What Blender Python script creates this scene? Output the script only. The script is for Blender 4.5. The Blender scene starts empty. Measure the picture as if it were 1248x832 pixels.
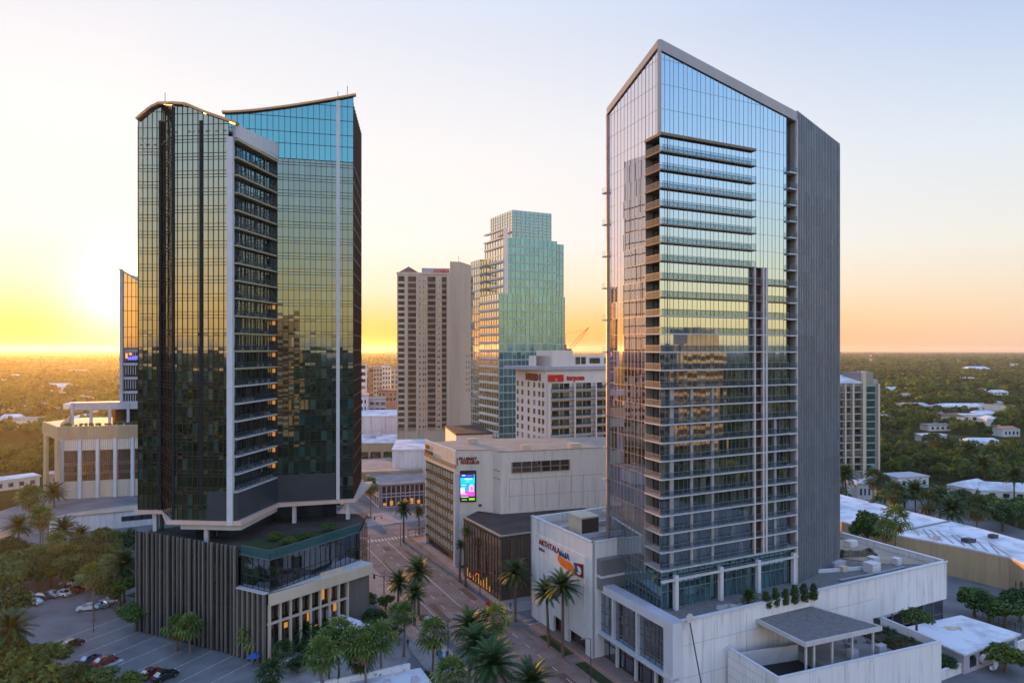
import bpy, bmesh, math, random
import numpy as np
from mathutils import Vector, Matrix

random.seed(7)
R = random.random
U = random.uniform
S = bpy.context.scene
COL = S.collection
FOC, HCAM, HY = 832.0, 60.0, 425.5          # focal length and horizon in photo pixels, camera height in metres


# ------------------------------------------------------------------ measuring the photograph
def G(px, py, z=0.0):
    """point at height z seen at photo pixel (px, py)"""
    D = FOC * (HCAM - z) / (py - HY)
    return Vector(((px - 624) / FOC * D, D, z))


def AT(px, D, z=0.0):
    return Vector(((px - 624) / FOC * D, D, z))


def ZY(py, D):
    return HCAM - (py - HY) * D / FOC


def PX(P):
    return (624 + FOC * P[0] / P[1], HY + FOC * (HCAM - P[2]) / P[1])


GA = math.radians(26.5)                     # the street grid is turned this far
P2 = Vector((math.cos(GA), math.sin(GA)))   # across the street
D2 = Vector((-math.sin(GA), math.cos(GA)))  # along the street


def V2(x, y):
    return Vector((x, y))


def xy(v):
    return Vector((v[0], v[1]))


def v3(v, z):
    return Vector((v[0], v[1], z))


# ------------------------------------------------------------------ materials
def _new(name):
    m = bpy.data.materials.new(name)
    m.use_nodes = True
    nt = m.node_tree
    return m, nt, nt.nodes['Principled BSDF']


def mat(name, col, col2=None, scale=0.3, rough=0.8, bump=0.0, bscale=None, metal=0.0, spec=0.3, streak=False, thresh=(0.35, 0.65), grime=0.0):
    m, nt, b = _new(name)
    N, L = nt.nodes, nt.links
    col2 = col2 or tuple(c * 0.75 for c in col)
    tc = N.new('ShaderNodeTexCoord')
    mp = N.new('ShaderNodeMapping')
    mp.inputs['Scale'].default_value = (1, 1, 0.12) if streak else (1, 1, 1)
    L.new(tc.outputs['Object'], mp.inputs['Vector'])
    n = N.new('ShaderNodeTexNoise')
    n.inputs['Scale'].default_value = scale
    n.inputs['Detail'].default_value = 6
    n.inputs['Roughness'].default_value = 0.65
    L.new(mp.outputs['Vector'], n.inputs['Vector'])
    r = N.new('ShaderNodeValToRGB')
    r.color_ramp.elements[0].position = thresh[0]
    r.color_ramp.elements[1].position = thresh[1]
    r.color_ramp.elements[0].color = (*col2, 1)
    r.color_ramp.elements[1].color = (*col, 1)
    L.new(n.outputs['Fac'], r.inputs['Fac'])
    colr = r.outputs['Color']
    if grime:
        mg = N.new('ShaderNodeMapping')
        mg.inputs['Scale'].default_value = (1, 1, 0.07)
        L.new(tc.outputs['Object'], mg.inputs['Vector'])
        ng = N.new('ShaderNodeTexNoise')
        ng.inputs['Scale'].default_value = 1.1
        ng.inputs['Detail'].default_value = 8
        ng.inputs['Roughness'].default_value = 0.7
        L.new(mg.outputs['Vector'], ng.inputs['Vector'])
        rg = N.new('ShaderNodeMapRange')
        rg.inputs['From Min'].default_value = 0.51
        rg.inputs['From Max'].default_value = 0.78
        rg.inputs['To Min'].default_value = 0.0
        rg.inputs['To Max'].default_value = grime
        L.new(ng.outputs['Fac'], rg.inputs['Value'])
        mxg = N.new('ShaderNodeMix')
        mxg.data_type = 'RGBA'
        L.new(rg.outputs['Result'], mxg.inputs['Factor'])
        L.new(colr, mxg.inputs['A'])
        mxg.inputs['B'].default_value = (col[0] * 0.32, col[1] * 0.30, col[2] * 0.28, 1)
        colr = mxg.outputs['Result']
    L.new(colr, b.inputs['Base Color'])
    b.inputs['Roughness'].default_value = rough
    b.inputs['Metallic'].default_value = metal
    b.inputs['Specular IOR Level'].default_value = spec
    if bump:
        n2 = N.new('ShaderNodeTexNoise')
        n2.inputs['Scale'].default_value = bscale or scale * 6
        n2.inputs['Detail'].default_value = 4
        L.new(tc.outputs['Object'], n2.inputs['Vector'])
        bp = N.new('ShaderNodeBump')
        bp.inputs['Strength'].default_value = bump
        L.new(n2.outputs['Fac'], bp.inputs['Height'])
        L.new(bp.outputs['Normal'], b.inputs['Normal'])
    return m


def rnd_ramp(nt, stops):
    N, L = nt.nodes, nt.links
    at = N.new('ShaderNodeAttribute')
    at.attribute_name = 'rnd'
    r = N.new('ShaderNodeValToRGB')
    e = r.color_ramp.elements
    e[0].position, e[0].color = stops[0][0], (*stops[0][1], 1)
    e[1].position, e[1].color = stops[-1][0], (*stops[-1][1], 1)
    for p, c in stops[1:-1]:
        k = e.new(p)
        k.color = (*c, 1)
    L.new(at.outputs['Fac'], r.inputs['Fac'])
    return r


def glass(name, tint, f0, f1, inside, rough=0.02, wav=0.02):
    """coated facade glass: a mirror over rooms whose brightness differs pane by pane"""
    m, nt, b = _new(name)
    N, L = nt.nodes, nt.links
    out = N['Material Output']
    r = rnd_ramp(nt, inside)
    b.inputs['Roughness'].default_value = 0.9
    b.inputs['Specular IOR Level'].default_value = 0.0
    L.new(r.outputs['Color'], b.inputs['Base Color'])
    g = N.new('ShaderNodeBsdfGlossy')
    g.inputs['Color'].default_value = (*tint, 1)
    g.inputs['Roughness'].default_value = rough
    lw = N.new('ShaderNodeLayerWeight')
    lw.inputs['Blend'].default_value = 0.5
    mr = N.new('ShaderNodeMapRange')
    mr.inputs['To Min'].default_value = f0
    mr.inputs['To Max'].default_value = f1
    mr.inputs['From Min'].default_value = 0.0
    mr.inputs['From Max'].default_value = 0.9
    L.new(lw.outputs['Facing'], mr.inputs['Value'])
    tc = N.new('ShaderNodeTexCoord')
    n2 = N.new('ShaderNodeTexNoise')
    n2.inputs['Scale'].default_value = 0.35
    n2.inputs['Detail'].default_value = 2
    L.new(tc.outputs['Object'], n2.inputs['Vector'])
    bp = N.new('ShaderNodeBump')
    bp.inputs['Strength'].default_value = wav
    L.new(n2.outputs['Fac'], bp.inputs['Height'])
    L.new(bp.outputs['Normal'], g.inputs['Normal'])
    mx = N.new('ShaderNodeMixShader')
    L.new(mr.outputs['Result'], mx.inputs['Fac'])
    L.new(b.outputs['BSDF'], mx.inputs[1])
    L.new(g.outputs['BSDF'], mx.inputs[2])
    L.new(mx.outputs['Shader'], out.inputs['Surface'])
    return m


def clear_glass(name, col, trans, rough=0.05, diff=0.0):
    m, nt, b = _new(name)
    N, L = nt.nodes, nt.links
    b.inputs['Base Color'].default_value = (*col, 1)
    b.inputs['Roughness'].default_value = rough
    b.inputs['Specular IOR Level'].default_value = 0.6
    t = N.new('ShaderNodeBsdfTransparent')
    t.inputs['Color'].default_value = (*[min(1, 0.6 + c) for c in col], 1)
    mx = N.new('ShaderNodeMixShader')
    mx.inputs['Fac'].default_value = trans
    L.new(b.outputs['BSDF'], mx.inputs[1])
    L.new(t.outputs['BSDF'], mx.inputs[2])
    L.new(mx.outputs['Shader'], N['Material Output'].inputs['Surface'])
    return m


def emis(name, col, strength):
    m, nt, b = _new(name)
    b.inputs['Base Color'].default_value = (*[c * 0.3 for c in col], 1)
    b.inputs['Emission Color'].default_value = (*col, 1)
    b.inputs['Emission Strength'].default_value = strength
    return m


def leafmat(name, cols, trans=0.25):
    m, nt, b = _new(name)
    N, L = nt.nodes, nt.links
    k = len(cols) - 1
    r = rnd_ramp(nt, [(i / k, c) for i, c in enumerate(cols)])
    L.new(r.outputs['Color'], b.inputs['Base Color'])
    b.inputs['Roughness'].default_value = 0.6
    b.inputs['Specular IOR Level'].default_value = 0.3
    t = N.new('ShaderNodeBsdfTranslucent')
    L.new(r.outputs['Color'], t.inputs['Color'])
    mx = N.new('ShaderNodeMixShader')
    mx.inputs['Fac'].default_value = trans
    L.new(b.outputs['BSDF'], mx.inputs[1])
    L.new(t.outputs['BSDF'], mx.inputs[2])
    L.new(mx.outputs['Shader'], N['Material Output'].inputs['Surface'])
    return m


# ------------------------------------------------------------------ mesh builder
WL = {}


class MB:
    def __init__(s):
        s.v, s.f, s.m, s.r = [], [], [], []

    def poly(s, pts, m=0, r=None):
        i = len(s.v)
        s.v += [tuple(p) for p in pts]
        s.f.append(tuple(range(i, i + len(pts))))
        s.m.append(m)
        s.r.append(R() if r is None else r)

    def hexa(s, c, m=0, r=None):
        i = len(s.v)
        s.v += [tuple(p) for p in c]
        r = R() if r is None else r
        for q in ((0, 3, 2, 1), (4, 5, 6, 7), (0, 1, 5, 4), (1, 2, 6, 5), (2, 3, 7, 6), (3, 0, 4, 7)):
            s.f.append(tuple(i + k for k in q))
            s.m.append(m)
            s.r.append(r)

    def box(s, c, sz, m=0, rz=0.0, r=None):
        cs, sn = math.cos(rz), math.sin(rz)
        hx, hy, hz = sz[0] / 2, sz[1] / 2, sz[2] / 2
        pts = []
        for dz in (-hz, hz):
            for dx, dy in ((-hx, -hy), (hx, -hy), (hx, hy), (-hx, hy)):
                pts.append((c[0] + dx * cs - dy * sn, c[1] + dx * sn + dy * cs, c[2] + dz))
        s.hexa(pts, m, r)

    def beam(s, P, Q, w, h, m=0, up=(0, 0, 1)):
        P, Q = Vector(P), Vector(Q)
        a = Q - P
        if a.length < 1e-5:
            return
        a.normalize()
        up = Vector(up)
        if abs(a.dot(up)) > 0.99:
            up = Vector((P2.x, P2.y, 0))
        sd = a.cross(up).normalized() * (w / 2)
        uu = sd.cross(a).normalized() * (h / 2)
        s.hexa([P - sd - uu, P + sd - uu, Q + sd - uu, Q - sd - uu, P - sd + uu, P + sd + uu, Q + sd + uu, Q - sd + uu], m)

    def post(s, p, n, w, dep, z0, z1, m=0):
        """vertical bar at 2D point p, w wide along the wall, dep deep along normal n"""
        t = Vector((-n.y, n.x)) * (w / 2)
        o = n * (dep / 2)
        c = [p - t - o, p + t - o, p + t + o, p - t + o]
        s.hexa([v3(q, z0) for q in c] + [v3(q, z1) for q in c], m)

    def prism(s, pts, z0, z1, m=0, mt=None, bottom=True):
        n = len(pts)
        zb = z0 if isinstance(z0, (list, tuple)) else [z0] * n
        zt = z1 if isinstance(z1, (list, tuple)) else [z1] * n
        for i in range(n):
            j = (i + 1) % n
            s.poly([v3(pts[i], zb[i]), v3(pts[j], zb[j]), v3(pts[j], zt[j]), v3(pts[i], zt[i])], m)
        s.poly([v3(p, z) for p, z in zip(pts, zt)], m if mt is None else mt)
        if bottom:
            s.poly([v3(p, z) for p, z in reversed(list(zip(pts, zb)))], m)

    def tube(s, pts, rad, n=7, m=0, cap=True):
        pts = [Vector(p) for p in pts]
        if not isinstance(rad, (list, tuple)):
            rad = [rad] * len(pts)
        rings = []
        r = R()
        for k, p in enumerate(pts):
            a = (pts[min(k + 1, len(pts) - 1)] - pts[max(k - 1, 0)]).normalized()
            x = a.cross(Vector((0, 1, 0)) if abs(a.y) < 0.9 else Vector((1, 0, 0))).normalized()
            y = a.cross(x)
            i = len(s.v)
            for q in range(n):
                t = 2 * math.pi * q / n
                s.v.append(tuple(p + (x * math.cos(t) + y * math.sin(t)) * rad[k]))
            rings.append(i)
        for k in range(len(pts) - 1):
            for q in range(n):
                a, b = rings[k], rings[k + 1]
                s.f.append((a + q, a + (q + 1) % n, b + (q + 1) % n, b + q))
                s.m.append(m)
                s.r.append(r)
        if cap:
            for i in (rings[0], rings[-1]):
                s.f.append(tuple(range(i, i + n)))
                s.m.append(m)
                s.r.append(r)

    def build(s, name, mats, parent=None, smooth=False):
        if not s.f:
            return None
        if not isinstance(mats, (list, tuple)):
            mats = [mats]
        me = bpy.data.meshes.new(name)
        o = Vector((0, 0, 0)) if parent is None else WL[parent.name]
        va = np.array(s.v, dtype=np.float64) - np.array(o)
        me.from_pydata(va.tolist(), [], s.f)
        for m in mats:
            me.materials.append(m)
        me.polygons.foreach_set('material_index', s.m)
        at = me.attributes.new('rnd', 'FLOAT', 'FACE')
        at.data.foreach_set('value', s.r)
        if smooth:
            me.polygons.foreach_set('use_smooth', [True] * len(s.f))
        me.update()
        ob = bpy.data.objects.new(name, me)
        COL.objects.link(ob)
        WL[ob.name] = o
        if parent is not None:
            ob.parent = parent
        return ob


def tag(o, label, cat, group=None):
    o['label'] = label
    o['category'] = cat
    if group:
        o['group'] = group
    return o


def thing(name, label, cat, loc, group=None, rz=0.0):
    o = bpy.data.objects.new(name, None)
    o.empty_display_size = 0.5
    COL.objects.link(o)
    o.location = loc
    o.rotation_euler = (0, 0, rz)
    WL[o.name] = Vector(loc)
    return tag(o, label, cat, group)


def kind(o, k):
    o['kind'] = k
    return o


def copy_tree(o, parent=None):
    c = o.copy()
    COL.objects.link(c)
    if parent is not None:
        c.parent = parent
    for ch in list(o.children):
        copy_tree(ch, c)
    return c


def lin(a, b, n):
    return [a + (b - a) * i / n for i in range(n + 1)]


def facade(gl, fr, A, B, zs, xs, top=None, off=0.0, mv=0.10, mh=0.12, dep=0.14, tilt=0.004, gm=0, fm=0, skip=None, rn=None, hl=True):
    """glass panes between the distances xs along A>B and the heights zs; bars stand proud of them"""
    A, B = xy(A), xy(B)
    t = (B - A).normalized()
    n = Vector((t.y, -t.x))
    O = A + n * off
    tp = top or (lambda q: zs[-1])
    for i in range(len(xs) - 1):
        for j in range(len(zs) - 1):
            if skip and skip((xs[i] + xs[i + 1]) / 2, (zs[j] + zs[j + 1]) / 2):
                continue
            za, zb = zs[j], zs[j + 1]
            a, b = tp(xs[i]), tp(xs[i + 1])
            z1, z2 = min(zb, a), min(zb, b)
            if z1 <= za + 0.05 and z2 <= za + 0.05:
                continue
            z1, z2 = max(z1, za + 0.01), max(z2, za + 0.01)
            ax, ay = U(-tilt, tilt), U(-tilt, tilt)
            pts = []
            for (u, z, o) in ((xs[i], za, -ax - ay), (xs[i + 1], za, ax - ay), (xs[i + 1], z2, ax + ay), (xs[i], z1, -ax + ay)):
                q = O + t * u + n * o
                pts.append(v3(q, z))
            gl.poly(pts, gm, rn(xs[i], za) if rn else None)
    if fr is None:
        return
    for i, u in enumerate(xs):
        if mv:
            z1 = min(zs[-1], tp(u))
            if z1 > zs[0] + 0.1:
                fr.post(O + t * u + n * (dep / 2 - 0.02), n, mv, dep, zs[0], z1, fm)
    if hl and mh:
        for z in zs[:-1] if top else zs:
            e = [u for u in lin(xs[0], xs[-1], 40) if tp(u) > z]
            if len(e) > 1:
                fr.beam(v3(O + t * e[0] + n * (dep / 2 - 0.035), z), v3(O + t * e[-1] + n * (dep / 2 - 0.035), z), dep, mh, fm)


def text_mesh(body, size, depth, name, material, parent, origin, xdir, bold=0.0, shear=0.0):
    """raised letters standing on a wall: origin is the lower left, xdir the reading direction (2D)"""
    cu = bpy.data.curves.new(name, 'FONT')
    cu.body = body
    cu.size = size
    cu.extrude = depth
    cu.offset = bold
    cu.shear = shear
    cu.resolution_u = 2
    tmp = bpy.data.objects.new('tmp', cu)
    COL.objects.link(tmp)
    dg = bpy.context.evaluated_depsgraph_get()
    me = bpy.data.meshes.new_from_object(tmp.evaluated_get(dg))
    bpy.data.objects.remove(tmp)
    x = v3(xdir.normalized(), 0)
    z = Vector((0, 0, 1))
    y = x.cross(z)
    M = Matrix((x, z, y)).transposed().to_4x4()
    M.translation = Vector(origin) - (WL[parent.name] if parent is not None else Vector((0, 0, 0)))
    me.transform(M)
    me.materials.clear()
    me.materials.append(material)
    o = bpy.data.objects.new(name, me)
    COL.objects.link(o)
    if parent is not None:
        o.parent = parent
        WL[o.name] = WL[parent.name]
    return o


# ------------------------------------------------------------------ material library
M = {}
M['white_wall'] = mat('white_wall', (0.70, 0.69, 0.685), (0.62, 0.61, 0.605), 0.22, 0.75, 0.05, 6, streak=True, grime=0.8)
M['pale_wall'] = mat('pale_wall', (0.74, 0.65, 0.57), (0.67, 0.585, 0.51), 0.2, 0.8, 0.05, 5, streak=True, grime=0.5)
M['cream'] = mat('cream', (0.56, 0.47, 0.36), (0.48, 0.40, 0.30), 0.3, 0.8, streak=True)
M['tan'] = mat('tan', (0.50, 0.36, 0.21), (0.42, 0.30, 0.17), 0.3, 0.85, streak=True, grime=0.5)
M['beige'] = mat('beige', (0.54, 0.415, 0.31), (0.48, 0.37, 0.275), 0.2, 0.85, streak=True, grime=0.3)
M['dark_beige'] = mat('dark_beige', (0.33, 0.25, 0.18), None, 0.2, 0.85)
M['hotel'] = mat('hotel', (0.74, 0.64, 0.56), (0.66, 0.57, 0.49), 0.25, 0.8, streak=True)
M['lavender'] = mat('lavender', (0.42, 0.40, 0.44), (0.34, 0.33, 0.37), 0.3, 0.7)
M['roof_white'] = mat('roof_white', (0.62, 0.63, 0.67), (0.38, 0.38, 0.40), 0.16, 0.7, 0.1, 3, thresh=(0.36, 0.54))
M['roof_grey'] = mat('roof_grey', (0.27, 0.25, 0.25), (0.18, 0.165, 0.16), 0.25, 0.9, 0.2, 8)
M['roof_dark'] = mat('roof_dark', (0.075, 0.058, 0.05), (0.035, 0.028, 0.025), 0.2, 0.9, 0.25, 5)
M['roof_tan'] = mat('roof_tan', (0.36, 0.29, 0.22), (0.27, 0.21, 0.16), 0.2, 0.9, 0.15, 5)
M['gravel'] = mat('gravel', (0.19, 0.175, 0.17), (0.12, 0.11, 0.105), 1.2, 0.95, 0.4, 12)
M['concrete'] = mat('concrete', (0.36, 0.33, 0.31), (0.27, 0.25, 0.235), 0.4, 0.85, 0.08, 6)
M['pavement'] = mat('pavement', (0.30, 0.265, 0.255), (0.20, 0.175, 0.17), 0.35, 0.9, 0.1, 8)
M['brickpave'] = mat('brickpave', (0.26, 0.17, 0.145), (0.19, 0.13, 0.115), 0.8, 0.9, 0.1, 8)
M['asphalt'] = mat('asphalt', (0.158, 0.157, 0.163), (0.082, 0.081, 0.085), 0.16, 0.9, 0.1, 10, thresh=(0.34, 0.66))
M['asphalt_patch'] = mat('asphalt_patch', (0.075, 0.068, 0.068), (0.05, 0.045, 0.045), 0.8, 0.95)
M['lot'] = mat('lot', (0.17, 0.168, 0.172), (0.115, 0.113, 0.116), 0.15, 0.9, 0.1, 10)
M['line'] = mat('line', (0.55, 0.54, 0.52), (0.25, 0.24, 0.23), 1.5, 0.8)
M['line_yellow'] = mat('line_yellow', (0.40, 0.27, 0.08), (0.2, 0.15, 0.08), 1.5, 0.8)
M['mullion_bronze'] = mat('mullion_bronze', (0.07, 0.036, 0.027), None, 1, 0.5, metal=0.4)
M['mullion_blue'] = mat('mullion_blue', (0.26, 0.28, 0.31), None, 1, 0.4, metal=0.6)
M['mullion_pink'] = mat('mullion_pink', (0.42, 0.33, 0.32), None, 1, 0.45, metal=0.5)
M['mullion_dark'] = mat('mullion_dark', (0.05, 0.05, 0.055), None, 1, 0.5, metal=0.5)
M['slab'] = mat('slab', (0.50, 0.48, 0.48), (0.42, 0.40, 0.40), 0.5, 0.7)
M['slab_brown'] = mat('slab_brown', (0.21, 0.155, 0.115), (0.17, 0.125, 0.09), 0.5, 0.7)
M['slab_sunlit'] = mat('slab_sunlit', (0.42, 0.35, 0.20), (0.36, 0.30, 0.17), 0.5, 0.7)  # warm light on the upper slabs, put into their colour
M['zinc'] = mat('zinc', (0.33, 0.32, 0.33), (0.29, 0.28, 0.29), 0.15, 0.5, metal=0.3, streak=True)
M['metal_panel'] = mat('metal_panel', (0.25, 0.255, 0.265), (0.21, 0.215, 0.225), 0.12, 0.4, metal=0.5, streak=True)
def sheet_metal():
    m, nt, b = _new('metal_sheet')
    r = rnd_ramp(nt, [(0, (0.20, 0.245, 0.30)), (0.5, (0.25, 0.30, 0.36)), (1, (0.31, 0.36, 0.425))])
    N, L = nt.nodes, nt.links
    tc = N.new('ShaderNodeTexCoord')
    mp = N.new('ShaderNodeMapping')
    mp.inputs['Scale'].default_value = (1, 1, 0.06)
    L.new(tc.outputs['Object'], mp.inputs['Vector'])
    n = N.new('ShaderNodeTexNoise')
    n.inputs['Scale'].default_value = 0.5
    n.inputs['Detail'].default_value = 6
    L.new(mp.outputs['Vector'], n.inputs['Vector'])
    mx = N.new('ShaderNodeMix')
    mx.data_type = 'RGBA'
    mx.blend_type = 'MULTIPLY'
    mx.inputs['Factor'].default_value = 0.5
    L.new(r.outputs['Color'], mx.inputs['A'])
    L.new(n.outputs['Fac'], mx.inputs['B'])
    L.new(mx.outputs['Result'], b.inputs['Base Color'])
    mr = N.new('ShaderNodeMapRange')
    mr.inputs['To Min'].default_value = 0.3
    mr.inputs['To Max'].default_value = 0.55
    L.new(n.outputs['Fac'], mr.inputs['Value'])
    L.new(mr.outputs['Result'], b.inputs['Roughness'])
    b.inputs['Metallic'].default_value = 0.5
    return m


M['metal_sheet'] = sheet_metal()
M['metal_seam'] = mat('metal_seam', (0.27, 0.305, 0.345), None, 1, 0.45, metal=0.4)
M['white_metal'] = mat('white_metal', (0.56, 0.56, 0.59), (0.50, 0.50, 0.53), 0.4, 0.5, grime=0.25)
M['spandrel'] = mat('spandrel', (0.035, 0.045, 0.058), (0.028, 0.036, 0.046), 0.3, 0.35, spec=0.5)
M['copper'] = mat('copper', (0.50, 0.28, 0.14), (0.40, 0.21, 0.10), 0.4, 0.45, metal=0.5)
M['pink_edge'] = mat('pink_edge', (0.60, 0.43, 0.36), (0.52, 0.37, 0.31), 0.5, 0.7)
M['fin'] = mat('fin', (0.17, 0.15, 0.13), (0.115, 0.10, 0.088), 0.4, 0.75, streak=True)
M['dark'] = mat('dark', (0.018, 0.018, 0.02), None, 1, 0.8)
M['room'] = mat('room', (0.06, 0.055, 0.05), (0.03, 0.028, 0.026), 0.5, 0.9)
M['brown_panel'] = mat('brown_panel', (0.15, 0.085, 0.05), (0.11, 0.062, 0.037), 0.4, 0.6)
M['pier'] = mat('pier', (0.34, 0.34, 0.36), None, 0.5, 0.6)
M['soil'] = mat('soil', (0.06, 0.045, 0.03), None, 1, 1)
M['lawn'] = mat('lawn', (0.035, 0.06, 0.016), (0.018, 0.03, 0.009), 0.8, 1, 0.3, 10)
M['maroon'] = mat('maroon', (0.20, 0.012, 0.018), None, 1, 0.5)
M['red_sign'] = mat('red_sign', (0.62, 0.012, 0.012), None, 1, 0.4)
M['navy'] = mat('navy', (0.03, 0.06, 0.15), None, 1, 0.4)
M['orange_sign'] = mat('orange_sign', (0.85, 0.20, 0.03), (0.75, 0.13, 0.02), 0.7, 0.4)
M['sign_white'] = mat('sign_white', (0.75, 0.75, 0.78), None, 1, 0.5)
M['bark'] = mat('bark', (0.15, 0.115, 0.085), (0.08, 0.062, 0.048), 3, 0.95, 0.4, 12)
M['bark_grey'] = mat('bark_grey', (0.20, 0.17, 0.145), (0.11, 0.095, 0.08), 2, 0.95, 0.3, 12)
M['steel'] = mat('steel', (0.10, 0.10, 0.105), None, 1, 0.5, metal=0.6)
M['crane'] = mat('crane', (0.40, 0.10, 0.04), (0.28, 0.07, 0.03), 1, 0.6)
M['tile_red'] = mat('tile_red', (0.20, 0.09, 0.065), (0.14, 0.065, 0.05), 0.6, 0.8)
M['terra'] = mat('terra', (0.42, 0.22, 0.14), (0.33, 0.17, 0.11), 0.4, 0.8)
M['tyre'] = mat('tyre', (0.015, 0.015, 0.016), None, 2, 0.9)
M['rim'] = mat('rim', (0.4, 0.4, 0.42), None, 2, 0.35, metal=0.9)
M['sail'] = mat('sail', (0.60, 0.58, 0.64), (0.52, 0.50, 0.56), 0.4, 0.8)
M['blue_cloth'] = mat('blue_cloth', (0.03, 0.09, 0.30), None, 1, 0.8)
M['skin_pot'] = mat('skin_pot', (0.30, 0.25, 0.2), None, 1, 0.8)
M['lamp_orange'] = emis('lamp_orange', (1.0, 0.45, 0.06), 3.0)
M['warm_window'] = emis('warm_window', (1.0, 0.42, 0.08), 0.28)
M['signal_red'] = emis('signal_red', (1.0, 0.05, 0.03), 2.0)
M['neon_blue'] = emis('neon_blue', (0.12, 0.10, 0.9), 1.0)
M['neon_orange'] = emis('neon_orange', (1.0, 0.30, 0.05), 1.0)

dk = (0.008, 0.012, 0.014)
M['glass_blue'] = glass('glass_blue', (0.43, 0.58, 0.70), 0.62, 0.98, [(0, (0.012, 0.017, 0.020)), (0.55, (0.028, 0.038, 0.044)), (0.8, (0.05, 0.062, 0.068)), (1, (0.12, 0.13, 0.13))])
M['glass_lower'] = glass('glass_lower', (0.60, 0.72, 0.80), 0.22, 0.92, [(0, (0.008, 0.013, 0.015)), (0.5, (0.02, 0.034, 0.038)), (0.75, (0.06, 0.075, 0.075)), (1, (0.16, 0.16, 0.15))])
M['glass_rose'] = glass('glass_rose', (0.88, 0.82, 0.90), 0.60, 0.97, [(0, (0.02, 0.016, 0.012)), (1, (0.05, 0.04, 0.034))])
M['glass_bronze'] = glass('glass_bronze', (0.62, 0.62, 0.50), 0.28, 0.88, [(0, (0.003, 0.006, 0.006)), (0.55, (0.008, 0.018, 0.018)), (0.8, (0.018, 0.042, 0.042)), (0.93, (0.03, 0.075, 0.075)), (1, (0.09, 0.10, 0.085))])
M['glass_teal'] = glass('glass_teal', (0.17, 0.46, 0.56), 0.50, 0.95, [(0, (0.02, 0.08, 0.095)), (1, (0.035, 0.13, 0.145))])
M['glass_green'] = glass('glass_green', (0.21, 0.42, 0.48), 0.36, 0.92, [(0, (0.015, 0.07, 0.07)), (0.5, (0.04, 0.16, 0.145)), (0.85, (0.07, 0.22, 0.20)), (1, (0.12, 0.26, 0.23))])
M['glass_sunlit'] = glass('glass_sunlit', (1.0, 0.93, 0.80), 0.40, 0.95, [(0, (0.03, 0.03, 0.025)), (1, (0.16, 0.13, 0.09))])  # gold of the reflected low sky tinted into the glass
M['glass_dark'] = glass('glass_dark', (0.75, 0.85, 0.95), 0.12, 0.85, [(0, (0.004, 0.006, 0.007)), (0.7, (0.012, 0.017, 0.018)), (1, (0.04, 0.045, 0.04))])
M['glass_brown'] = glass('glass_brown', (0.85, 0.75, 0.65), 0.10, 0.8, [(0, (0.010, 0.007, 0.006)), (0.7, (0.03, 0.02, 0.014)), (1, (0.07, 0.045, 0.025))])
M['window'] = glass('window', (0.8, 0.85, 0.9), 0.12, 0.8, [(0, (0.008, 0.008, 0.009)), (0.6, (0.03, 0.027, 0.024)), (0.85, (0.09, 0.08, 0.065)), (1, (0.22, 0.19, 0.15))])
M['glass_wing'] = glass('glass_wing', (0.44, 0.58, 0.57), 0.27, 0.88, [(0, (0.004, 0.009, 0.009)), (0.5, (0.012, 0.026, 0.026)), (0.8, (0.02, 0.05, 0.05)), (0.93, (0.03, 0.085, 0.085)), (1, (0.09, 0.10, 0.085))])
M['glass_amber'] = glass('glass_amber', (0.95, 0.68, 0.36), 0.45, 0.95, [(0, (0.05, 0.035, 0.02)), (1, (0.16, 0.11, 0.06))])
M['glass_bright'] = glass('glass_bright', (0.95, 0.90, 0.85), 0.6, 0.97, [(0, (0.02, 0.02, 0.018)), (1, (0.06, 0.055, 0.045))])
M['glass_crown'] = glass('glass_crown', (0.26, 0.44, 0.48), 0.40, 0.92, [(0, (0.02, 0.075, 0.085)), (1, (0.05, 0.13, 0.135))])
M['lobby'] = glass('lobby', (0.6, 0.95, 1.0), 0.14, 0.85, [(0, (0.005, 0.02, 0.024)), (0.6, (0.012, 0.055, 0.065)), (1, (0.02, 0.11, 0.12))])
M['rail_glass'] = clear_glass('rail_glass', (0.22, 0.27, 0.29), 0.94)
M['rail_frost'] = clear_glass('rail_frost', (0.42, 0.38, 0.36), 0.88, 0.4)
M['terrace_glass'] = clear_glass('terrace_glass', (0.05, 0.14, 0.15), 0.45)

M['palm_dark'] = leafmat('palm_dark', [(0.0118, 0.0338, 0.0101), (0.0295, 0.0697, 0.0185), (0.0590, 0.1056, 0.0252)])
M['palm_light'] = leafmat('palm_light', [(0.0345, 0.0633, 0.0138), (0.0978, 0.1495, 0.0299), (0.1955, 0.2300, 0.0517)])
M['palm_dry'] = leafmat('palm_dry', [(0.14, 0.10, 0.045), (0.24, 0.16, 0.06)])
M['leaf_dark'] = leafmat('leaf_dark', [(0.0103, 0.0286, 0.0070), (0.0246, 0.0616, 0.0123), (0.0513, 0.1077, 0.0192)])
M['leaf_mid'] = leafmat('leaf_mid', [(0.0192, 0.0481, 0.0091), (0.0480, 0.1030, 0.0164), (0.0959, 0.1659, 0.0255)])
M['leaf_olive'] = leafmat('leaf_olive', [(0.0349, 0.0605, 0.0088), (0.0769, 0.1155, 0.0158), (0.1435, 0.1760, 0.0245)])
M['flower'] = leafmat('flower', [(0.25, 0.06, 0.04), (0.30, 0.16, 0.03)])


# ------------------------------------------------------------------ camera, sky, sun
cam = bpy.data.cameras.new('camera')
co = bpy.data.objects.new('camera', cam)
COL.objects.link(co)
co.location = (0, 0, HCAM)
co.rotation_euler = (math.radians(90), 0, 0)
cam.sensor_width = 36
cam.lens = 24
cam.shift_y = (HY - 416) / 1248
cam.clip_start = 1
cam.clip_end = 60000
S.camera = co

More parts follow.
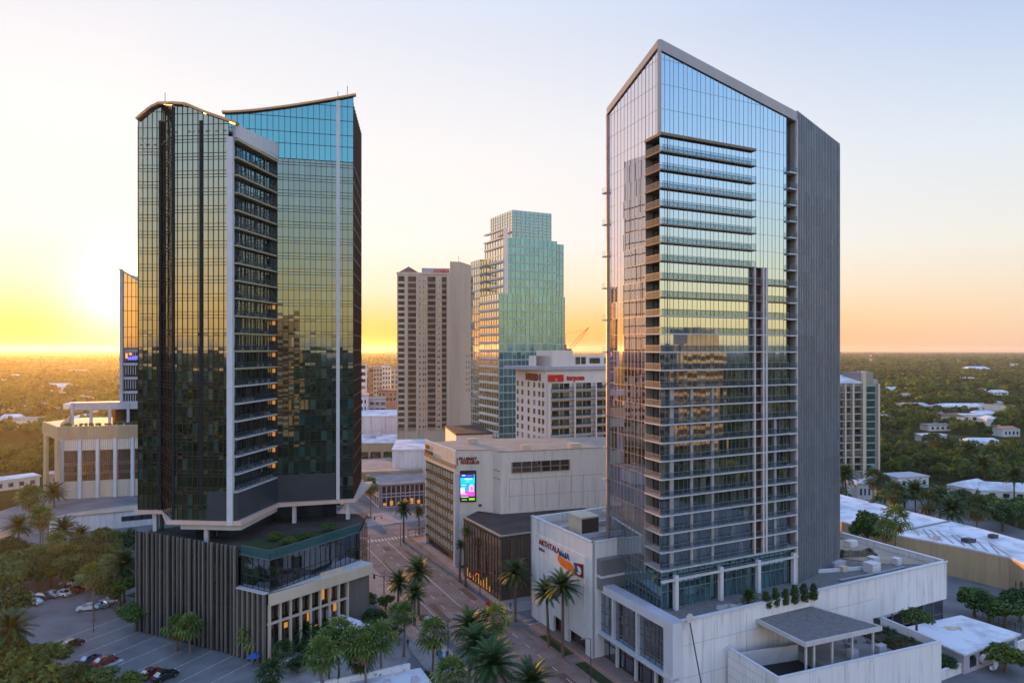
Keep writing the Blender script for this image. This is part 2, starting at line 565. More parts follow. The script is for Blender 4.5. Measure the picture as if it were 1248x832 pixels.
SUN_AZ, SUN_EL = -29.8, 3.6
w = bpy.data.worlds.new('World')
S.world = w
w.use_nodes = True
nt = w.node_tree
N, L = nt.nodes, nt.links
bg = N['Background']
sky = N.new('ShaderNodeTexSky')
sky.sky_type = 'NISHITA'
sky.sun_disc = False
sky.sun_elevation = math.radians(SUN_EL)
sky.sun_rotation = math.radians(SUN_AZ)
sky.air_density, sky.dust_density, sky.ozone_density, sky.altitude = 1.2, 3.5, 2.5, 50
STR = 0.12


def vmath(op, a, b=None):
    n = N.new('ShaderNodeVectorMath')
    n.operation = op
    for k, x in enumerate((a, b)):
        if x is None:
            continue
        if hasattr(x, 'is_output'):
            L.new(x, n.inputs[k])
        else:
            n.inputs[k].default_value = x
    return n.outputs[0] if op not in ('DOT_PRODUCT', 'LENGTH') else n.outputs['Value']


def fmath(op, a, b=None, clamp=False):
    n = N.new('ShaderNodeMath')
    n.operation = op
    n.use_clamp = clamp
    for k, x in enumerate((a, b)):
        if x is None:
            continue
        if hasattr(x, 'is_output'):
            L.new(x, n.inputs[k])
        else:
            n.inputs[k].default_value = x
    return n.outputs[0]


def ramp(fac, stops):
    r = N.new('ShaderNodeValToRGB')
    e = r.color_ramp.elements
    e[0].position, e[0].color = stops[0][0], (*stops[0][1], 1)
    e[1].position, e[1].color = stops[-1][0], (*stops[-1][1], 1)
    for p, c in stops[1:-1]:
        e.new(p).color = (*c, 1)
    L.new(fac, r.inputs['Fac'])
    return r.outputs['Color']


def mixc(fac, a, b):
    n = N.new('ShaderNodeMix')
    n.data_type = 'RGBA'
    if hasattr(fac, 'is_output'):
        L.new(fac, n.inputs['Factor'])
    else:
        n.inputs['Factor'].default_value = fac
    L.new(a, n.inputs['A'])
    L.new(b, n.inputs['B'])
    return n.outputs['Result']


# the Nishita sky, its huge range rolled off the way a high-dynamic-range sky picture is, and evened out by thin high haze
raw = vmath('SCALE', sky.outputs[0])
raw.node.inputs['Scale'].default_value = 0.55
sep = N.new('ShaderNodeSeparateXYZ')
L.new(raw, sep.inputs[0])
comb = N.new('ShaderNodeCombineXYZ')
for k in range(3):
    c = fmath('DIVIDE', sep.outputs[k], fmath('ADD', sep.outputs[k], 1.0))
    L.new(fmath('MULTIPLY', c, 0.85), comb.inputs[k])
tcw = N.new('ShaderNodeTexCoord')
dirv = vmath('NORMALIZE', tcw.outputs['Generated'])
sp = N.new('ShaderNodeSeparateXYZ')
L.new(dirv, sp.inputs[0])
elev = fmath('MAXIMUM', sp.outputs['Z'], 0.0)
saz, sel = math.radians(SUN_AZ), math.radians(SUN_EL)
sunv = (math.sin(saz) * math.cos(sel), math.cos(saz) * math.cos(sel), math.sin(sel))
mu = vmath('DOT_PRODUCT', dirv, sunv)
away = ramp(elev, [(0.0, (0.55, 0.37, 0.25)), (0.05, (0.55, 0.425, 0.31)), (0.13, (0.505, 0.485, 0.44)), (0.25, (0.415, 0.455, 0.505)),
                   (0.42, (0.235, 0.31, 0.48)), (0.6, (0.24, 0.37, 0.66)), (1.0, (0.28, 0.46, 0.92))])
near = ramp(elev, [(0.0, (0.74, 0.22, 0.01)), (0.035, (0.68, 0.335, 0.09)), (0.085, (0.60, 0.465, 0.335)), (0.15, (0.56, 0.515, 0.485)), (0.28, (0.53, 0.51, 0.51)),
                   (0.42, (0.45, 0.46, 0.505)), (0.6, (0.32, 0.42, 0.62)), (1.0, (0.28, 0.46, 0.92))])
behind = ramp(elev, [(0.0, (1.30, 0.78, 0.28)), (0.06, (1.40, 0.92, 0.40)), (0.13, (1.02, 0.90, 0.68)), (0.24, (0.68, 0.82, 0.98)),
                     (0.42, (0.34, 0.54, 0.90)), (0.6, (0.38, 0.56, 1.0)), (1.0, (0.28, 0.46, 0.92))])


def smooth(lo, hi):
    q = N.new('ShaderNodeMapRange')
    q.interpolation_type = 'SMOOTHSTEP'
    q.inputs['From Min'].default_value = lo
    q.inputs['From Max'].default_value = hi
    L.new(mu, q.inputs['Value'])
    return q.outputs['Result']


grad = mixc(smooth(0.25, 0.97), mixc(smooth(-0.45, 0.3), behind, away), near)
glow = fmath('POWER', fmath('MAXIMUM', mu, 0.0), 700.0)
glow2 = fmath('POWER', fmath('MAXIMUM', mu, 0.0), 60.0)
gl = N.new('ShaderNodeCombineXYZ')
for k, (a, b) in enumerate(((1.0, 0.08), (0.78, 0.03), (0.45, 0.0))):
    L.new(fmath('ADD', fmath('MULTIPLY', glow, a), fmath('MULTIPLY', glow2, b)), gl.inputs[k])
tot = vmath('ADD', mixc(0.9, comb.outputs[0], grad), gl.outputs[0])
fin = vmath('SCALE', tot)
fin.node.inputs['Scale'].default_value = 1.0 / STR
L.new(fin, bg.inputs['Color'])
bg.inputs['Strength'].default_value = STR

sl = bpy.data.lights.new('sun', 'SUN')
so = bpy.data.objects.new('sun', sl)
COL.objects.link(so)
sl.energy = 5.0
sl.angle = math.radians(0.53)
sl.color = (1.0, 0.44, 0.085)
so.rotation_euler = Vector(sunv).to_track_quat('Z', 'Y').to_euler()

S.view_settings.view_transform = 'Standard'
S.view_settings.look = 'None'
S.view_settings.exposure = 0.92
S.view_settings.gamma = 1.0
S.view_settings.use_curve_mapping = False
cy = S.cycles
cy.use_denoising = True
cy.max_bounces = 6
cy.diffuse_bounces = 2
cy.glossy_bounces = 3
cy.transmission_bounces = 2
cy.transparent_max_bounces = 10
cy.volume_bounces = 0
cy.sample_clamp_indirect = 4.0
cy.caustics_reflective = False
cy.caustics_refractive = False


# ------------------------------------------------------------------ ground
def ground_material():
    m, nt, b = _new('ground')
    N, L = nt.nodes, nt.links
    g = N.new('ShaderNodeNewGeometry')
    n = N.new('ShaderNodeTexNoise')
    n.inputs['Scale'].default_value = 0.006
    n.inputs['Detail'].default_value = 9
    n.inputs['Roughness'].default_value = 0.75
    L.new(g.outputs['Position'], n.inputs['Vector'])
    r = N.new('ShaderNodeValToRGB')
    r.color_ramp.elements[0].position = 0.36
    r.color_ramp.elements[0].color = (0.018, 0.026, 0.010, 1)
    r.color_ramp.elements[1].position = 0.70
    r.color_ramp.elements[1].color = (0.14, 0.12, 0.09, 1)
    e = r.color_ramp.elements.new(0.56)
    e.color = (0.05, 0.058, 0.022, 1)
    L.new(n.outputs['Fac'], r.inputs['Fac'])
    L.new(r.outputs['Color'], b.inputs['Base Color'])
    b.inputs['Roughness'].default_value = 1.0
    b.inputs['Specular IOR Level'].default_value = 0.0
    return m


gb = MB()
rad = [0, 60, 200, 500, 1200, 3000, 7000, 17000]
seg = 48
for k in range(len(rad) - 1):
    for q in range(seg):
        a0, a1 = 2 * math.pi * q / seg, 2 * math.pi * (q + 1) / seg
        p = [(rad[k] * math.cos(a0), rad[k] * math.sin(a0), 0), (rad[k + 1] * math.cos(a0), rad[k + 1] * math.sin(a0), 0),
             (rad[k + 1] * math.cos(a1), rad[k + 1] * math.sin(a1), 0), (rad[k] * math.cos(a1), rad[k] * math.sin(a1), 0)]
        gb.poly(p[1:3] + [p[0]] if k == 0 else p)
kind(gb.build('ground', ground_material()), 'structure')


def sheet(name, pts, z, m):
    b = MB()
    b.poly([v3(p, z) for p in pts])
    return kind(b.build(name, m), 'structure')


def kerbed(name, pts, z0, z1, m):
    b = MB()
    b.prism(pts, z0, z1)
    return kind(b.build(name, m), 'structure')


# the street: kerbs measured from the photograph
KR = xy(G(700, 812))                              # a point on the right kerb
KL = KR - P2 * 18.6                               # on the left kerb
ROADW = 18.6


def street(u, v):
    """u metres left of the right kerb, v metres up the street from KR"""
    return KR - P2 * u + D2 * v


sheet('city_floor', [V2(-190, 60), V2(170, 60), V2(170, 330), V2(40, 420), V2(-120, 420), V2(-190, 300)], 0.004, M['lot'])
sheet('street', [street(0, -90), street(0, 260), street(ROADW, 260), street(ROADW, -90)], 0.008, M['asphalt'])
# cross streets: one between brown building and sign building, one at the far end
XN0, XN1 = 20.5, 28.5
sheet('cross_street', [street(0.0, XN0), street(0.0, XN1), street(-30, XN1), street(-30, XN0)], 0.012, M['asphalt'])
sheet('far_cross_street', [street(60, 104), street(60, 117), street(-40, 117), street(-40, 104)], 0.012, M['asphalt'])
# right pavement
kerbed('pavement', [street(0, -90), street(-7.5, -90), street(-7.5, XN0 - 2), street(-5.5, XN0), street(-1.5, XN0), street(0, XN0 - 2)], 0.0, 0.13, M['brickpave'])
kerbed('pavement', [street(0, XN1 + 3), street(-2.5, XN1), street(-9, XN1), street(-9, 102), street(0, 102)], 0.0, 0.13, M['pavement'])
# left pavement with forecourt
kerbed('pavement', [street(ROADW, -90), street(ROADW, 102), street(ROADW + 7.5, 102), street(ROADW + 6.5, -90)], 0.0, 0.13, M['pavement'])
kerbed('pavement', [street(44, 118), street(-22, 118), street(-22, 135), street(44, 135)], 0.0, 0.13, M['pavement'])

mk = MB()


def dash(u, v0, v1, wd=0.16, m=0):
    mk.poly([v3(street(u - wd / 2, v0), 0.016), v3(street(u + wd / 2, v0), 0.016), v3(street(u + wd / 2, v1), 0.016), v3(street(u - wd / 2, v1), 0.016)], m)


dash(7.9, 34, 98, 0.22)
dash(15.2, 34, 98, 0.2)
for k in range(12):
    dash(4.0, 38 + k * 7, 40.5 + k * 7)
    dash(11.6, 38 + k * 7, 40.5 + k * 7)
dash(7.3, -60, 19, 0.18, 1)
dash(7.75, -60, 19, 0.18, 1)
for k in range(14):
    dash(3.7, -55 + k * 5.5, -52.8 + k * 5.5)
    dash(12.6, -55 + k * 5.5, -52.8 + k * 5.5)
for k in range(9):                                # broken crosswalk bars
    u = 0.6 + k * 0.85
    dash(u, 30.6, 31.6, 0.5)
    if k % 2:
        dash(u, 32.0, 33.0, 0.4)
mk.poly([v3(street(0.4, 33.8), 0.016), v3(street(8.0, 33.8), 0.016), v3(street(8.0, 34.2), 0.016), v3(street(0.4, 34.2), 0.016)])
for k in range(16):
    u = 1 + k * 1.1
    dash(u, 99.2, 101.8, 0.5)
for j in range(2):
    mk.poly([v3(street(-1.5, XN0 + 0.6 + j * 2.4), 0.016), v3(street(-1.5, XN0 + 0.9 + j * 2.4), 0.016), v3(street(-14, XN0 + 0.9 + j * 2.4), 0.016), v3(street(-14, XN0 + 0.6 + j * 2.4), 0.016)])
kind(mk.build('road_markings', [M['line'], M['line_yellow']]), 'structure')

pt = MB()
random.seed(3)
for (u, v, a, l) in ((2.2, 40, 1.6, 9), (9.6, 55, 2.2, 5), (5.2, 72, 1.1, 14), (12.8, 30, 1.4, 12), (3.0, -8, 1.8, 7), (10.5, 8, 2.4, 4), (14.5, 62, 1.0, 16), (6.0, 24, 3.0, 2.2), (13.0, -22, 1.2, 15), (4.6, -30, 2.0, 6), (9.2, 88, 1.8, 5)):
    pt.poly([v3(street(u, v), 0.012), v3(street(u + a, v + 0.2), 0.012), v3(street(u + a + 0.1, v + l), 0.012), v3(street(u - 0.1, v + l - 0.3), 0.012)])
for (u, v) in ((3.2, 33), (8.8, 46), (11.5, 22), (5.8, 14), (14.0, 80), (2.4, 60)):
    c = street(u, v)
    pt.poly([v3(c + V2(0.42 * math.cos(a), 0.42 * math.sin(a)), 0.0125) for a in lin(0, 2 * math.pi, 12)[:-1]])
kind(pt.build('asphalt_patches', M['asphalt_patch']), 'structure')

# grass strips along the right kerb
for (v0, v1) in ((4.5, 14.5), (-16, 0.5)):
    b = MB()
    b.prism([street(-0.5, v0), street(-2.7, v0), street(-2.7, v1), street(-0.5, v1)], 0.13, 0.27)
    kind(b.build('lawn_strip', M['lawn']), 'structure')
b = MB()
b.prism([street(-3, 66), street(-7.5, 66), street(-7.5, 60), street(-3, 63)], 0.13, 0.27)
kind(b.build('lawn_strip', M['lawn']), 'structure')

# the car park on the left: its rows are turned another way
LU = V2(-0.895, 0.446)
LV = V2(0.446, 0.895)
LO = xy(G(128, 806))


def lot(u, v):
    return LO + LU * u + LV * v


sheet('parking_lot', [lot(-35, -30), lot(34, -30), lot(34, 17.5), lot(-35, 17.5)], 0.012, M['lot'])
sheet('driveway', [lot(-35, 17.5), lot(38, 17.5), lot(38, 24), lot(-35, 24)], 0.015, M['asphalt'])
sheet('driveway', [lot(6, 24), lot(18, 24), lot(18, 75), lot(6, 75)], 0.015, M['asphalt'])
pm = MB()
for k in range(9):
    u = 18 - k * 5.4
    q = [lot(u, -1), lot(u - 0.16, -1), lot(u - 0.16, 15.8), lot(u, 15.8)]
    pm.poly([v3(p, 0.02) for p in q])
pm.poly([v3(p, 0.02) for p in (lot(-1.5, -5.2), lot(-2.6, -5.2), lot(-2.6, 2.2), lot(-1.5, 2.2))])
kind(pm.build('parking_lines', M['line']), 'structure')
kerbed('kerb_island', [lot(5, 24.5), lot(5, 52), lot(-1, 52), lot(-1, 24.5)], 0.0, 0.14, M['concrete'])
b = MB()
b.prism([lot(4.5, 27), lot(4.5, 50), lot(2.6, 50), lot(2.6, 27)], 0.14, 0.26)
kind(b.build('lawn_strip', M['lawn']), 'structure')
kerbed('kerb_island', [lot(30, 24.5), lot(30, 27), lot(19, 30), lot(19, 24.5)], 0.0, 0.14, M['lawn'])


# ------------------------------------------------------------------ the big glass tower on the right
def right_tower():
    C = V2(26.15, 121.0)
    fa = math.radians(20.8)
    p, d = P2, V2(-math.sin(fa), math.cos(fa))
    n = V2(p.y, -p.x)            # outward on the wide face
    nl = V2(-d.y, d.x)           # outward on the street face
    LR, LL = 34.0, 18.8
    Rr = C + p * LR
    Lp = C + d * LL
    W0 = Rr + V2(0.35, 0.1)
    wd = V2(0.755, 0.656)
    W1 = W0 + wd * 19.2
    Wb = W1 + d * 8
    Lb = Lp + p * 40
    root = thing('glass_tower', 'tallest blue glass tower with slanted roof, corner balconies and grey metal end wall', 'tower', v3(C, 13.4))
    zC, zR, zL, zW0, zW1 = 114.6, 107.0, 108.6, 107.6, 104.8
    topR = lambda t: zC + (zR - zC) * t / LR
    topL = lambda t: zC + (zL - zC) * t / LL
    FH = 3.225
    z0 = 98.3
    lev = [z0 - FH * k for k in range(25)]           # slab heights, lowest about 20.9
    zb = lev[-1]
    frames = [M['mullion_blue']]
    # wide face -------------------------------------------------
    xs = [0.0]
    while xs[-1] < 31.0:
        xs.append(xs[-1] + (1.15 if len(xs) % 3 else 0.85))
    xs = [x for x in xs if x < 31.2] + [31.4]
    zs = lev[::-1] + [z0 + 4.4, z0 + 8.8, z0 + 13.2, z0 + 18]
    gl, fr = MB(), MB()
    gap = lambda t, z: (22.3 < t < 25.0 and z < z0 - 7 * FH)
    facade(gl, fr, C, Rr, zs, xs, topR, 0.0, 0.05, 0.05, 0.07, 0.004, skip=gap, rn=lambda x, z: R() ** 1.5 * (0.7 if z > 70 else 1.0))
    low, low2 = MB(), MB()
    hi = MB()
    for i in range(len(gl.f)):
        z = gl.v[gl.f[i][0]][2]
        u = (xy(gl.v[gl.f[i][0]]) - C).dot(p)
        t = (low if u < 23 else low2) if z < 56 else hi
        t.poly([gl.v[q] for q in gl.f[i]], 0, gl.r[i])
    cw = hi.build('wall_glazing', M['glass_blue'], root)
    fr.build('mullions', frames, cw)
    low.build('wall_glazing', M['glass_lower'], root)
    low2.build('wall_glazing', M['glass_lower'], root)
    # brown recess strip
    b = MB()
    q0, q1 = C + p * 22.3 - n * 0.9, C + p * 25.0 - n * 0.9
    b.poly([v3(q0, zb), v3(q1, zb), v3(q1, z0 - 7 * FH), v3(q0, z0 - 7 * FH)])
    for q in (22.3, 25.0):
        b.poly([v3(C + p * q - n * 0.9, zb), v3(C + p * q, zb), v3(C + p * q, z0 - 7 * FH), v3(C + p * q - n * 0.9, z0 - 7 * FH)])
    b.build('recess_wall', M['brown_panel'], root)
    b = MB()
    for q, wdt in ((22.25, 0.35), (24.5, 0.4), (25.3, 0.45)):
        b.post(C + p * q + n * 0.5, n, wdt, 0.5, zb, z0 - 7 * FH)
    b.build('pilaster', M['slab'], root)
    # light piers between the lower windows
    b = MB()
    for q in (2.6, 7.2, 12.2, 28.2):
        zt = z0 - FH * (14 if q < 20 else 16)
        b.post(C + p * q + n * 0.08, n, 0.85 if q < 5 else 0.6, 0.25, zb, zt)
    b.build('pier', M['pier'], root)
    # end recess with little balconies
    b = MB()
    r0, r1 = C + p * 31.4, Rr
    g2 = MB()
    facade(g2, None, r0 - n * 1.4, r1 - n * 1.4, [zb] + lev[::-1][1:] + [z0 + 3, z0 + 6, z0 + 9], lin(0, 2.5, 2))
    g2.build('recess_glazing', M['glass_dark'], root)
    b.poly([v3(r0 - n * 1.4, zb), v3(r0, zb), v3(r0, topR(31.4)), v3(r0 - n * 1.4, topR(31.4))])
    b.poly([v3(r1 - n * 1.4, zb), v3(r1, zb), v3(r1, topR(34)), v3(r1 - n * 1.4, topR(34))])
    b.build('recess_side', M['pier'], root)
    b = MB()
    b.post(r1 + n * 0.15, n, 0.35, 0.5, 13.4, topR(34) - 1.2)
    b.build('pilaster', M['slab'], root)
    # corner recess on the street face
    CR = 4.6
    gl2, fr2 = MB(), MB()
    A0 = Lp
    xl = lin(0, LL - CR, 11)
    zs2 = [19.2] + zs
    facade(gl2, fr2, Lp, C + d * CR, zs2, xl, lambda t: topL(LL - t), 0.0, 0.05, 0.05, 0.07, 0.0015)
    up, lo_ = MB(), MB()
    for i in range(len(gl2.f)):
        t = lo_ if gl2.v[gl2.f[i][0]][2] < 44 else up
        t.poly([gl2.v[q] for q in gl2.f[i]], 0, gl2.r[i])
    cwl = up.build('wall_glazing', M['glass_rose'], root)
    lo_.build('wall_glazing', M['glass_lower'], root)
    facade(g3 := MB(), fr2, C + d * CR, C, [z for z in zs if z >= z0 - 0.01], lin(0, CR, 4), lambda t: topL(CR - t), 0.0, 0.05, 0.05, 0.07, 0.0015)
    g3.build('wall_glazing', M['glass_rose'], root)
    fr2.build('mullions', [M['mullion_pink']], cwl)
    g4, f4 = MB(), MB()
    facade(g4, f4, C + d * CR + p * 1.8, C + p * 1.8, lev[::-1], lin(0, CR - 0.02, 3), None, 0, 0.14, 0.3, 0.12)
    bw = g4.build('balcony_glazing', M['glass_dark'], root)
    f4.build('mullions', [M['mullion_bronze']], bw)
    b = MB()
    b.poly([v3(C + d * CR, zb), v3(C + d * CR + p * 1.8, zb), v3(C + d * CR + p * 1.8, z0), v3(C + d * CR, z0)])
    b.build('recess_side', M['zinc'], root)
    # parapet bands and corner strip
    b = MB()
    for (X, Y, za, zb_) in ((C, Rr, zC, zR), (Lp, C, zL, zC)):
        nn = n if X == C else nl
        lo = 1.7 if X == C else 1.1
        c = []
        for dz in (-lo, 0.25):
            for (q, z) in ((X, za), (Y, zb_)):
                c += [v3(q + nn * 0.3, z + dz * (1 if dz < 0 or X == C else 1)), v3(q - nn * 0.4, z + dz)]
        b.hexa([c[0], c[2], c[3], c[1], c[4], c[6], c[7], c[5]])
    b.post(C + nl * 0.12 + n * 0.12, n, 0.5, 0.5, z0, zC)
    b.build('parapet', M['zinc'], root)
    # roof deck behind the parapets
    b = MB()
    pts = [C, Rr, W1, Wb, Lb, Lp]
    b.poly([v3(q, z - 1.5) for q, z in zip(pts, (zC, zR, zW1, zW1 - 3, 101, zL))])
    b.build('roof', M['roof_grey'], root)
    # hidden sides, plain glazing
    g5, f5 = MB(), MB()
    for (X, Y) in ((W1, Wb), (Wb, Lb), (Lb, Lp)):
        ln = (Y - X).length
        facade(g5, f5, X, Y, [13.4] + lev[::-1] + [z0 + 6], lin(0, ln, max(4, int(ln / 2.5))), None, 0, 0.1, 0.25)
    rc = g5.build('rear_curtain_wall', M['glass_blue'], root)
    f5.build('mullions', frames, rc)
    # metal end wall
    b = MB()
    facade(b, None, W0, W1, [13.3] + lev[::-1] + [z0 + 3.2, z0 + 6.4, z0 + 10], lin(0, 19.2, 14), lambda t: zW0 + (zW1 - zW0) * t / 19.2, 0, tilt=0.002)
    q = [W0, W1, W1 + d * 0.6, W0 + d * 0.6]
    for i in (1, 2, 3):
        j = (i + 1) % 4
        zz_ = [zW0, zW1, zW1, zW0]
        b.poly([v3(q[i], 13.3), v3(q[j], 13.3), v3(q[j], zz_[j]), v3(q[i], zz_[i])])
    ew = b.build('metal_wall', M['metal_sheet'], root)
    b = MB()
    nw = V2(wd.y, -wd.x)
    for k in range(27):
        t = 0.35 + k * 0.715
        zt_ = zW0 + (zW1 - zW0) * t / 19.2
        b.post(W0 + wd * t + nw * 0.06, nw, 0.08, 0.16, 13.4, zt_)
    ew2 = b.build('seam_ribs', M['metal_seam'], ew)
    b = MB()
    for z in lev:
        b.beam(v3(W0 + nw * 0.01, z), v3(W1 + nw * 0.01, z), 0.06, 0.05)
    b.build('panel_joints', M['mullion_blue'], ew)
    # a notch between glass and metal at the top
    # balconies: one part per floor, each with its railing
    for k, z in enumerate(lev):
        full = k >= 8
        t1 = 31.3 if full else 22.6
        out = 0.75
        b = MB()
        ins = 0.0
        poly = [C + n * out + nl * 0.25, C + p * t1 + n * out, C + p * t1 + n * 0.02, C + p * 1.75 + n * 0.02, C + p * 1.75 + d * CR, C + d * CR + nl * 0.25]
        th = 0.22 if k else 0.5
        b.prism(poly, z - th, z)
        m = M['slab_brown'] if k < 8 else (M['slab_brown'] if k < 10 else M['slab'])
        sb = b.build('balcony', m, root)
        if k == 0:
            continue
        b = MB()
        f1 = C + n * (out - 0.06)
        b.hexa([v3(x, zz_) for zz_ in (z, z + 1.05) for x in (f1 + p * 0.1, C + p * t1 + n * (out - 0.06), C + p * t1 + n * (out - 0.1), f1 - n * 0.04 + p * 0.1)])
        rg = b.build('railing', M['rail_glass'], sb)
        b = MB()
        c0, c1 = C + nl * 0.2 + n * (out - 0.1), C + nl * 0.2 + d * CR
        b.hexa([v3(x, zz_) for zz_ in (z, z + 1.05) for x in (c0, c0 - nl * 0.04, c1 - nl * 0.04, c1)])
        b.build('railing', M['rail_frost'], sb)
        b = MB()
        b.beam(v3(f1, z + 1.08), v3(C + p * t1 + n * (out - 0.06), z + 1.08), 0.07, 0.06)
        b.beam(v3(c0, z + 1.08), v3(c1, z + 1.08), 0.07, 0.06)
        for q in lin(0.2, t1 - 0.2, 14 if full else 10):
            b.post(f1 + p * q, n, 0.05, 0.05, z, z + 1.08)
        b.build('handrail', M['mullion_blue'], rg)
        # end-recess balcony
        b = MB()
        b.prism([r0 + n * 0.7 + p * 0.05, r1 + n * 0.5, r1 - n * 1.35, r0 - n * 1.35 + p * 0.05], z - 0.3, z - 0.02)
        sb = b.build('side_balcony', M['slab'], root)
        b = MB()
        b.beam(v3(r0 + n * 0.66 + p * 0.05, z + 0.5), v3(r1 + n * 0.46, z + 0.5), 0.04, 1.0)
        b.build('railing', M['rail_glass'], sb)
    # little balconies on the far edge of the street face
    for k in range(2, 24, 2):
        z = lev[k]
        b = MB()
        c = Lp + d * 0.5 + nl * 0.3
        b.box(v3(c, z - 0.15), (0.9, 1.2, 0.25), rz=GA)
        sb = b.build('end_balcony', M['slab'], root)
        b = MB()
        b.box(v3(c + nl * 0.4, z + 0.5), (0.05, 1.2, 1.0), rz=GA)
        b.build('railing', M['rail_frost'], sb)
    b = MB()
    b.post(Lp + nl * 0.1, nl, 0.4, 0.5, 19.2, zL - 1)
    b.build('pilaster', M['mullion_pink'], root)
    # lobby storeys
    gl, fr = MB(), MB()
    ci = C + n * -0.6 + p * 0.9
    facade(gl, fr, ci, ci + p * 33, [13.4, 16.6, 19.0, zb - 0.5], lin(0, 33, 26), None, 0, 0.1, 0.12)
    facade(gl, fr, ci + d * 17.6, ci, [13.4, 15.3, 17.2, 19.0, zb - 0.5], lin(0, 17.6, 14), None, 0, 0.1, 0.12)
    lb = gl.build('lobby_glazing', M['lobby'], root)
    fr.build('mullions', [M['mullion_blue']], lb)
    b = MB()
    b.beam(v3(C + n * 0.5, 18.9), v3(Rr + n * 0.5, 18.9), 0.5, 0.35)
    b.build('lobby_fascia', M['slab'], root)
    for q in (C + p * 3.4 + n * 0.3, C + p * 14.0 + n * 0.3, C + p * 23.4 + n * 0.4, C + p * 33.2 + n * 0.2, Lp - d * 0.8 + nl * 0.9):
        b = MB()
        b.post(q, n, 0.75, 0.75, 13.4, 19.6 if q is not Lp else 20)
        b.build('column', M['white_metal'], root)
    return C, Rr, Lp, W0, W1


RT = right_tower()


# ------------------------------------------------------------------ white podium below it, with the sign building
KP = xy(G(820, 760, 14.5))
KE = KP + P2 * 74.5


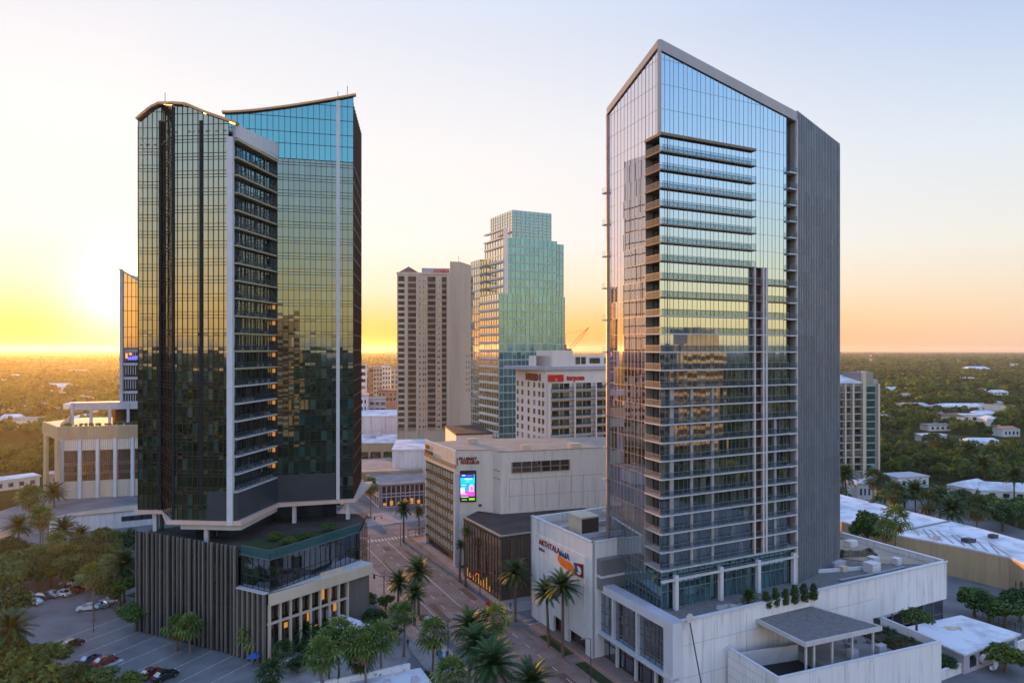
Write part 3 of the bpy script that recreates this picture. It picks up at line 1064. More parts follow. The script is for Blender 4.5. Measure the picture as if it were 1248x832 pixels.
def podium():
    p, d, n, nl = P2, D2, V2(P2.y, -P2.x), -P2
    root = thing('podium_building', 'long low white podium wrapping the foot of the tall blue glass tower', 'building', v3(KP, 0))
    F1 = KP + d * 25.5
    KB = KE + d * 26
    KC = KP + d * 26 + p * 8
    KEs = KE
    b = MB()                                              # right wall with parapet
    th = 0.45

    def wall(a, b_, z0, z1, mb, t=th):
        dr = (b_ - a).normalized()
        nn = V2(-dr.y, dr.x)
        mb.prism([a, b_, b_ + nn * t, a + nn * t], z0, z1)
    wall(KP + p * 2.2, KE - p * 24, 0, 14.5, b)
    wall(KE - p * 24, KE, 6.6, 14.5, b)
    wall(KE, KB, 6.6, 14.5, b)
    wall(KE - p * 24, KE - p * 24 + d * 3, 0, 6.6, b)
    b.build('wall', M['white_wall'], root)
    b = MB()
    b.beam(v3(KP + p * 2 + n * -0.2, 14.6), v3(KE + n * -0.2, 14.6), 0.8, 0.22)
    b.beam(v3(KE - p * 0.2, 14.6), v3(KB - p * 0.2, 14.6), 0.8, 0.22)
    b.beam(v3(KB - d * 0.2, 14.6), v3(KB - d * 0.2 - p * 30, 14.6), 0.8, 0.22)
    b.build('coping', M['white_metal'], root)
    b = MB()                                              # wall joints
    for z in (5.0, 10.4):
        b.beam(v3(KP + p * 2.2 + n * 0.004, z), v3(KE - p * 24 + n * 0.004, z), 0.03, 0.06)
    for q in (9, 16.5, 24):
        b.post(KP + p * q + n * 0.004, n, 0.05, 0.03, 0, 13.8)
    b.build('wall_joints', M['concrete'], root)
    gl, fr = MB(), MB()
    facade(gl, fr, KE - p * 23.6 - n * 0.9, KE - n * 0.9, [0, 3.2, 6.6], lin(0, 23.4, 7), None, 0, 0.25, 0.2)
    w_ = gl.build('window_band', M['glass_dark'], root)
    fr.build('mullions', [M['fin']], w_)
    b = MB()
    b.poly([v3(KP + p * 0.5 + d * 0.5, 13.35), v3(KE - p * 0.5 + d * 0.5, 13.35), v3(KB - p * 0.5 - d * 0.5, 13.35), v3(KP + d * 25.5 + p * 0.5, 13.35)])
    rf = b.build('roof', M['gravel'], root)
    b = MB()
    q = KE - p * 1.2 + d * 2
    b.prism([q, q + d * 22, q + d * 22 - p * 21, q - p * 9 + d * 5], 13.37, 13.55)
    b.build('roof_membrane', M['roof_tan'], rf)
    b = MB()
    b.prism([KE - p * 30 + d * 10, KE - p * 14 + d * 5.5, KE - p * 14 + d * 5.9, KE - p * 30 + d * 10.4], 13.37, 14.1)
    b.build('roof_kerb', M['white_metal'], rf)
    # street front: a white frame round three tall panes
    b = MB()
    b.beam(v3(KP + p * 1.2, 13.75), v3(F1 + p * 1.2, 13.75), 2.4, 1.5)
    b.post(KP + d * 1.2 + p * 1.1, nl, 2.4, 2.2, 0, 12.98)
    b.beam(v3(KP + p * 0.6, 5.1), v3(F1 + p * 0.6, 5.1), 1.7, 0.5)
    b.build('street_frame', M['white_metal'], root)
    b = MB()
    b.poly([v3(KP + p * 0.1, 14.53), v3(KP + p * 2.4, 14.53), v3(F1 + p * 2.4, 14.53), v3(F1 + p * 0.1, 14.53)])
    b.build('terrace_edge', M['lavender'], root)
    gl, fr = MB(), MB()
    off = nl * -0.7
    facade(gl, fr, F1 + off, KP + d * 2.4 + off, [5.35, 6.6, 9.0, 10.2, 12.98], lin(0, 23.1, 15), None, 0, 0.09, 0.09)
    fw = gl.build('shop_window', M['glass_dark'], root)
    fr.build('mullions', [M['mullion_blue']], fw)
    for t in (10.0, 17.4):
        b = MB()
        b.post(KP + d * t + nl * -0.35, nl, 0.4, 0.7, 5.36, 12.97)
        b.build('column', M['white_metal'], root)
    gl, fr = MB(), MB()
    facade(gl, fr, F1 + off * 2, KP + d * 2.4 + off * 2, [0.13, 3.0, 4.84], lin(0, 23.1, 9), None, 0, 0.14, 0.12)
    fw = gl.build('shop_window', M['glass_dark'], root)
    fr.build('mullions', [M['mullion_dark']], fw)
    for t in (5.5, 11.2, 17.0):
        b = MB()
        b.post(KP + d * t + nl * -0.9, nl, 0.5, 0.5, 0.13, 4.84)
        b.build('column', M['white_metal'], root)
    # roof lights and service boxes
    for (t, s, sx, sy, h, mm) in ((57, 5, 2.6, 2.2, 1.9, 'white_metal'), (63, 9, 1.8, 1.8, 1.2, 'white_metal'), (54, 11, 3.5, 1.5, 0.9, 'lavender'), (69, 19, 2.6, 1.6, 1.5, 'white_metal')):
        b = MB()
        c = KP + p * t + d * s
        b.box(v3(c, 13.37 + h / 2), (sx, sy, h), rz=GA)
        b.box(v3(c, 13.37 + h + 0.06), (sx * 1.06, sy * 1.06, 0.12), rz=GA)
        for z in (0.3, 0.5, 0.7):
            b.box(v3(c + n * (sy / 2), 13.37 + h * z), (sx * 0.8, 0.06, 0.08), rz=GA)
        tag(b.build('roof_unit', M[mm]), 'air unit %s' % {57: 'with white casing on the podium roof nearest the glass tower', 63: 'small and white beside a dark planted bed', 54: 'flat and lavender grey by the metal end wall', 69: 'white and lone on the tan roof membrane'}[t], 'roof unit')
    # screen at the tower's metal end
    b = MB()
    q = RT[4] + V2(0.5, 0)
    b.box(v3(q + V2(2.0, 1.2), 15.9), (2.4, 0.3, 5.0), rz=GA)
    b.box(v3(q + V2(3.4, -0.2), 14.9), (2.6, 2.4, 3.0), rz=GA)
    b.build('roof_screen', M['rail_frost'], root)
    return F1


PF1 = podium()

SA = xy(G(722, 803))
SB = xy(G(647, 750))


def sign_building():
    d = (SB - SA).normalized()
    p = V2(d.y, -d.x)
    root = thing('sign_building', 'plain white windowless building with a red and orange sign on its street wall', 'building', v3(SA, 0))
    H1 = 22.4
    dep = 24
    th = 0.6
    ln = (SB - SA).length
    b = MB()
    # street wall, opening at the pavement left open
    seg = [(0, 2.4, 0.0), (2.4, 8.6, 2.9), (8.6, 11.4, 0.0), (11.4, 14.6, 3.6), (14.6, ln, 0.0)]
    for (a, c, zl) in seg:
        b.prism([SA + d * a, SA + p * th + d * a, SA + p * th + d * c, SA + d * c], zl, H1)
    b.prism([SA, SA + p * dep, SA + p * dep + d * th, SA + d * th + p * 0.02], 0, H1)
    b.prism([SB - d * th, SB - d * th + p * dep, SB + p * dep, SB], 0, H1)
    b.prism([SA + p * dep, SA + p * (dep + th), SB + p * (dep + th), SB + p * dep], 0, H1)
    b.build('wall', M['white_wall'], root)
    b = MB()
    for (a, c, zl) in (seg[1], seg[3]):
        b.prism([SA + d * a + p * 1.4, SA + p * 1.6 + d * a, SA + p * 1.6 + d * c, SA + d * c + p * 1.4], 0, zl + 0.02)
    b.build('ground_floor_wall', M['roof_dark'], root)
    b = MB()                                      # slightly proud panel carrying the sign
    b.prism([SA + d * 2.5 - p * 0.12, SA + d * 2.5, SA + d * (ln - 2) + p * 0.0, SA + d * (ln - 2) - p * 0.12], 3.9, 19.2)
    b.build('wall_panel', M['white_wall'], root)
    b = MB()
    for (A, B) in ((SA, SB), (SA, SA + p * dep)):
        o = (p if B == SB else d) * (th / 2)
        b.beam(v3(A + o, H1 + 0.12), v3(B + o, H1 + 0.12), th + 0.14, 0.2)
    b.build('coping', M['white_metal'], root)
    b = MB()
    b.poly([v3(SA + (p + d) * 0.3, 20.6), v3(SA + p * (dep - 0.3) + d * 0.3, 20.6), v3(SB + p * (dep - 0.3) - d * 0.3, 20.6), v3(SB + p * 0.3 - d * 0.3, 20.6)])
    rf = b.build('roof', M['roof_tan'], root)
    b = MB()
    for t in (8.5, 16):
        b.prism([SA + d * t + p * 0.6, SA + d * t + p * (dep - 0.5), SA + d * (t + 0.4) + p * (dep - 0.5), SA + d * (t + 0.4) + p * 0.6], 20.62, 21.7)
    b.build('roof_kerb', M['white_metal'], rf)
    # link to the tower: dark bands
    b = MB()
    for z0, z1 in ((13.6, 15.9), (16.4, 19.4)):
        b.prism([SA + p * 1.0 - d * 1.6, SA + p * dep - d * 1.6, SA + p * dep - d * 0.02, SA + p * 1.0 - d * 0.02], z0, z1)
    b.build('link_wall', M['metal_panel'], root)
    b = MB()
    b.prism([SA + p * 0.9 - d * 1.7, SA + p * dep - d * 1.7, SA + p * dep - d * 0.02, SA + p * 0.9 - d * 0.02], 15.93, 16.37)
    b.build('link_ledge', M['white_metal'], root)
    # rooftop unit with a louvred front
    u = thing('rooftop_unit', 'boxy louvred air handler on the tan roof of the white sign building', 'roof unit', v3(SA + d * 10.5 + p * 7, 20.6))
    b = MB()
    c = SA + d * 11.5 + p * 5.6
    b.box(v3(c, 22.75), (4.4, 5.0, 4.3), rz=GA)
    b.box(v3(c, 24.97), (4.7, 5.3, 0.16), rz=GA)
    b.build('casing', M['cream'], u)
    b = MB()
    for k in range(16):
        b.box(v3(c - d * 2.56 + p * (-1.9 + k * 0.25), 22.7), (0.1, 0.14, 3.8), rz=GA)
    b.box(v3(c - d * 2.53, 22.7), (4.1, 0.05, 3.9), rz=GA)
    b.build('louvres', M['steel'], u)
    # the sign -------------------------------------------------
    sg = thing('wall_sign', 'maroon and navy lettering over an orange swoosh on the white street wall', 'sign', v3(SB - d * 2 - p * 0.3, 17))
    zz = lambda t, z: v3(SB - d * (t + 1.3) - p * 0.14, z)
    rd = -d
    text_mesh('ARTHTALA', 1.75, 0.09, 'sign_letters', M['maroon'], sg, zz(2.6, 17.25), rd, 0.03)
    text_mesh('alaboa', 0.95, 0.08, 'small_letters', M['navy'], sg, zz(2.6, 16.0), rd, 0.02)
    text_mesh('ahulA', 1.75, 0.09, 'sign_letters', M['navy'], sg, zz(11.0, 17.0), rd, 0.04)
    b = MB()
    pts = [(10.6, 16.85), (10.7, 16.0), (11.6, 15.3), (13.2, 15.0), (16.9, 14.85), (17.0, 15.6), (16.4, 16.3), (15.6, 16.6), (13.0, 16.75)]
    b.prism([V2(a, z) for a, z in pts], 0, 0.16)
    o = b.build('swoosh', M['orange_sign'], sg)
    me = o.data
    off = WL[sg.name]
    for v in me.vertices:
        wv = v.co + off
        v.co = zz(wv.x, wv.y) - p.to_3d() * wv.z - off
    b = MB()
    b.hexa([zz(17.2, 14.7), zz(20.2, 14.9), zz(20.2, 17.6), zz(17.2, 17.1)] + [q - p.to_3d() * 0.15 for q in (zz(17.2, 14.7), zz(20.2, 14.9), zz(20.2, 17.6), zz(17.2, 17.1))])
    b.build('sign_plate', M['maroon'], sg)
    b = MB()
    cpt = zz(18.7, 16.0) - p.to_3d() * 0.16
    ring = [cpt + rd.to_3d() * (1.0 * math.cos(a)) + Vector((0, 0, 0.85 * math.sin(a))) for a in lin(0, 2 * math.pi, 20)[:-1]]
    b.poly(ring)
    b.poly([q - p.to_3d() * 0.03 for q in ring])
    b.build('emblem_disc', M['sign_white'], sg)
    b = MB()
    b.hexa([zz(16.9, 17.0) - p.to_3d() * 0.2, zz(17.9, 17.3) - p.to_3d() * 0.2, zz(18.6, 15.7) - p.to_3d() * 0.2, zz(17.9, 15.5) - p.to_3d() * 0.2] +
           [zz(16.9, 17.0) - p.to_3d() * 0.26, zz(17.9, 17.3) - p.to_3d() * 0.26, zz(18.6, 15.7) - p.to_3d() * 0.26, zz(17.9, 15.5) - p.to_3d() * 0.26])
    b.build('emblem_mark', M['navy'], sg)


sign_building()


# ------------------------------------------------------------------ the annex with its canopy, lower right
def annex():
    A = xy(G(948.6, 826.7, 8.5))
    Pd = (xy(G(1147, 782, 8.5)) - A).normalized()
    Dd = V2(-Pd.y, Pd.x)
    root = thing('roof_annex', 'white walled annex with an open sunken roof terrace beside the podium', 'building', v3(A, 0))
    lx, ly = 36.5, 12.0
    b = MB()
    t = 0.4
    for (q0, q1) in (((0, 0), (lx, t)), ((0, t), (t, ly)), ((lx - t, t), (lx, ly)),):
        b.prism([A + Pd * q0[0] + Dd * q0[1], A + Pd * q1[0] + Dd * q0[1], A + Pd * q1[0] + Dd * q1[1], A + Pd * q0[0] + Dd * q1[1]], 0, 8.5)
    b.build('wall', M['white_wall'], root)
    b = MB()
    b.prism([A + (Pd + Dd) * t, A + Pd * (lx - t) + Dd * t, A + Pd * (lx - t) + Dd * ly, A + Pd * t + Dd * ly], 4.0, 5.4)
    b.build('deck', M['dark'], root)
    b = MB()
    b.prism([A + Pd * 13 + Dd * t, A + Pd * (lx - t) + Dd * t, A + Pd * (lx - t) + Dd * ly, A + Pd * 13 + Dd * ly], 5.41, 6.9)
    b.build('raised_deck', M['roof_grey'], root)
    b = MB()
    b.beam(v3(A + Dd * 0.2, 8.58), v3(A + Pd * lx + Dd * 0.2, 8.58), 0.55, 0.14)
    b.beam(v3(A + Pd * 0.2 + Dd * 0.5, 8.58), v3(A + Pd * 0.2 + Dd * ly, 8.58), 0.55, 0.14)
    b.beam(v3(A + Pd * (lx - 0.2) + Dd * 0.5, 8.58), v3(A + Pd * (lx - 0.2) + Dd * ly, 8.58), 0.55, 0.14)
    b.build('coping', M['white_metal'], root)
    b = MB()
    for z in (2.2, 3.9, 5.6, 7.1):
        b.beam(v3(A - Pd * 0.004 + Dd * 0.4, z), v3(A - Pd * 0.004 + Dd * ly, z), 0.02, 0.05)
    b.build('wall_joints', M['concrete'], root)
    b = MB()                                      # a low partition with planting on top
    b.prism([A + Pd * 0.5 + Dd * 10.2, A + Pd * 13 + Dd * 9.2, A + Pd * 13 + Dd * 9.5, A + Pd * 0.5 + Dd * 10.5], 5.41, 8.1)
    b.build('partition', M['slab'], root)
    # canopy
    c0 = xy(G(981, 783, 12.0))
    c1 = xy(G(1074.5, 763, 12.0))
    c2 = xy(G(976.6, 735, 12.0))
    c3 = xy(G(906.6, 746, 12.0))
    cr = thing('terrace_canopy', 'flat grey roofed canopy on slim white posts over the annex terrace', 'canopy', v3(c0, 5.4))
    b = MB()
    b.prism([c0, c1, c2, c3], 11.55, 12.0)
    b.build('canopy_roof', M['gravel'], cr)
    b = MB()
    for (a, e) in ((c0, c1), (c3, c0), (c1, c2)):
        b.beam(v3(a, 11.72), v3(e, 11.72), 0.3, 0.75)
    b.build('fascia', M['slab'], cr)
    for (s, q) in ((0.03, 0), (0.13, 0), (0.36, 0), (0.62, 0), (0.9, 0), (0.02, 0.8), (0.5, 0.55)):
        b = MB()
        pt = c0 + (c1 - c0) * s + (c3 - c0) * q + Dd * 0.3
        b.post(pt, Dd, 0.28, 0.28, 5.41, 11.56)
        b.build('post', M['slab'], cr)
    # things on the terrace
    spots = [(20, 4, 'cabinet', 'pale cabinet under the terrace canopy'), (26, 3.5, 'cabinet', 'pale cabinet at the edge of the terrace canopy'), ]
    for (a, e, nm, lbl) in spots:
        b = MB()
        c = A + Pd * a + Dd * e
        b.box(v3(c, 7.55), (1.8, 1.0, 1.3), rz=GA)
        b.box(v3(c, 8.25), (1.9, 1.1, 0.1), rz=GA)
        b.box(v3(c - Dd * 0.52, 7.5), (0.04, 0.04, 1.1), rz=GA)
        tag(b.build(nm, M['lavender']), lbl, 'cabinet')
    for k in range(5):
        c = A + Pd * (22.5 + k * 2.6) + Dd * (7.0 + (k % 2) * 1.5)
        t_ = thing('lounge_chair', ['dark lounge chair in the shade of the annex canopy', 'dark lounge chair second along the annex terrace', 'dark lounge chair midway along the annex terrace', 'dark lounge chair by the terrace tree planter', 'dark lounge chair at the far end of the annex terrace'][k], 'chair', v3(c, 6.9), 'lounge chairs on the annex terrace')
        b = MB(); b.box(v3(c, 7.3), (0.7, 1.4, 0.14), rz=GA + k * 0.4)
        for sx in (-0.3, 0.3):
            for sy in (-0.6, 0.6):
                b.box(v3(c, 7.07) + Matrix.Rotation(GA + k * 0.4, 3, 'Z') @ Vector((sx, sy, 0)), (0.06, 0.06, 0.34))
        b.build('seat', M['steel'], t_)
        b = MB(); q = Matrix.Rotation(GA + k * 0.4, 3, 'Z')
        b.hexa([v3(c, 7.35) + q @ Vector(v) for v in ((-0.35, 0.6, 0), (0.35, 0.6, 0), (0.35, 0.7, 0), (-0.35, 0.7, 0), (-0.35, 1.0, 0.6), (0.35, 1.0, 0.6), (0.35, 1.1, 0.6), (-0.35, 1.1, 0.6))])
        b.build('backrest', M['steel'], t_)
    return A, Pd, Dd


AN = annex()


def satellite_lamp():
    c = xy(G(846, 830, 1)) - P2 * 0.2
    q = KP + P2 * 3.3 + V2(P2.y, -P2.x) * 1.6
    root = thing('wall_flagpole', 'thin dark leaning pole against the white podium wall with a pale disc at its tip', 'pole', v3(q, 0))
    n = V2(P2.y, -P2.x)
    top = v3(KP + P2 * 3.0 + n * 0.6, 14.9)
    b = MB()
    b.tube([v3(KP + P2 * 5.2 + n * 2.2, 0.0), top], 0.11)
    b.build('pole', M['steel'], root)
    b = MB()
    ring = [top + v3(P2, 0) * (0.75 * math.cos(a)) + Vector((0, 0, 0.3 + 0.75 * math.sin(a))) for a in lin(0, 2 * math.pi, 18)[:-1]]
    r2 = [x + v3(n, 0) * 0.15 for x in ring]
    b.poly(ring)
    b.poly(r2)
    for i in range(18):
        b.poly([ring[i], ring[(i + 1) % 18], r2[(i + 1) % 18], r2[i]])
    b.build('disc', M['slab'], root)


satellite_lamp()


# blue-white flat roof pavilion beyond the annex, and the fence below it
def pavilion():
    q = [xy(G(1171, 749, 4)), xy(G(1102, 764, 4)), xy(G(1175, 797, 4)), xy(G(1245, 772, 4))]
    q = [q[1], q[2], q[3], q[0]]
    root = thing('flat_roof_pavilion', 'low blue walled pavilion under a white flat roof with a tan stain', 'building', v3(q[1], 0))
    b = MB()
    b.prism(q, 3.65, 4.0)
    rf = b.build('roof', M['roof_white'], root)
    c = (q[0] + q[2]) / 2
    inn = [c + (x - c) * 0.93 for x in q]
    b = MB()
    b.prism(inn, 0, 3.64)
    b.build('wall', M['lavender'], root)
    b = MB()
    for k in range(5):
        a = inn[1] + (inn[2] - inn[1]) * (0.1 + k * 0.18)
        e = inn[1] + (inn[2] - inn[1]) * (0.22 + k * 0.18)
        nn = (inn[2] - inn[1]).normalized()
        nn = V2(nn.y, -nn.x) * 0.03
        b.poly([v3(a + nn, 0.8), v3(e + nn, 0.8), v3(e + nn, 3.0), v3(a + nn, 3.0)])
    b.build('window', M['glass_dark'], root)
    b = MB()
    ring = [c + V2(-1.0, 1.2) + V2(math.cos(a) * (1.9 + U(-0.7, 0.8)), math.sin(a) * (1.2 + U(-0.5, 0.6))) for a in lin(0, 2 * math.pi, 18)[:-1]]
    b.poly([v3(x, 4.005) for x in ring])
    b.build('stain', mat('stain', (0.42, 0.30, 0.15), (0.55, 0.50, 0.42), 1.2, 0.9), rf)
    for k, (x, y) in enumerate(((1110, 745), (1163, 790))):
        pass
    # garden wall and slide
    w0, w1 = xy(G(1150, 828)), xy(G(1250, 790))
    b = MB()
    dr = (w1 - w0).normalized()
    nn = V2(-dr.y, dr.x) * 0.3
    e = w1 + dr * 6
    b.prism([w0 - dr * 2, e, e + nn, w0 - dr * 2 + nn], 0, 1.7)
    b.prism([w0 - dr * 2.1 - nn * 0.2, e - nn * 0.2, e + nn * 1.2, w0 - dr * 2.1 + nn * 1.2], 1.7, 1.85)
    tag(b.build('garden_wall', M['white_wall']), 'low pale garden wall in front of the flat roofed pavilion', 'wall')
    b = MB()
    c = G(1222, 812, 1.0)
    pts = [c + Vector((-2.2 + 0.9 * math.cos(a), 0.4 * a, 1.0 + 0.9 * math.sin(a))) for a in lin(-2.0, 4.2, 14)]
    pts += [c + Vector((1.2, 1.6, 0.7)), c + Vector((2.4, 2.0, 1.5)), c + Vector((3.6, 2.6, 2.4))]
    b.tube(pts, 0.42, 9)
    tag(b.build('play_slide', M['white_metal'], smooth=True), 'white curled tube slide by the garden wall of the pavilion', 'slide')
    # road fence to the right
    f0, f1 = xy(G(1165, 752)), xy(G(1252, 786))
    f0 = f0 + V2(6, 0)
    f1 = f1 + V2(6, 0)
    fr = thing('railing_fence', 'dark low railing fence beside the pavilion and the pavement', 'fence', v3(f0, 0))
    b = MB()
    for z in (0.9, 1.3):
        b.beam(v3(f0, z), v3(f1, z), 0.07, 0.08)
    b.build('rails', M['steel'], fr)
    for k in range(14):
        b = MB()
        b.box(v3(f0 + (f1 - f0) * (k / 13), 0.7), (0.1, 0.1, 1.4))
        b.build('post', M['steel'], fr)


pavilion()


# ------------------------------------------------------------------ big white flat-roofed block at the right edge
def flat_block():
    q = [G(1093, 653, 8), G(1171, 667, 8), G(1230, 680, 8), G(1262, 694, 8)]
    q = [xy(x) for x in q]
    q += [V2(142, 150), V2(172, 172), xy(G(1248, 660, 8)), xy(G(1190, 644, 8)), xy(G(1120, 627, 8)), xy(G(1023, 603, 8)), V2(96, 240), V2(99, 205)]
    root = thing('flat_roof_block', 'sprawling tan walled block with a dirty white membrane roof', 'building', v3(q[0], 0))
    b = MB()
    b.prism(q, 0, 7.9)
    b.build('wall', M['tan'], root)
    c = V2(125, 195)
    b = MB()
    b.prism([c + (x - c) * 1.006 for x in q], 7.9, 8.35, 0)
    rf = b.build('roof', M['roof_white'], root)
    b = MB()
    a, e = xy(G(1093, 653, 8)), xy(G(1210, 648, 8))
    b.beam(v3(q[0] + V2(2, 3), 8.5), v3(xy(G(1160, 636, 8)), 8.5), 0.4, 0.35)
    for k in range(9):
        s = q[0] + V2(6 + k * 3.2, 2.0 - k * 1.6)
        s = G(1120 + k * 14, 652 + k * 3.3, 8.3)
        e = s + Vector((3.5, 9 + U(-2, 4), 0.03))
        b.beam(s + Vector((0, 0, 0.08)), e + Vector((0, 0, 0.05)), 0.5, 0.06)
    b.build('roof_seams', M['metal_panel'], rf)
    b = MB()
    for (px, py) in ((1205, 706), (1150, 676)):
        s = G(px, py, 4.5)
    b.build('vent', M['steel'], root)
    units = [(1180, 660, 2.8, 'dark air unit with blue skirting on the dirty white roof'), (1210, 655, 2.0, 'small dark air unit at the back of the dirty white roof'), (1062, 612, 1.6, 'tiny air unit far along the dirty white roof'), (1141, 657, 1.3, 'pale blue vent box at the tan parapet of the white roof')]
    for (px, py, sz, lbl) in units:
        s = G(px, py, 8.4)
        b = MB()
        b.box(s + Vector((0, 0, 0.45)), (sz, sz * 0.7, 0.9), rz=0.3)
        b.box(s + Vector((0, 0, 0.98)), (sz * 0.7, sz * 0.5, 0.16), rz=0.3)
        b.tube([s + Vector((sz * 0.7, 0, 0.05)), s + Vector((sz * 0.7, 0, 0.9))], 0.15)
        tag(b.build('roof_unit', M['steel'] if sz > 1.4 else M['lavender']), lbl, 'roof unit')
    b = MB()
    for k in range(2):
        s = G(1238 + k * 6, 712, 3.0)
        b.box(s, (0.9, 0.2, 1.6), rz=0.9)
    b.build('window', M['glass_dark'], root)


flat_block()


# ------------------------------------------------------------------ dark glass tower on the left
def left_tower():
    A = AT(168.5, 149.8).xy
    B = AT(197, 149.8).xy
    C = AT(210, 141).xy
    Dd = AT(279, 140).xy
    D2_ = AT(289.5, 140.0).xy
    E = AT(338, 157).xy
    F = AT(430.5, 161).xy
    zs0 = 24.0
    root = thing('glass_tower', 'dark bronze glass tower with a curved copper edged roof above a finned podium', 'tower', v3(C, 20.0))
    FH = 3.62
    lev = [103.2 - FH * k for k in range(22)]            # lowest about 27.2
    lev = lev[::-1]
    zlo = lev[0]
    # panes grouped by storey: a tall band and two low ones
    zs = []
    for z in lev:
        zs += [z, z + 0.75, z + FH - 0.6]
    zs = [zs0 + 0.9] + zs + [108.5, 112, 116, 120]
    zs = sorted(set(round(z, 3) for z in zs))
    rn = lambda x, z: R()
    M_ = [M['mullion_bronze']]
    roofpx = [(168, 110.0), (185, 112.6), (197, 113.6), (210, 110.4), (228, 110.1), (252, 108.3), (290, 105.9)]

    def rz(px):
        for (a, za), (b, zb) in zip(roofpx, roofpx[1:]):
            if a <= px <= b:
                return za + (zb - za) * (px - a) / (b - a)
        return roofpx[-1][1]
    # front bay and stepped left bay
    gl, fr = MB(), MB()
    lnCD = (Dd - C).length
    xs = lin(0, lnCD, 11)
    slot = lambda t, z: 0.47 * lnCD < t < 0.56 * lnCD
    facade(gl, fr, C, Dd, zs, xs, lambda t: rz(210 + t / lnCD * 69), 0, 0.10, 0.09, 0.14, 0.0055, rn=rn)
    cw = gl.build('wall_glazing', M['glass_bronze'], root)
    fr.build('mullions', M_, cw)
    gl, fr = MB(), MB()
    lnAB = (B - A).length
    facade(gl, fr, A, B, zs, lin(0, lnAB, 5), lambda t: rz(168.5 + t / lnAB * 28), 0, 0.10, 0.09, 0.14, 0.0055, rn=rn)
    cw = gl.build('wall_glazing', M['glass_bronze'], root)
    fr.build('mullions', M_, cw)
    gl, fr = MB(), MB()
    lnBC = (C - B).length
    facade(gl, fr, B, C, zs, lin(0, lnBC, 5), lambda t: 110.4 + (113.6 - 110.4) * (1 - t / lnBC), 0, 0.10, 0.09, 0.12, 0.004, rn=lambda x, z: R() * 0.5)
    cw = gl.build('wall_glazing', M['glass_bronze'], root)
    fr.build('mullions', M_, cw)
    b = MB()
    n = V2(0, -1)
    for q in (B - V2(0.2, 0), C + V2(0.2, 0.1)):
        b.post(q + n * 0.1, n, 0.55, 0.5, zs0, 110)
    q = C + (Dd - C) * 0.515
    b.post(q + n * 0.12, n, 0.75, 0.12, zs0 + 3, 107)
    for k, z in enumerate(lev):
        b.box(v3(q + n * 0.22, z + 1.8), (0.6, 0.2, 1.2), 0)
    b.build('dark_slot', M['dark'], root)
    # white column at the front corner
    b = MB()
    b.post(Dd + V2(0.35, -0.1), n, 1.15, 1.0, zs0, 103.4)
    b.build('corner_column', M['white_metal'], root)
    # balcony recess D > E
    de = (E - D2_)
    ln = de.length
    t_ = de.normalized()
    nr = V2(t_.y, -t_.x)
    gl, fr = MB(), MB()
    Di = Dd + V2(1.0, 0.3) - nr * 0.9
    Ei = E - nr * 0.9
    ln2 = (Ei - Di).length
    facade(gl, fr, Di, Ei, [zlo] + lev[1:], lin(0, ln2, 9), None, 0, 0.12, 0.35, 0.12, 0.004)
    rg = gl.build('balcony_glazing', M['glass_dark'], root)
    fr.build('mullions', [M['mullion_dark']], rg)
    b = MB()
    b.poly([v3(Ei, zs0), v3(E, zs0), v3(E, 103.3), v3(Ei, 103.3)])
    b.build('recess_side', M['spandrel'], root)
    for k, z in enumerate(lev):
        b = MB()
        o = 0.25
        b.prism([D2_ + V2(-0.4, 0.4) + nr * o, E + nr * o - t_ * 0.5, Ei - t_ * 0.5 + nr * 0.1, Di + nr * 0.1], z - 0.32, z)
        if k == 0:
            continue
        sb = b.build('balcony', M['slab_sunlit'] if k >= 8 else M['slab'], root)
        b = MB()
        p0, p1 = D2_ + V2(-0.4, 0.4) + nr * (o - 0.08), E + nr * (o - 0.08) - t_ * 0.5
        b.beam(v3(p0, z + 0.54), v3(p1, z + 0.54), 0.04, 1.05)
        r_ = b.build('railing', M['rail_glass'], sb)
        b = MB()
        b.beam(v3(p0, z + 1.1), v3(p1, z + 1.1), 0.07, 0.06)
        for q in lin(0.3, ln - 1.2, 9):
            b.post(p0 + t_ * q, nr, 0.05, 0.06, z, z + 1.1)
        b.build('handrail', M['steel'], r_)
        b = MB()                                       # furniture and planters seen through the rails
        for j in range(4):
            q = p0 + t_ * U(1, ln - 2) - nr * U(0.3, 0.7)
            b.box(v3(q, z + 0.35), (0.6, 0.6, U(0.4, 0.8)), rz=R())
        b.build('balcony_furniture', [M['skin_pot']], sb)
        # lit soffit lamp at the inner end, lower floors
        if k < 12:
            b = MB()
            b.box(v3(Ei - t_ * 0.9 + nr * 0.5, z + 2.6), (0.5, 0.5, 0.9))
            b.build('wall_light', M['warm_window'], sb)
    # sloping grey beam over the recess
    b = MB()
    b.hexa([v3(D2_ + V2(-0.2, 0.0), 103.5), v3(E + nr * 0.2, 103.5), v3(E - nr * 1.0, 103.5), v3(Dd + V2(0.2, 1.2), 103.5),
            v3(D2_ + V2(-0.2, 0.0), 106.1), v3(E + nr * 0.2, 107.2), v3(E - nr * 1.0, 107.2), v3(Dd + V2(0.2, 1.2), 106.1)])
    b.build('roof_beam', M['white_metal'], root)
    b = MB()
    b.hexa([v3(D2_ + V2(-0.1, 0.2), 102.9), v3(E + nr * 0.1, 102.9), v3(E - nr * 0.9, 102.9), v3(Dd + V2(0.3, 1.2), 102.9),
            v3(D2_ + V2(-0.1, 0.2), 103.49), v3(E + nr * 0.1, 103.49), v3(E - nr * 0.9, 103.49), v3(Dd + V2(0.3, 1.2), 103.49)])
    b.build('soffit', M['slab_sunlit'], root)
    # right wing E > F, teal crown above
    gl, fr, cr = MB(), MB(), MB()
    ef = (F - E).normalized()
    nf = V2(ef.y, -ef.x)
    ln = (F - E).length
    back = 11.2
    E0 = E - ef * back
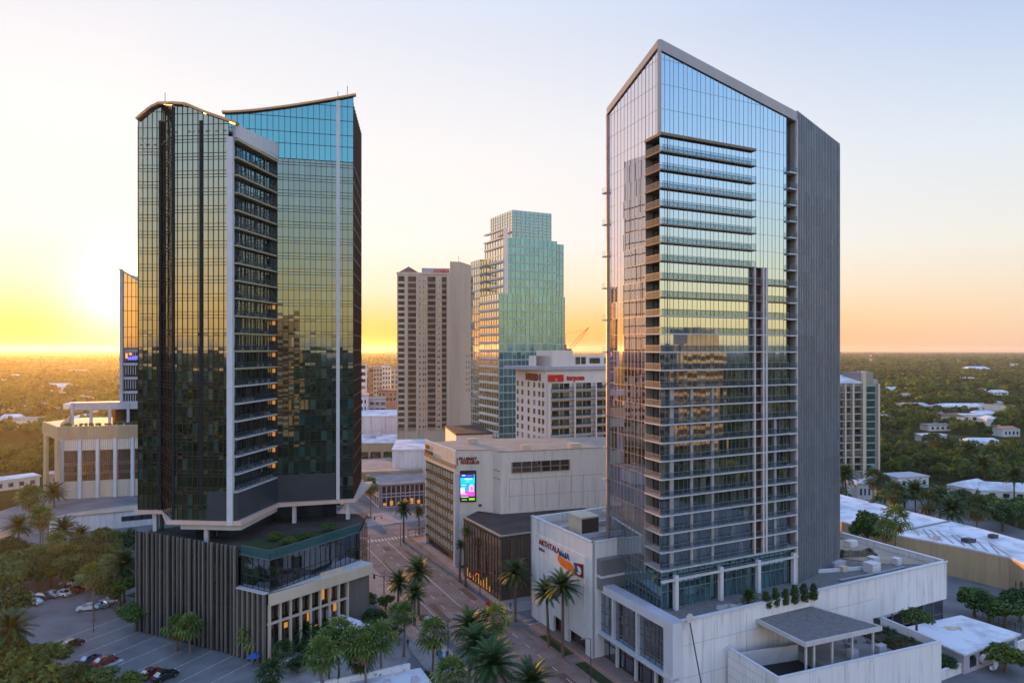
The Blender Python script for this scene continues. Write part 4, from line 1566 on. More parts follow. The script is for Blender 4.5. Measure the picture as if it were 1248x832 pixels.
    ztop = lambda t: (113.2 + 6.3 * ((t + 0) / (ln + back)) ** 1.25)
    zsw = [z for z in zs if z < 104] + [104.0]
    facade(gl, fr, E, F, zsw, lin(0, ln, 14), None, 0, 0.10, 0.08, 0.14, 0.0055, rn=rn)
    cw = gl.build('wall_glazing', M['glass_wing'], root)
    fr.build('mullions', M_, cw)
    gl, fr = MB(), MB()
    facade(gl, fr, E0, F, [104.0, 107.5, 110.2, 113.6, 117, 121], lin(0, ln + back, 22), ztop, 0, 0.10, 0.09, 0.14, 0.0055)
    cw = gl.build('crown_glazing', M['glass_teal'], root)
    fr.build('mullions', M_, cw)
    b = MB()
    b.post(E + ef * ln * 0.795 + nf * 0.1, nf, 0.8, 0.7, zs0 + 0.9, ztop(back + ln * 0.795) - 0.3)
    b.build('white_fin', M['white_metal'], root)
    # F side and backs
    gl, fr = MB(), MB()
    Bk = F + V2(-3, 22)
    Bl = A + V2(2, 20)
    gs, fs = MB(), MB()
    facade(gs, fs, F, Bk, [zs0 + 0.9] + lev[1:] + [118], lin(0, (Bk - F).length, 9), None, 0, 0.1, 0.3)
    cw = gs.build('side_wall_glazing', M['glass_bright'], root)  # brighter mirror than the rest, added for its reflection in the blue tower
    fs.build('mullions', M_, cw)
    for (X, Y, zt) in ((Bk, Bl, 108), (Bl, A, 109)):
        facade(gl, fr, X, Y, [zs0 + 0.9] + lev[1:] + [zt], lin(0, (Y - X).length, max(5, int((Y - X).length / 2.6))), None, 0, 0.1, 0.3)
    cw = gl.build('rear_curtain_wall', M['glass_bronze'], root)
    fr.build('mullions', M_, cw)
    b = MB()
    b.prism([E0, E0 + V2(-2, 9), F + V2(-2, 9), F - ef * 0.3 + V2(0, 0.5), E0 + V2(0.3, 0.6)], 103.8, 104.2)
    b.prism([A, B, C, Dd, E - nr * 0.9, E0 + V2(0, 0.3), Bl], 104.6, 105.0)
    b.build('roof', M['roof_grey'], root)
    # copper roof edges
    b = MB()
    pxs = lin(168, 290.5, 26)

    def fp(px):
        if px < 197:
            return A + (B - A) * ((px - 168.5) / 28.5)
        if px < 210:
            return B + (C - B) * ((px - 197) / 13)
        return C + (D2_ - C) * ((px - 210) / 79.5)
    for a, c in zip(pxs, pxs[1:]):
        b.beam(v3(fp(a) + n * 0.25, rz(a) + 0.25), v3(fp(c) + n * 0.25, rz(c) + 0.25), 1.3, 0.5)
    b.build('roof_edge', M['copper'], root)
    b = MB()
    tt = lin(-0.6, ln + back + 0.6, 18)
    for a, c in zip(tt, tt[1:]):
        b.beam(v3(E0 + ef * a + nf * 0.2, ztop(max(a, 0)) + 0.2), v3(E0 + ef * c + nf * 0.2, ztop(max(c, 0)) + 0.2), 1.3, 0.45)
    b.build('roof_edge', M['copper'], root)
    b = MB()
    for (q, z, h) in ((A + (B - A) * 0.95 + V2(0, 2), 113, 4.0), (F - ef * 4 + V2(0, 2), 118, 3.2), (F - ef * 1.8 + V2(0, 2), 119, 3.6)):
        b.tube([v3(q, z - 2), v3(q, z + h)], 0.07, 5)
    b.build('antenna', M['steel'], root)
    # dark band under the balconies
    b = MB()
    b.prism([Dd + V2(0.9, -0.05), D2_ + V2(0, 0.2), E + nr * 0.28, E - nr * 0.6, Dd + V2(0.9, 1.0)], zs0 + 0.86, lev[1] - 0.35)
    facade_n = nf * 0.2
    b.prism([E + nf * 0.22, E + ef * ln * 0.76 + nf * 0.22, E + ef * ln * 0.76 + nf * 0.05, E + nf * 0.05], zs0 + 0.86, lev[1] + 0.2)
    b.prism([C + (Dd - C) * 0.62 + n * 0.2, Dd + n * 0.2 - V2(0.3, 0), Dd + n * 0.05 - V2(0.3, 0), C + (Dd - C) * 0.62 + n * 0.05], zs0 + 0.86, lev[1])
    b.build('spandrel_wall', M['spandrel'], root)
    # soffit slab with pale pink edge
    b = MB()
    o = 0.6
    pts = [A + V2(-0.6, -o), B + V2(0.5, -o), B + V2(0.9, -1.5), C + V2(-1.0, -o), D2_ + V2(1.0, -o), E + V2(0.9, -1.2), F + nf * o + ef * 0.5, F + V2(0.3, 21), Bl]
    b.prism(pts, zs0 + 0.02, zs0 + 0.84)
    b.build('edge_slab', M['pink_edge'], root)
    b = MB()
    b.prism([C + V2(1.5, 0.4), Dd + V2(0.6, 0.4), D2_ + V2(0.5, 0.6), E + V2(0, 0), E + V2(-4, 4), C + V2(1.5, 5)], 22.8, zs0)
    b.build('soffit', M['slab'], root)
    # columns and dark core between tower and podium
    for q in (C + V2(6.2, 2), E + ef * 3.6 + V2(0, 0.5), F - ef * 1.5 + V2(0, 1.2), A + V2(3, 1.5)):
        b = MB()
        b.post(q, n, 0.8, 0.8, 19.8, zs0)
        b.build('column', M['white_metal'], root)
    gl = MB()
    cpts = [A + V2(2, 3), C + V2(3, 4), Dd + V2(-2, 5), E + V2(-1, 4), F + V2(-5, 4), F + V2(-6, 16), A + V2(4, 16)]
    for i in range(len(cpts) - 1):
        X, Y = cpts[i], cpts[i + 1]
        facade(gl, None, X, Y, [19.8, zs0], lin(0, (Y - X).length, 4))
    gl.build('lobby_glazing', M['glass_dark'], root)
    return A, B, C, Dd, E, F


LT = left_tower()


def left_podium():
    A, B, C, Dd, E, F = LT
    L0 = G(166, 647, 21.2).xy
    P0 = xy(G(290, 799))
    P1 = G(329, 673, 21.2).xy
    Pe = G(438, 640, 21.2).xy
    zt = 21.2
    root = thing('finned_podium', 'podium of tall grey fins and a glass terrace under the dark bronze tower', 'building', v3(P0, 0))
    t = (P0 - L0).normalized()
    n = V2(t.y, -t.x)
    ln = (P0 - L0).length
    # fins on the left face
    b = MB()
    k = 0
    q = 0.3
    while q < ln - 0.2:
        wd = (0.2, 0.34, 0.16, 0.5, 0.22)[k % 5]
        b.post(L0 + t * q + n * 0.2, n, wd, 0.4, 0.2, zt + 0.3)
        q += (1.1, 1.35, 0.95, 1.6, 1.2)[k % 5]
        k += 1
    b.build('facade_fins', M['fin'], root)
    gl, fr = MB(), MB()
    facade(gl, fr, L0, P0, [0.2, 5.5, 9.5, 13.6, 17.5, zt], lin(0, ln, 22), None, -0.1, 0.06, 0.25, 0.1)
    g_ = gl.build('wall_glazing', M['glass_dark'], root)
    fr.build('mullions', [M['dark']], g_)
    # lower base turning the corner
    Q1 = G(325, 722, 13.6).xy
    Q2 = G(450, 690, 12.6).xy
    t1 = (Q1 - P0).normalized()
    n1 = V2(t1.y, -t1.x)
    gl, fr = MB(), MB()
    ln1 = (Q1 - P0).length
    facade(gl, fr, P0, Q1, [0.2, 5.0, 9.0, 13.4], lin(0, ln1, 5), None, -0.1, 0.06, 0.2)
    g_ = gl.build('wall_glazing', M['glass_brown'], root)
    fr.build('mullions', [M['dark']], g_)
    b = MB()
    for q in lin(0.4, ln1 - 0.4, 5):
        b.post(P0 + t1 * q + n1 * 0.3, n1, 0.55, 0.6, 0.2, 13.4)
    b.build('facade_fins', M['fin'], root)
    # glazed terrace storeys
    gl, fr = MB(), MB()
    i0 = P0 + V2(0.5, 0.4)
    for (X, Y, c) in ((i0, P1, 5), (P1, Pe, 17)):
        facade(gl, fr, X, Y, [13.6, 16.0, 19.8], lin(0, (Y - X).length, c), None, 0, 0.08, 0.1, 0.1)
    g_ = gl.build('terrace_glazing', M['glass_dark'], root)
    fr.build('mullions', [M['mullion_dark']], g_)
    b = MB()
    for (X, Y) in ((i0, P1), (P1, Pe)):
        d_ = (Y - X).normalized()
        nn = V2(d_.y, -d_.x)
        b.beam(v3(X + nn * 0.1, 20.7), v3(Y + nn * 0.1, 20.7), 0.06, 1.7)
    b.build('glass_parapet', M['terrace_glass'], root)
    b = MB()
    for (X, Y) in ((i0, P1), (P1, Pe)):
        d_ = (Y - X).normalized()
        nn = V2(d_.y, -d_.x)
        b.beam(v3(X + nn * 0.1, 21.6), v3(Y + nn * 0.1, 21.6), 0.14, 0.08)
        b.beam(v3(X + nn * 0.12, 19.82), v3(Y + nn * 0.12, 19.82), 0.2, 0.14)
    b.build('handrail', M['mullion_blue'], root)
    # terrace slab, roof garden
    b = MB()
    bk = [F + V2(2, 6), A + V2(0, 20)]
    b.prism([L0 - n * 0.2, P0 - n * 0.3, i0 + V2(0.2, 0.3), P1 + V2(-0.2, 0.3), Pe + V2(-0.4, 0), *bk], 19.3, 19.75)
    b.build('roof', M['roof_dark'], root)
    b = MB()
    pl = [Dd + V2(2.5, -4), P1 + V2(-0.8, 2), Pe + V2(-1.2, 0), Pe + V2(-4, 2), Dd + V2(4.5, 2.5)]
    b.prism(pl, 19.76, 20.3)
    b.build('planting_bed', M['lawn'], root)
    # ledge (white) and beam round the terrace foot
    b = MB()
    b.prism([P0 + n1 * 0.6, Q1 + n1 * 0.8, Q2 + V2(0.9, -0.6), Pe + V2(-1, 0), P1 + V2(0, 0.4), P0 + V2(0, 1)], 13.42, 13.58)
    b.build('ledge', M['slab'], root)
    t2 = (Q2 - Q1).normalized()
    n2 = V2(t2.y, -t2.x)
    ln2 = (Q2 - Q1).length
    b = MB()
    b.beam(v3(Q1 + n2 * 0.9, 12.35), v3(Q2 + n2 * 0.9, 12.35), 0.6, 2.1)
    b.beam(v3(Q2 + n2 * 0.58, 12.35), v3(Q2 - n2 * 5, 12.35), 0.6, 2.1)
    b.build('beam', M['cream'], root)
    b = MB()
    b.beam(v3(Q1 + t2 * ln2 * 0.48 + n2 * 0.3, 14.0), v3(Q1 + t2 * ln2 * 0.72 + n2 * 0.3, 14.0), 0.2, 0.9)
    b.build('sign_panel', M['cream'], root)
    gl, fr = MB(), MB()
    facade(gl, fr, Q1 - n2 * 0.6, Q2 - n2 * 0.6 - t2 * 7, [0.4, 4.2, 7.6, 11.3], lin(0, ln2 - 7, 9), None, 0, 0.08, 0.1)
    g_ = gl.build('shop_window', M['glass_brown'], root)
    fr.build('mullions', [M['mullion_bronze']], g_)
    b = MB()
    for q in lin(0.4, ln2 - 6, 8):
        b.post(Q1 + t2 * q + n2 * 0.3, n2, 0.42, 0.5, 0.3, 11.29)
    b.beam(v3(Q1 + n2 * 0.32, 7.6), v3(Q2 + n2 * 0.32 - t2 * 6, 7.6), 0.4, 0.4)
    b.build('colonnade', M['cream'], root)
    b = MB()
    b.prism([Q2 - t2 * 6.4, Q2, Q2 - n2 * 4, Q2 - n2 * 4 - t2 * 6.4], 0.2, 11.28)
    b.build('end_wall', M['fin'], root)
    for (a, z, h) in ((9.2, 5.2, 2.2), (12.5, 8.6, 2.2), (14.2, 8.4, 2.3), (4, 5.5, 1.0), (11.0, 2.5, 1.4), (15.5, 5.4, 2.0)):
        b = MB()
        c = Q1 + t2 * a - n2 * 0.5
        b.hexa([v3(c + t2 * s + n2 * o, zz) for zz in (z, z + h) for s, o in ((0, 0), (0.8, 0), (0.8, 0.03), (0, 0.03))])
        b.build('lit_window', M['warm_window'], root)
    # back walls
    gl = MB()
    for (X, Y) in ((Pe, bk[0]), (bk[0], bk[1]), (bk[1], L0)):
        facade(gl, None, X, Y, [0.2, 10, 19.3], lin(0, (Y - X).length, 8))
    gl.build('rear_wall', M['glass_brown'], root)
    # a cable ladder-like trellis at the right end
    b = MB()
    for k in range(3):
        b.tube([v3(Pe + V2(0.8 + k * 0.5, -0.3), 10), v3(Pe + V2(0.8 + k * 0.5, -0.3), 21)], 0.05, 5)
    for z in (11, 13, 15, 17, 19, 20.8):
        b.beam(v3(Pe + V2(0.7, -0.3), z), v3(Pe + V2(2.0, -0.3), z), 0.06, 0.08)
    b.build('trellis', M['mullion_bronze'], root)
    return P0, Q1, Q2, t2, n2


LP = left_podium()


# ------------------------------------------------------------------ theatre with the screen, and the brown glass hall
def theatre():
    T0 = xy(G(556, 690))
    T1 = T0 + D2 * 26.0
    T2_ = AT(601, 189.3).xy
    T3 = AT(610, 185.3).xy
    T4 = T3 + V2(0.956, 0.292) * 50
    root = thing('screen_building', 'cream building with a bright advertising screen and a louvred street wall', 'building', v3(T0, 0))
    zt = 31.9
    nl = -P2
    b = MB()
    pts = [T0, T2_, T3, T4, T4 + V2(-8, 26), T1 + P2 * 20, T1]
    th = 0.5
    # tall white walls
    for (X, Y, z0, z1) in ((T0 + V2(0.05, 0), T2_, 0, zt), (T2_, T3, 0, zt), (T3, T4, 0, zt + 0.1)):
        d_ = (Y - X).normalized()
        nn = V2(-d_.y, d_.x) * th
        b.prism([X, Y, Y + nn, X + nn], z0, z1)
    b.prism([T1 + P2 * 0.1, T1 + P2 * 20, T1 + P2 * 20 - D2 * th, T1 + P2 * 0.1 - D2 * th], 0, 31)
    b.build('wall', M['pale_wall'], root)
    b = MB()                                        # sign band over the louvres
    d_ = (T1 - T0).normalized()
    b.prism([T0 + d_ * 0.5, T0 + d_ * 0.5 + P2 * 0.5, T1 + P2 * 0.5, T1], [25.8] * 4, [zt, zt, zt, zt])
    b.build('sign_band', M['pale_wall'], root)
    b = MB()
    b.beam(v3(T0 + nl * 0.2, 27.6), v3(T1 + nl * 0.2, 27.6), 0.4, 0.9)
    b.build('band_ledge', M['roof_tan'], root)
    b = MB()
    b.post(T0 + P2 * 0.5 + nl * 0.55, nl, 1.2, 1.1, 0, 25.79)
    b.build('corner_column', M['white_metal'], root)
    # louvred wall
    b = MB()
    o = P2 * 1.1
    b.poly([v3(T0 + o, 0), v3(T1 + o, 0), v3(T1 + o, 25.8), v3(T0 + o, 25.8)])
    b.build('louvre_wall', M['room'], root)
    ln = (T1 - T0).length
    b = MB()
    rows = 8
    for j in range(rows + 1):
        z = 2.6 + j * (23.0 / rows)
        b.beam(v3(T0 + D2 * 1.2 + P2 * 0.45, z), v3(T1 + P2 * 0.45, z), 0.7, 0.6)
    for k in range(12):
        b.post(T0 + D2 * (1.2 + k * (ln - 1.4) / 11) + P2 * 0.75, nl, 0.12, 0.5, 2.6, 25.6)
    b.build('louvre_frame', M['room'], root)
    for j in range(rows):
        z = 2.6 + j * (23.0 / rows)
        for k in range(12):
            c = T0 + D2 * (1.2 + (k + 0.5) * (ln - 1.4) / 12) + P2 * 0.35
            b = MB()
            b.box(v3(c, z + 1.42), (0.95, 0.08, 1.75), rz=GA + math.radians(90 + 16 + U(-8, 8)))
            b.build('louvre', M['cream'], root)
    b = MB()
    b.poly([v3(T0 + V2(0.5, 0.5), zt - 0.8), v3(T2_ + V2(0, 0.5), zt - 0.8), v3(T3 + V2(0, 0.5), zt - 0.8), v3(T4, zt - 0.8), v3(T4 + V2(-8, 26), zt - 0.8), v3(T1 + P2 * 20, zt - 0.8), v3(T1 + P2 * 0.5, zt - 0.8)])
    b.build('roof', M['roof_tan'], root)
    b = MB()
    for (X, Y) in ((T0, T2_), (T2_, T3), (T3, T4)):
        d_ = (Y - X).normalized()
        nn = V2(-d_.y, d_.x) * 0.25
        b.beam(v3(X + nn, zt + 0.2), v3(Y + nn, zt + 0.2), 0.65, 0.2)
    b.build('coping', M['roof_tan'], root)
    # window strip and panel joints of the long wall
    t = (T4 - T3).normalized()
    n = V2(t.y, -t.x)
    gl, fr = MB(), MB()
    s0, s1 = 3.2, 20.0
    facade(gl, fr, T3 + t * s0, T3 + t * s1, [26.3, 27.7, 29.2], lin(0, s1 - s0, 6), None, 0.02, 0.22, 0.12, 0.25)
    g_ = gl.build('window_strip', M['glass_brown'], root)
    fr.build('mullions', [M['roof_tan']], g_)
    b = MB()
    for q in lin(2.5, 46, 12):
        b.post(T3 + t * q + n * 0.01, n, 0.1, 0.06, 16.2, 23.6 + (0 if int(q) % 2 else 1.2))
    b.beam(v3(T3 + t * 2.4 + n * 0.01, 24.6), v3(T3 + t * 48 + n * 0.01, 24.6), 0.06, 0.1)
    b.beam(v3(T3 + t * 2.4 + n * 0.01, 20.0), v3(T3 + t * 48 + n * 0.01, 20.0), 0.06, 0.08)
    b.build('panel_joints', M['concrete'], root)
    b = MB()
    tt = (T3 - T2_).normalized()
    nn = V2(tt.y, -tt.x)
    for z in (26.8, 24.6):
        b.beam(v3(T2_ + nn * 0.02, z), v3(T3 + nn * 0.02, z), 0.05, 0.14)
    b.build('vent_slits', M['dark'], root)
    # maroon letters
    fd = (T2_ - T0).normalized()
    fn = V2(fd.y, -fd.x)
    sg = thing('wall_sign', 'two lines of maroon letters above the bright advertising screen', 'sign', v3(T0 + fd * 0.4, 28))
    text_mesh('FILLEREST', 1.15, 0.1, 'sign_letters', M['maroon'], sg, v3(T0 + fd * 0.7 + fn * 0.12, 29.35), fd, 0.05)
    text_mesh('MARARUS', 1.15, 0.1, 'sign_letters', M['maroon'], sg, v3(T0 + fd * 1.2 + fn * 0.12, 28.35), fd, 0.05)
    b = MB()
    b.post(T0 + fd * 0.3 + fn * 0.1, fn, 0.22, 0.15, 27.9, 30.0)
    b.build('sign_bracket', M['maroon'], sg)
    sg = thing('wall_sign', 'small maroon letters on the sunlit band above the louvred street wall', 'sign', v3(T1 - D2 * 1.5, 28))
    text_mesh('MUP', 1.5, 0.1, 'sign_letters', M['maroon'], sg, v3(T1 - D2 * 0.9 - P2 * 0.12, 29.6), -D2, 0.08)
    text_mesh('DEDALEDS', 1.35, 0.1, 'sign_letters', M['mullion_bronze'], sg, v3(T1 - D2 * 0.9 - P2 * 0.3, 28.2), -D2, 0.05)
    # the screen
    sc = thing('advertising_screen', 'tall glowing blue and magenta video screen on the cream corner wall', 'screen', v3(T0 + fd * 1.2, 18))
    a0, a1 = 1.05, 5.5
    b = MB()
    o = fn * 0.03
    b.prism([T0 + fd * a0 + o, T0 + fd * a0 + fn * 0.35, T0 + fd * a1 + fn * 0.35, T0 + fd * a1 + o][::-1], 17.9, 26.5)
    b.build('housing', M['dark'], sc)
    cols = {'navy': (0.02, 0.03, 0.30), 'teal': (0.0, 0.50, 0.50), 'cyan': (0.02, 0.28, 0.62), 'white': (0.75, 0.85, 0.95), 'mag': (0.55, 0.05, 0.42), 'pink': (0.9, 0.35, 0.75), 'green': (0.18, 0.55, 0.03), 'black': (0.004, 0.004, 0.006)}
    keys = list(cols)
    ms = [emis('screen_' + k, c, 0.9) for k, c in cols.items()]
    b = MB()
    W_, H_ = a1 - a0 - 0.5, 8.0
    z0 = 18.15

    def patch(x0, x1, y0, y1, c, l):
        b.poly([v3(T0 + fd * (a0 + 0.12 + x * W_) + fn * (0.36 + 0.006 * l), z0 + y * H_) for x, y in ((x0, y0), (x1, y0), (x1, y1), (x0, y1))], keys.index(c))
    patch(0, 1, 0, 1, 'black', 0)
    for (y0, y1, c) in ((0.16, 0.24, 'mag'), (0.24, 0.34, 'mag'), (0.34, 0.62, 'cyan'), (0.62, 0.80, 'teal'), (0.80, 0.92, 'navy')):
        patch(0.0, 1, y0, y1, c, 1)
    for (x0, x1, y0, y1, c) in ((0.02, 0.3, 0.26, 0.46, 'white'), (0.1, 0.42, 0.46, 0.52, 'teal'), (0.6, 0.92, 0.32, 0.52, 'pink'), (0.7, 0.86, 0.37, 0.48, 'mag'), (0.05, 0.5, 0.22, 0.25, 'pink'),
                                (0.05, 0.35, 0.67, 0.69, 'cyan'), (0.4, 0.6, 0.66, 0.69, 'green'), (0.3, 0.8, 0.74, 0.77, 'white'), (0.1, 0.35, 0.87, 0.895, 'white'), (0.45, 0.8, 0.86, 0.88, 'cyan'),
                                (0.6, 1.0, 0.03, 0.10, 'green'), (0.1, 0.45, 0.03, 0.06, 'green'), (0.05, 0.55, 0.13, 0.145, 'white'), (0.65, 0.9, 0.55, 0.57, 'white'), (0.05, 0.4, 0.55, 0.565, 'white'), (0.92, 1, 0.8, 0.92, 'cyan')):
        patch(x0, x1, y0, y1, c, 2)
    b.build('display', ms, sc)
    b = MB()
    b.box(v3(T0 + fd * 6.6 + fn * 0.2, 16.9), (0.9, 0.3, 0.6), rz=math.atan2(fd.y, fd.x))
    tag(b.build('wall_lamp', M['steel']), 'small dark fitting on the cream wall below the bright screen', 'lamp')
    # roof clutter
    for (px, py, s, lbl) in ((640, 548, 1.6, 'pale roof box on the cream screen building near its middle'), (700, 546, 2.2, 'wide roof box on the cream screen building below the hotel'), (575, 540, 2.0, 'tan roof box at the street end of the cream screen building')):
        q = G(px, py, zt - 0.8)
        b = MB()
        b.box(q + Vector((0, 0, 0.7)), (s * 1.6, s, 1.4), rz=GA)
        b.box(q + Vector((0, 0, 1.45)), (s * 1.7, s * 1.1, 0.12), rz=GA)
        tag(b.build('roof_unit', M['cream']), lbl, 'roof unit')
    return T0, T1, T3, T4


TH = theatre()


def brown_hall():
    T0, T1, T3, T4 = TH
    B0 = G(610, 653, 15.5).xy
    B1 = G(566, 630, 15.5).xy
    d = (B1 - B0).normalized()
    B2 = B0 + P2 * 34
    root = thing('brown_glass_hall', 'low hall with dark brown glass walls and a flat dark roof', 'building', v3(B0, 0))
    gl, fr = MB(), MB()
    l1 = (B1 - B0).length
    zs = [0.13, 4.0, 9.5, 14.6]
    facade(gl, fr, B1, B0, zs, lin(0, l1, 13), None, 0, 0.14, 0.08, 0.2)
    facade(gl, fr, B0, B2, zs, lin(0, 34, 12), None, 0, 0.3, 0.1, 0.25)
    g_ = gl.build('wall_glazing', M['glass_brown'], root)
    fr.build('mullions', [M['brown_panel']], g_)
    b = MB()
    b.prism([B0 + (B0 - T3).normalized() * 0.35, B2 - D2 * 0.35, B2 + D2 * 20, T3 + V2(9.6, 2.6), T3 + V2(0.3, -0.2), T0 + V2(6, 0), B1 - P2 * 0.3], 14.6, 15.35)
    b.build('roof', M['roof_dark'], root)
    b = MB()
    for (X, Y) in ((B1, B0), (B0, B2)):
        b.beam(v3(X, 15.43), v3(Y, 15.43), 0.6, 0.3)
    b.build('coping', M['roof_tan'], root)
    b = MB()
    t = (B0 - B1).normalized()
    n = V2(t.y, -t.x)
    for k in range(9):
        c = B1 + t * (2 + k * 1.6 + U(-0.3, 0.3)) + n * 0.04
        b.hexa([v3(c + t * s + n * o, zz) for zz in (0.5, 0.5 + U(1, 3.0)) for s, o in ((0, 0), (0.35, 0), (0.35, 0.03), (0, 0.03))])
    b.build('lit_window', M['warm_window'], root)


brown_hall()


# ------------------------------------------------------------------ generic far building: walls, window parts, roof bits
def windows(root, A, B, zs, xs, w_, h, m, name='window', out=0.06, frame=None, limit=100):
    """one part per window on wall A>B; the ones past the limit become one part of kind stuff"""
    t = (xy(B) - xy(A)).normalized()
    n = V2(t.y, -t.x)
    cnt = 0
    rest = MB()
    for z in zs:
        for x in xs:
            c = xy(A) + t * x
            bb = MB() if cnt < limit else rest
            bb.hexa([v3(c + t * s + n * o, zz) for zz in (z, z + h) for s, o in ((-w_ / 2, -0.02), (w_ / 2, -0.02), (w_ / 2, out), (-w_ / 2, out))])
            if cnt < limit:
                bb.build(name, m, root)
            cnt += 1
    o = rest.build(name, m, root)
    if o:
        kind(o, 'stuff')


def hotel():
    C = AT(666, 240).xy
    p, d = P2, D2
    n = V2(p.y, -p.x)
    nl = -p
    LL, LR = 24.0, 44.0
    zt = 52.6
    root = thing('hotel_block', 'cream hotel with red signs under its roofline and rows of balconies', 'building', v3(C, 0))
    A = C + d * LL
    B = C + p * LR
    b = MB()
    b.prism([C, B, B + d * LL, A], 0, zt)
    b.build('wall', M['hotel'], root)
    b = MB()
    b.prism([C + n * 0.8 + nl * 0.6, B + n * 0.8, B + d * (LL + 0.8), A + d * 0.8 + nl * 0.8 + nl * 4.0], zt + 0.02, zt + 1.2)
    b.build('roof_slab', M['lavender'], root)
    b = MB()
    q = A - d * 5 + p * 3.0
    b.prism([q - d * 17 , q - d * 17 + p * 38, q + p * 38, q], zt + 1.22, 57.6)
    b.prism([q - d * 18, q - d * 18 + p * 8.5, q - d * 6 + p * 8.5, q - d * 6], zt + 1.22, 59.6)
    ph = b.build('penthouse', M['hotel'], root)
    windows(ph, q - d * 17, q - d * 17 + p * 38, [54.6], [11.2, 13.6], 2.0, 2.6, M['glass_dark'])
    windows(ph, q - d * 17, q - d * 17 + p * 38, [54.8], [18.5, 25, 31, 36], 4.6, 2.0, M['window'])
    FH = 3.2
    zs = [zt - 6.4 - FH * k for k in range(9)]
    windows(root, A, C, zs, [1.8, 5.6, 10.6, 15.0, 18.8, 21.6], 1.5, 1.9, M['window'], frame=True)
    # balcony bays
    bays = [(1.0, 10.5), (11.2, 19.5), (20.2, 28.4), (29.0, 37.0)]
    b = MB()
    for q in (0.5, 10.85, 19.85, 28.7, 37.4):
        b.post(C + p * q + n * 0.8, n, 0.5, 1.6, 0, zt - 4.6)
    b.build('balcony_piers', M['hotel'], root)
    for k, z in enumerate(zs):
        for (x0, x1) in bays:
            bl = MB()
            bl.prism([C + p * x0 + n * 1.5, C + p * x1 + n * 1.5, C + p * x1 + n * 0.02, C + p * x0 + n * 0.02], z - 0.75, z - 0.5)
            sb = bl.build('balcony', M['slab'], root)
            bl = MB()
            bl.beam(v3(C + p * x0 + n * 1.42, z + 0.05), v3(C + p * x1 + n * 1.42, z + 0.05), 0.05, 1.0)
            bl.build('railing', M['rail_glass'], sb)
            bl = MB()
            for i, (a, e) in enumerate(((0.12, 0.42), (0.45, 0.62), (0.64, 0.88))):
                xa, xb = x0 + (x1 - x0) * a, x0 + (x1 - x0) * e
                bl.hexa([v3(C + p * s + n * o, zz) for zz in (z - 0.45, z + 1.7) for s, o in ((xa, 0.01), (xb, 0.01), (xb, 0.06), (xa, 0.06))])
            bl.build('balcony_door', M['window'], sb)
    s1 = thing('wall_sign', 'maroon block lettering on the side wall of the cream hotel', 'sign', v3(C + d * 14, 49.5))
    o = nl * 0.12
    text_mesh('HHHI', 3.0, 0.15, 'sign_letters', M['maroon'], s1, v3(A - d * 8.6 + o, 48.9), -d, 0.25)
    text_mesh('ID I', 3.0, 0.15, 'sign_letters', M['maroon'], s1, v3(A - d * 15.2 + o, 48.9), -d, 0.25)
    s2 = thing('red_sign_box', 'bright red sign box at the front corner of the cream hotel', 'sign', v3(C + p * 0.8, 48.8))
    b = MB()
    b.prism([C + p * 0.6 + n * 0.5, C + p * 6.8 + n * 0.5, C + p * 6.8 + n * 0.05, C + p * 0.6 + n * 0.05], 48.6, 51.0)
    b.build('box', M['red_sign'], s2)
    b = MB()
    b.box(v3(C + p * 3.7 + n * 0.55, 49.2), (0.8, 0.1, 1.0), rz=GA)
    b.build('mark', M['tan'], s2)
    s3 = thing('wall_sign', 'red lower case lettering on the front of the cream hotel', 'sign', v3(C + p * 8, 48.8))
    text_mesh('tarpom', 2.5, 0.15, 'sign_letters', M['red_sign'], s3, v3(C + p * 8.2 + n * 0.1, 49.0), p, 0.12)


hotel()


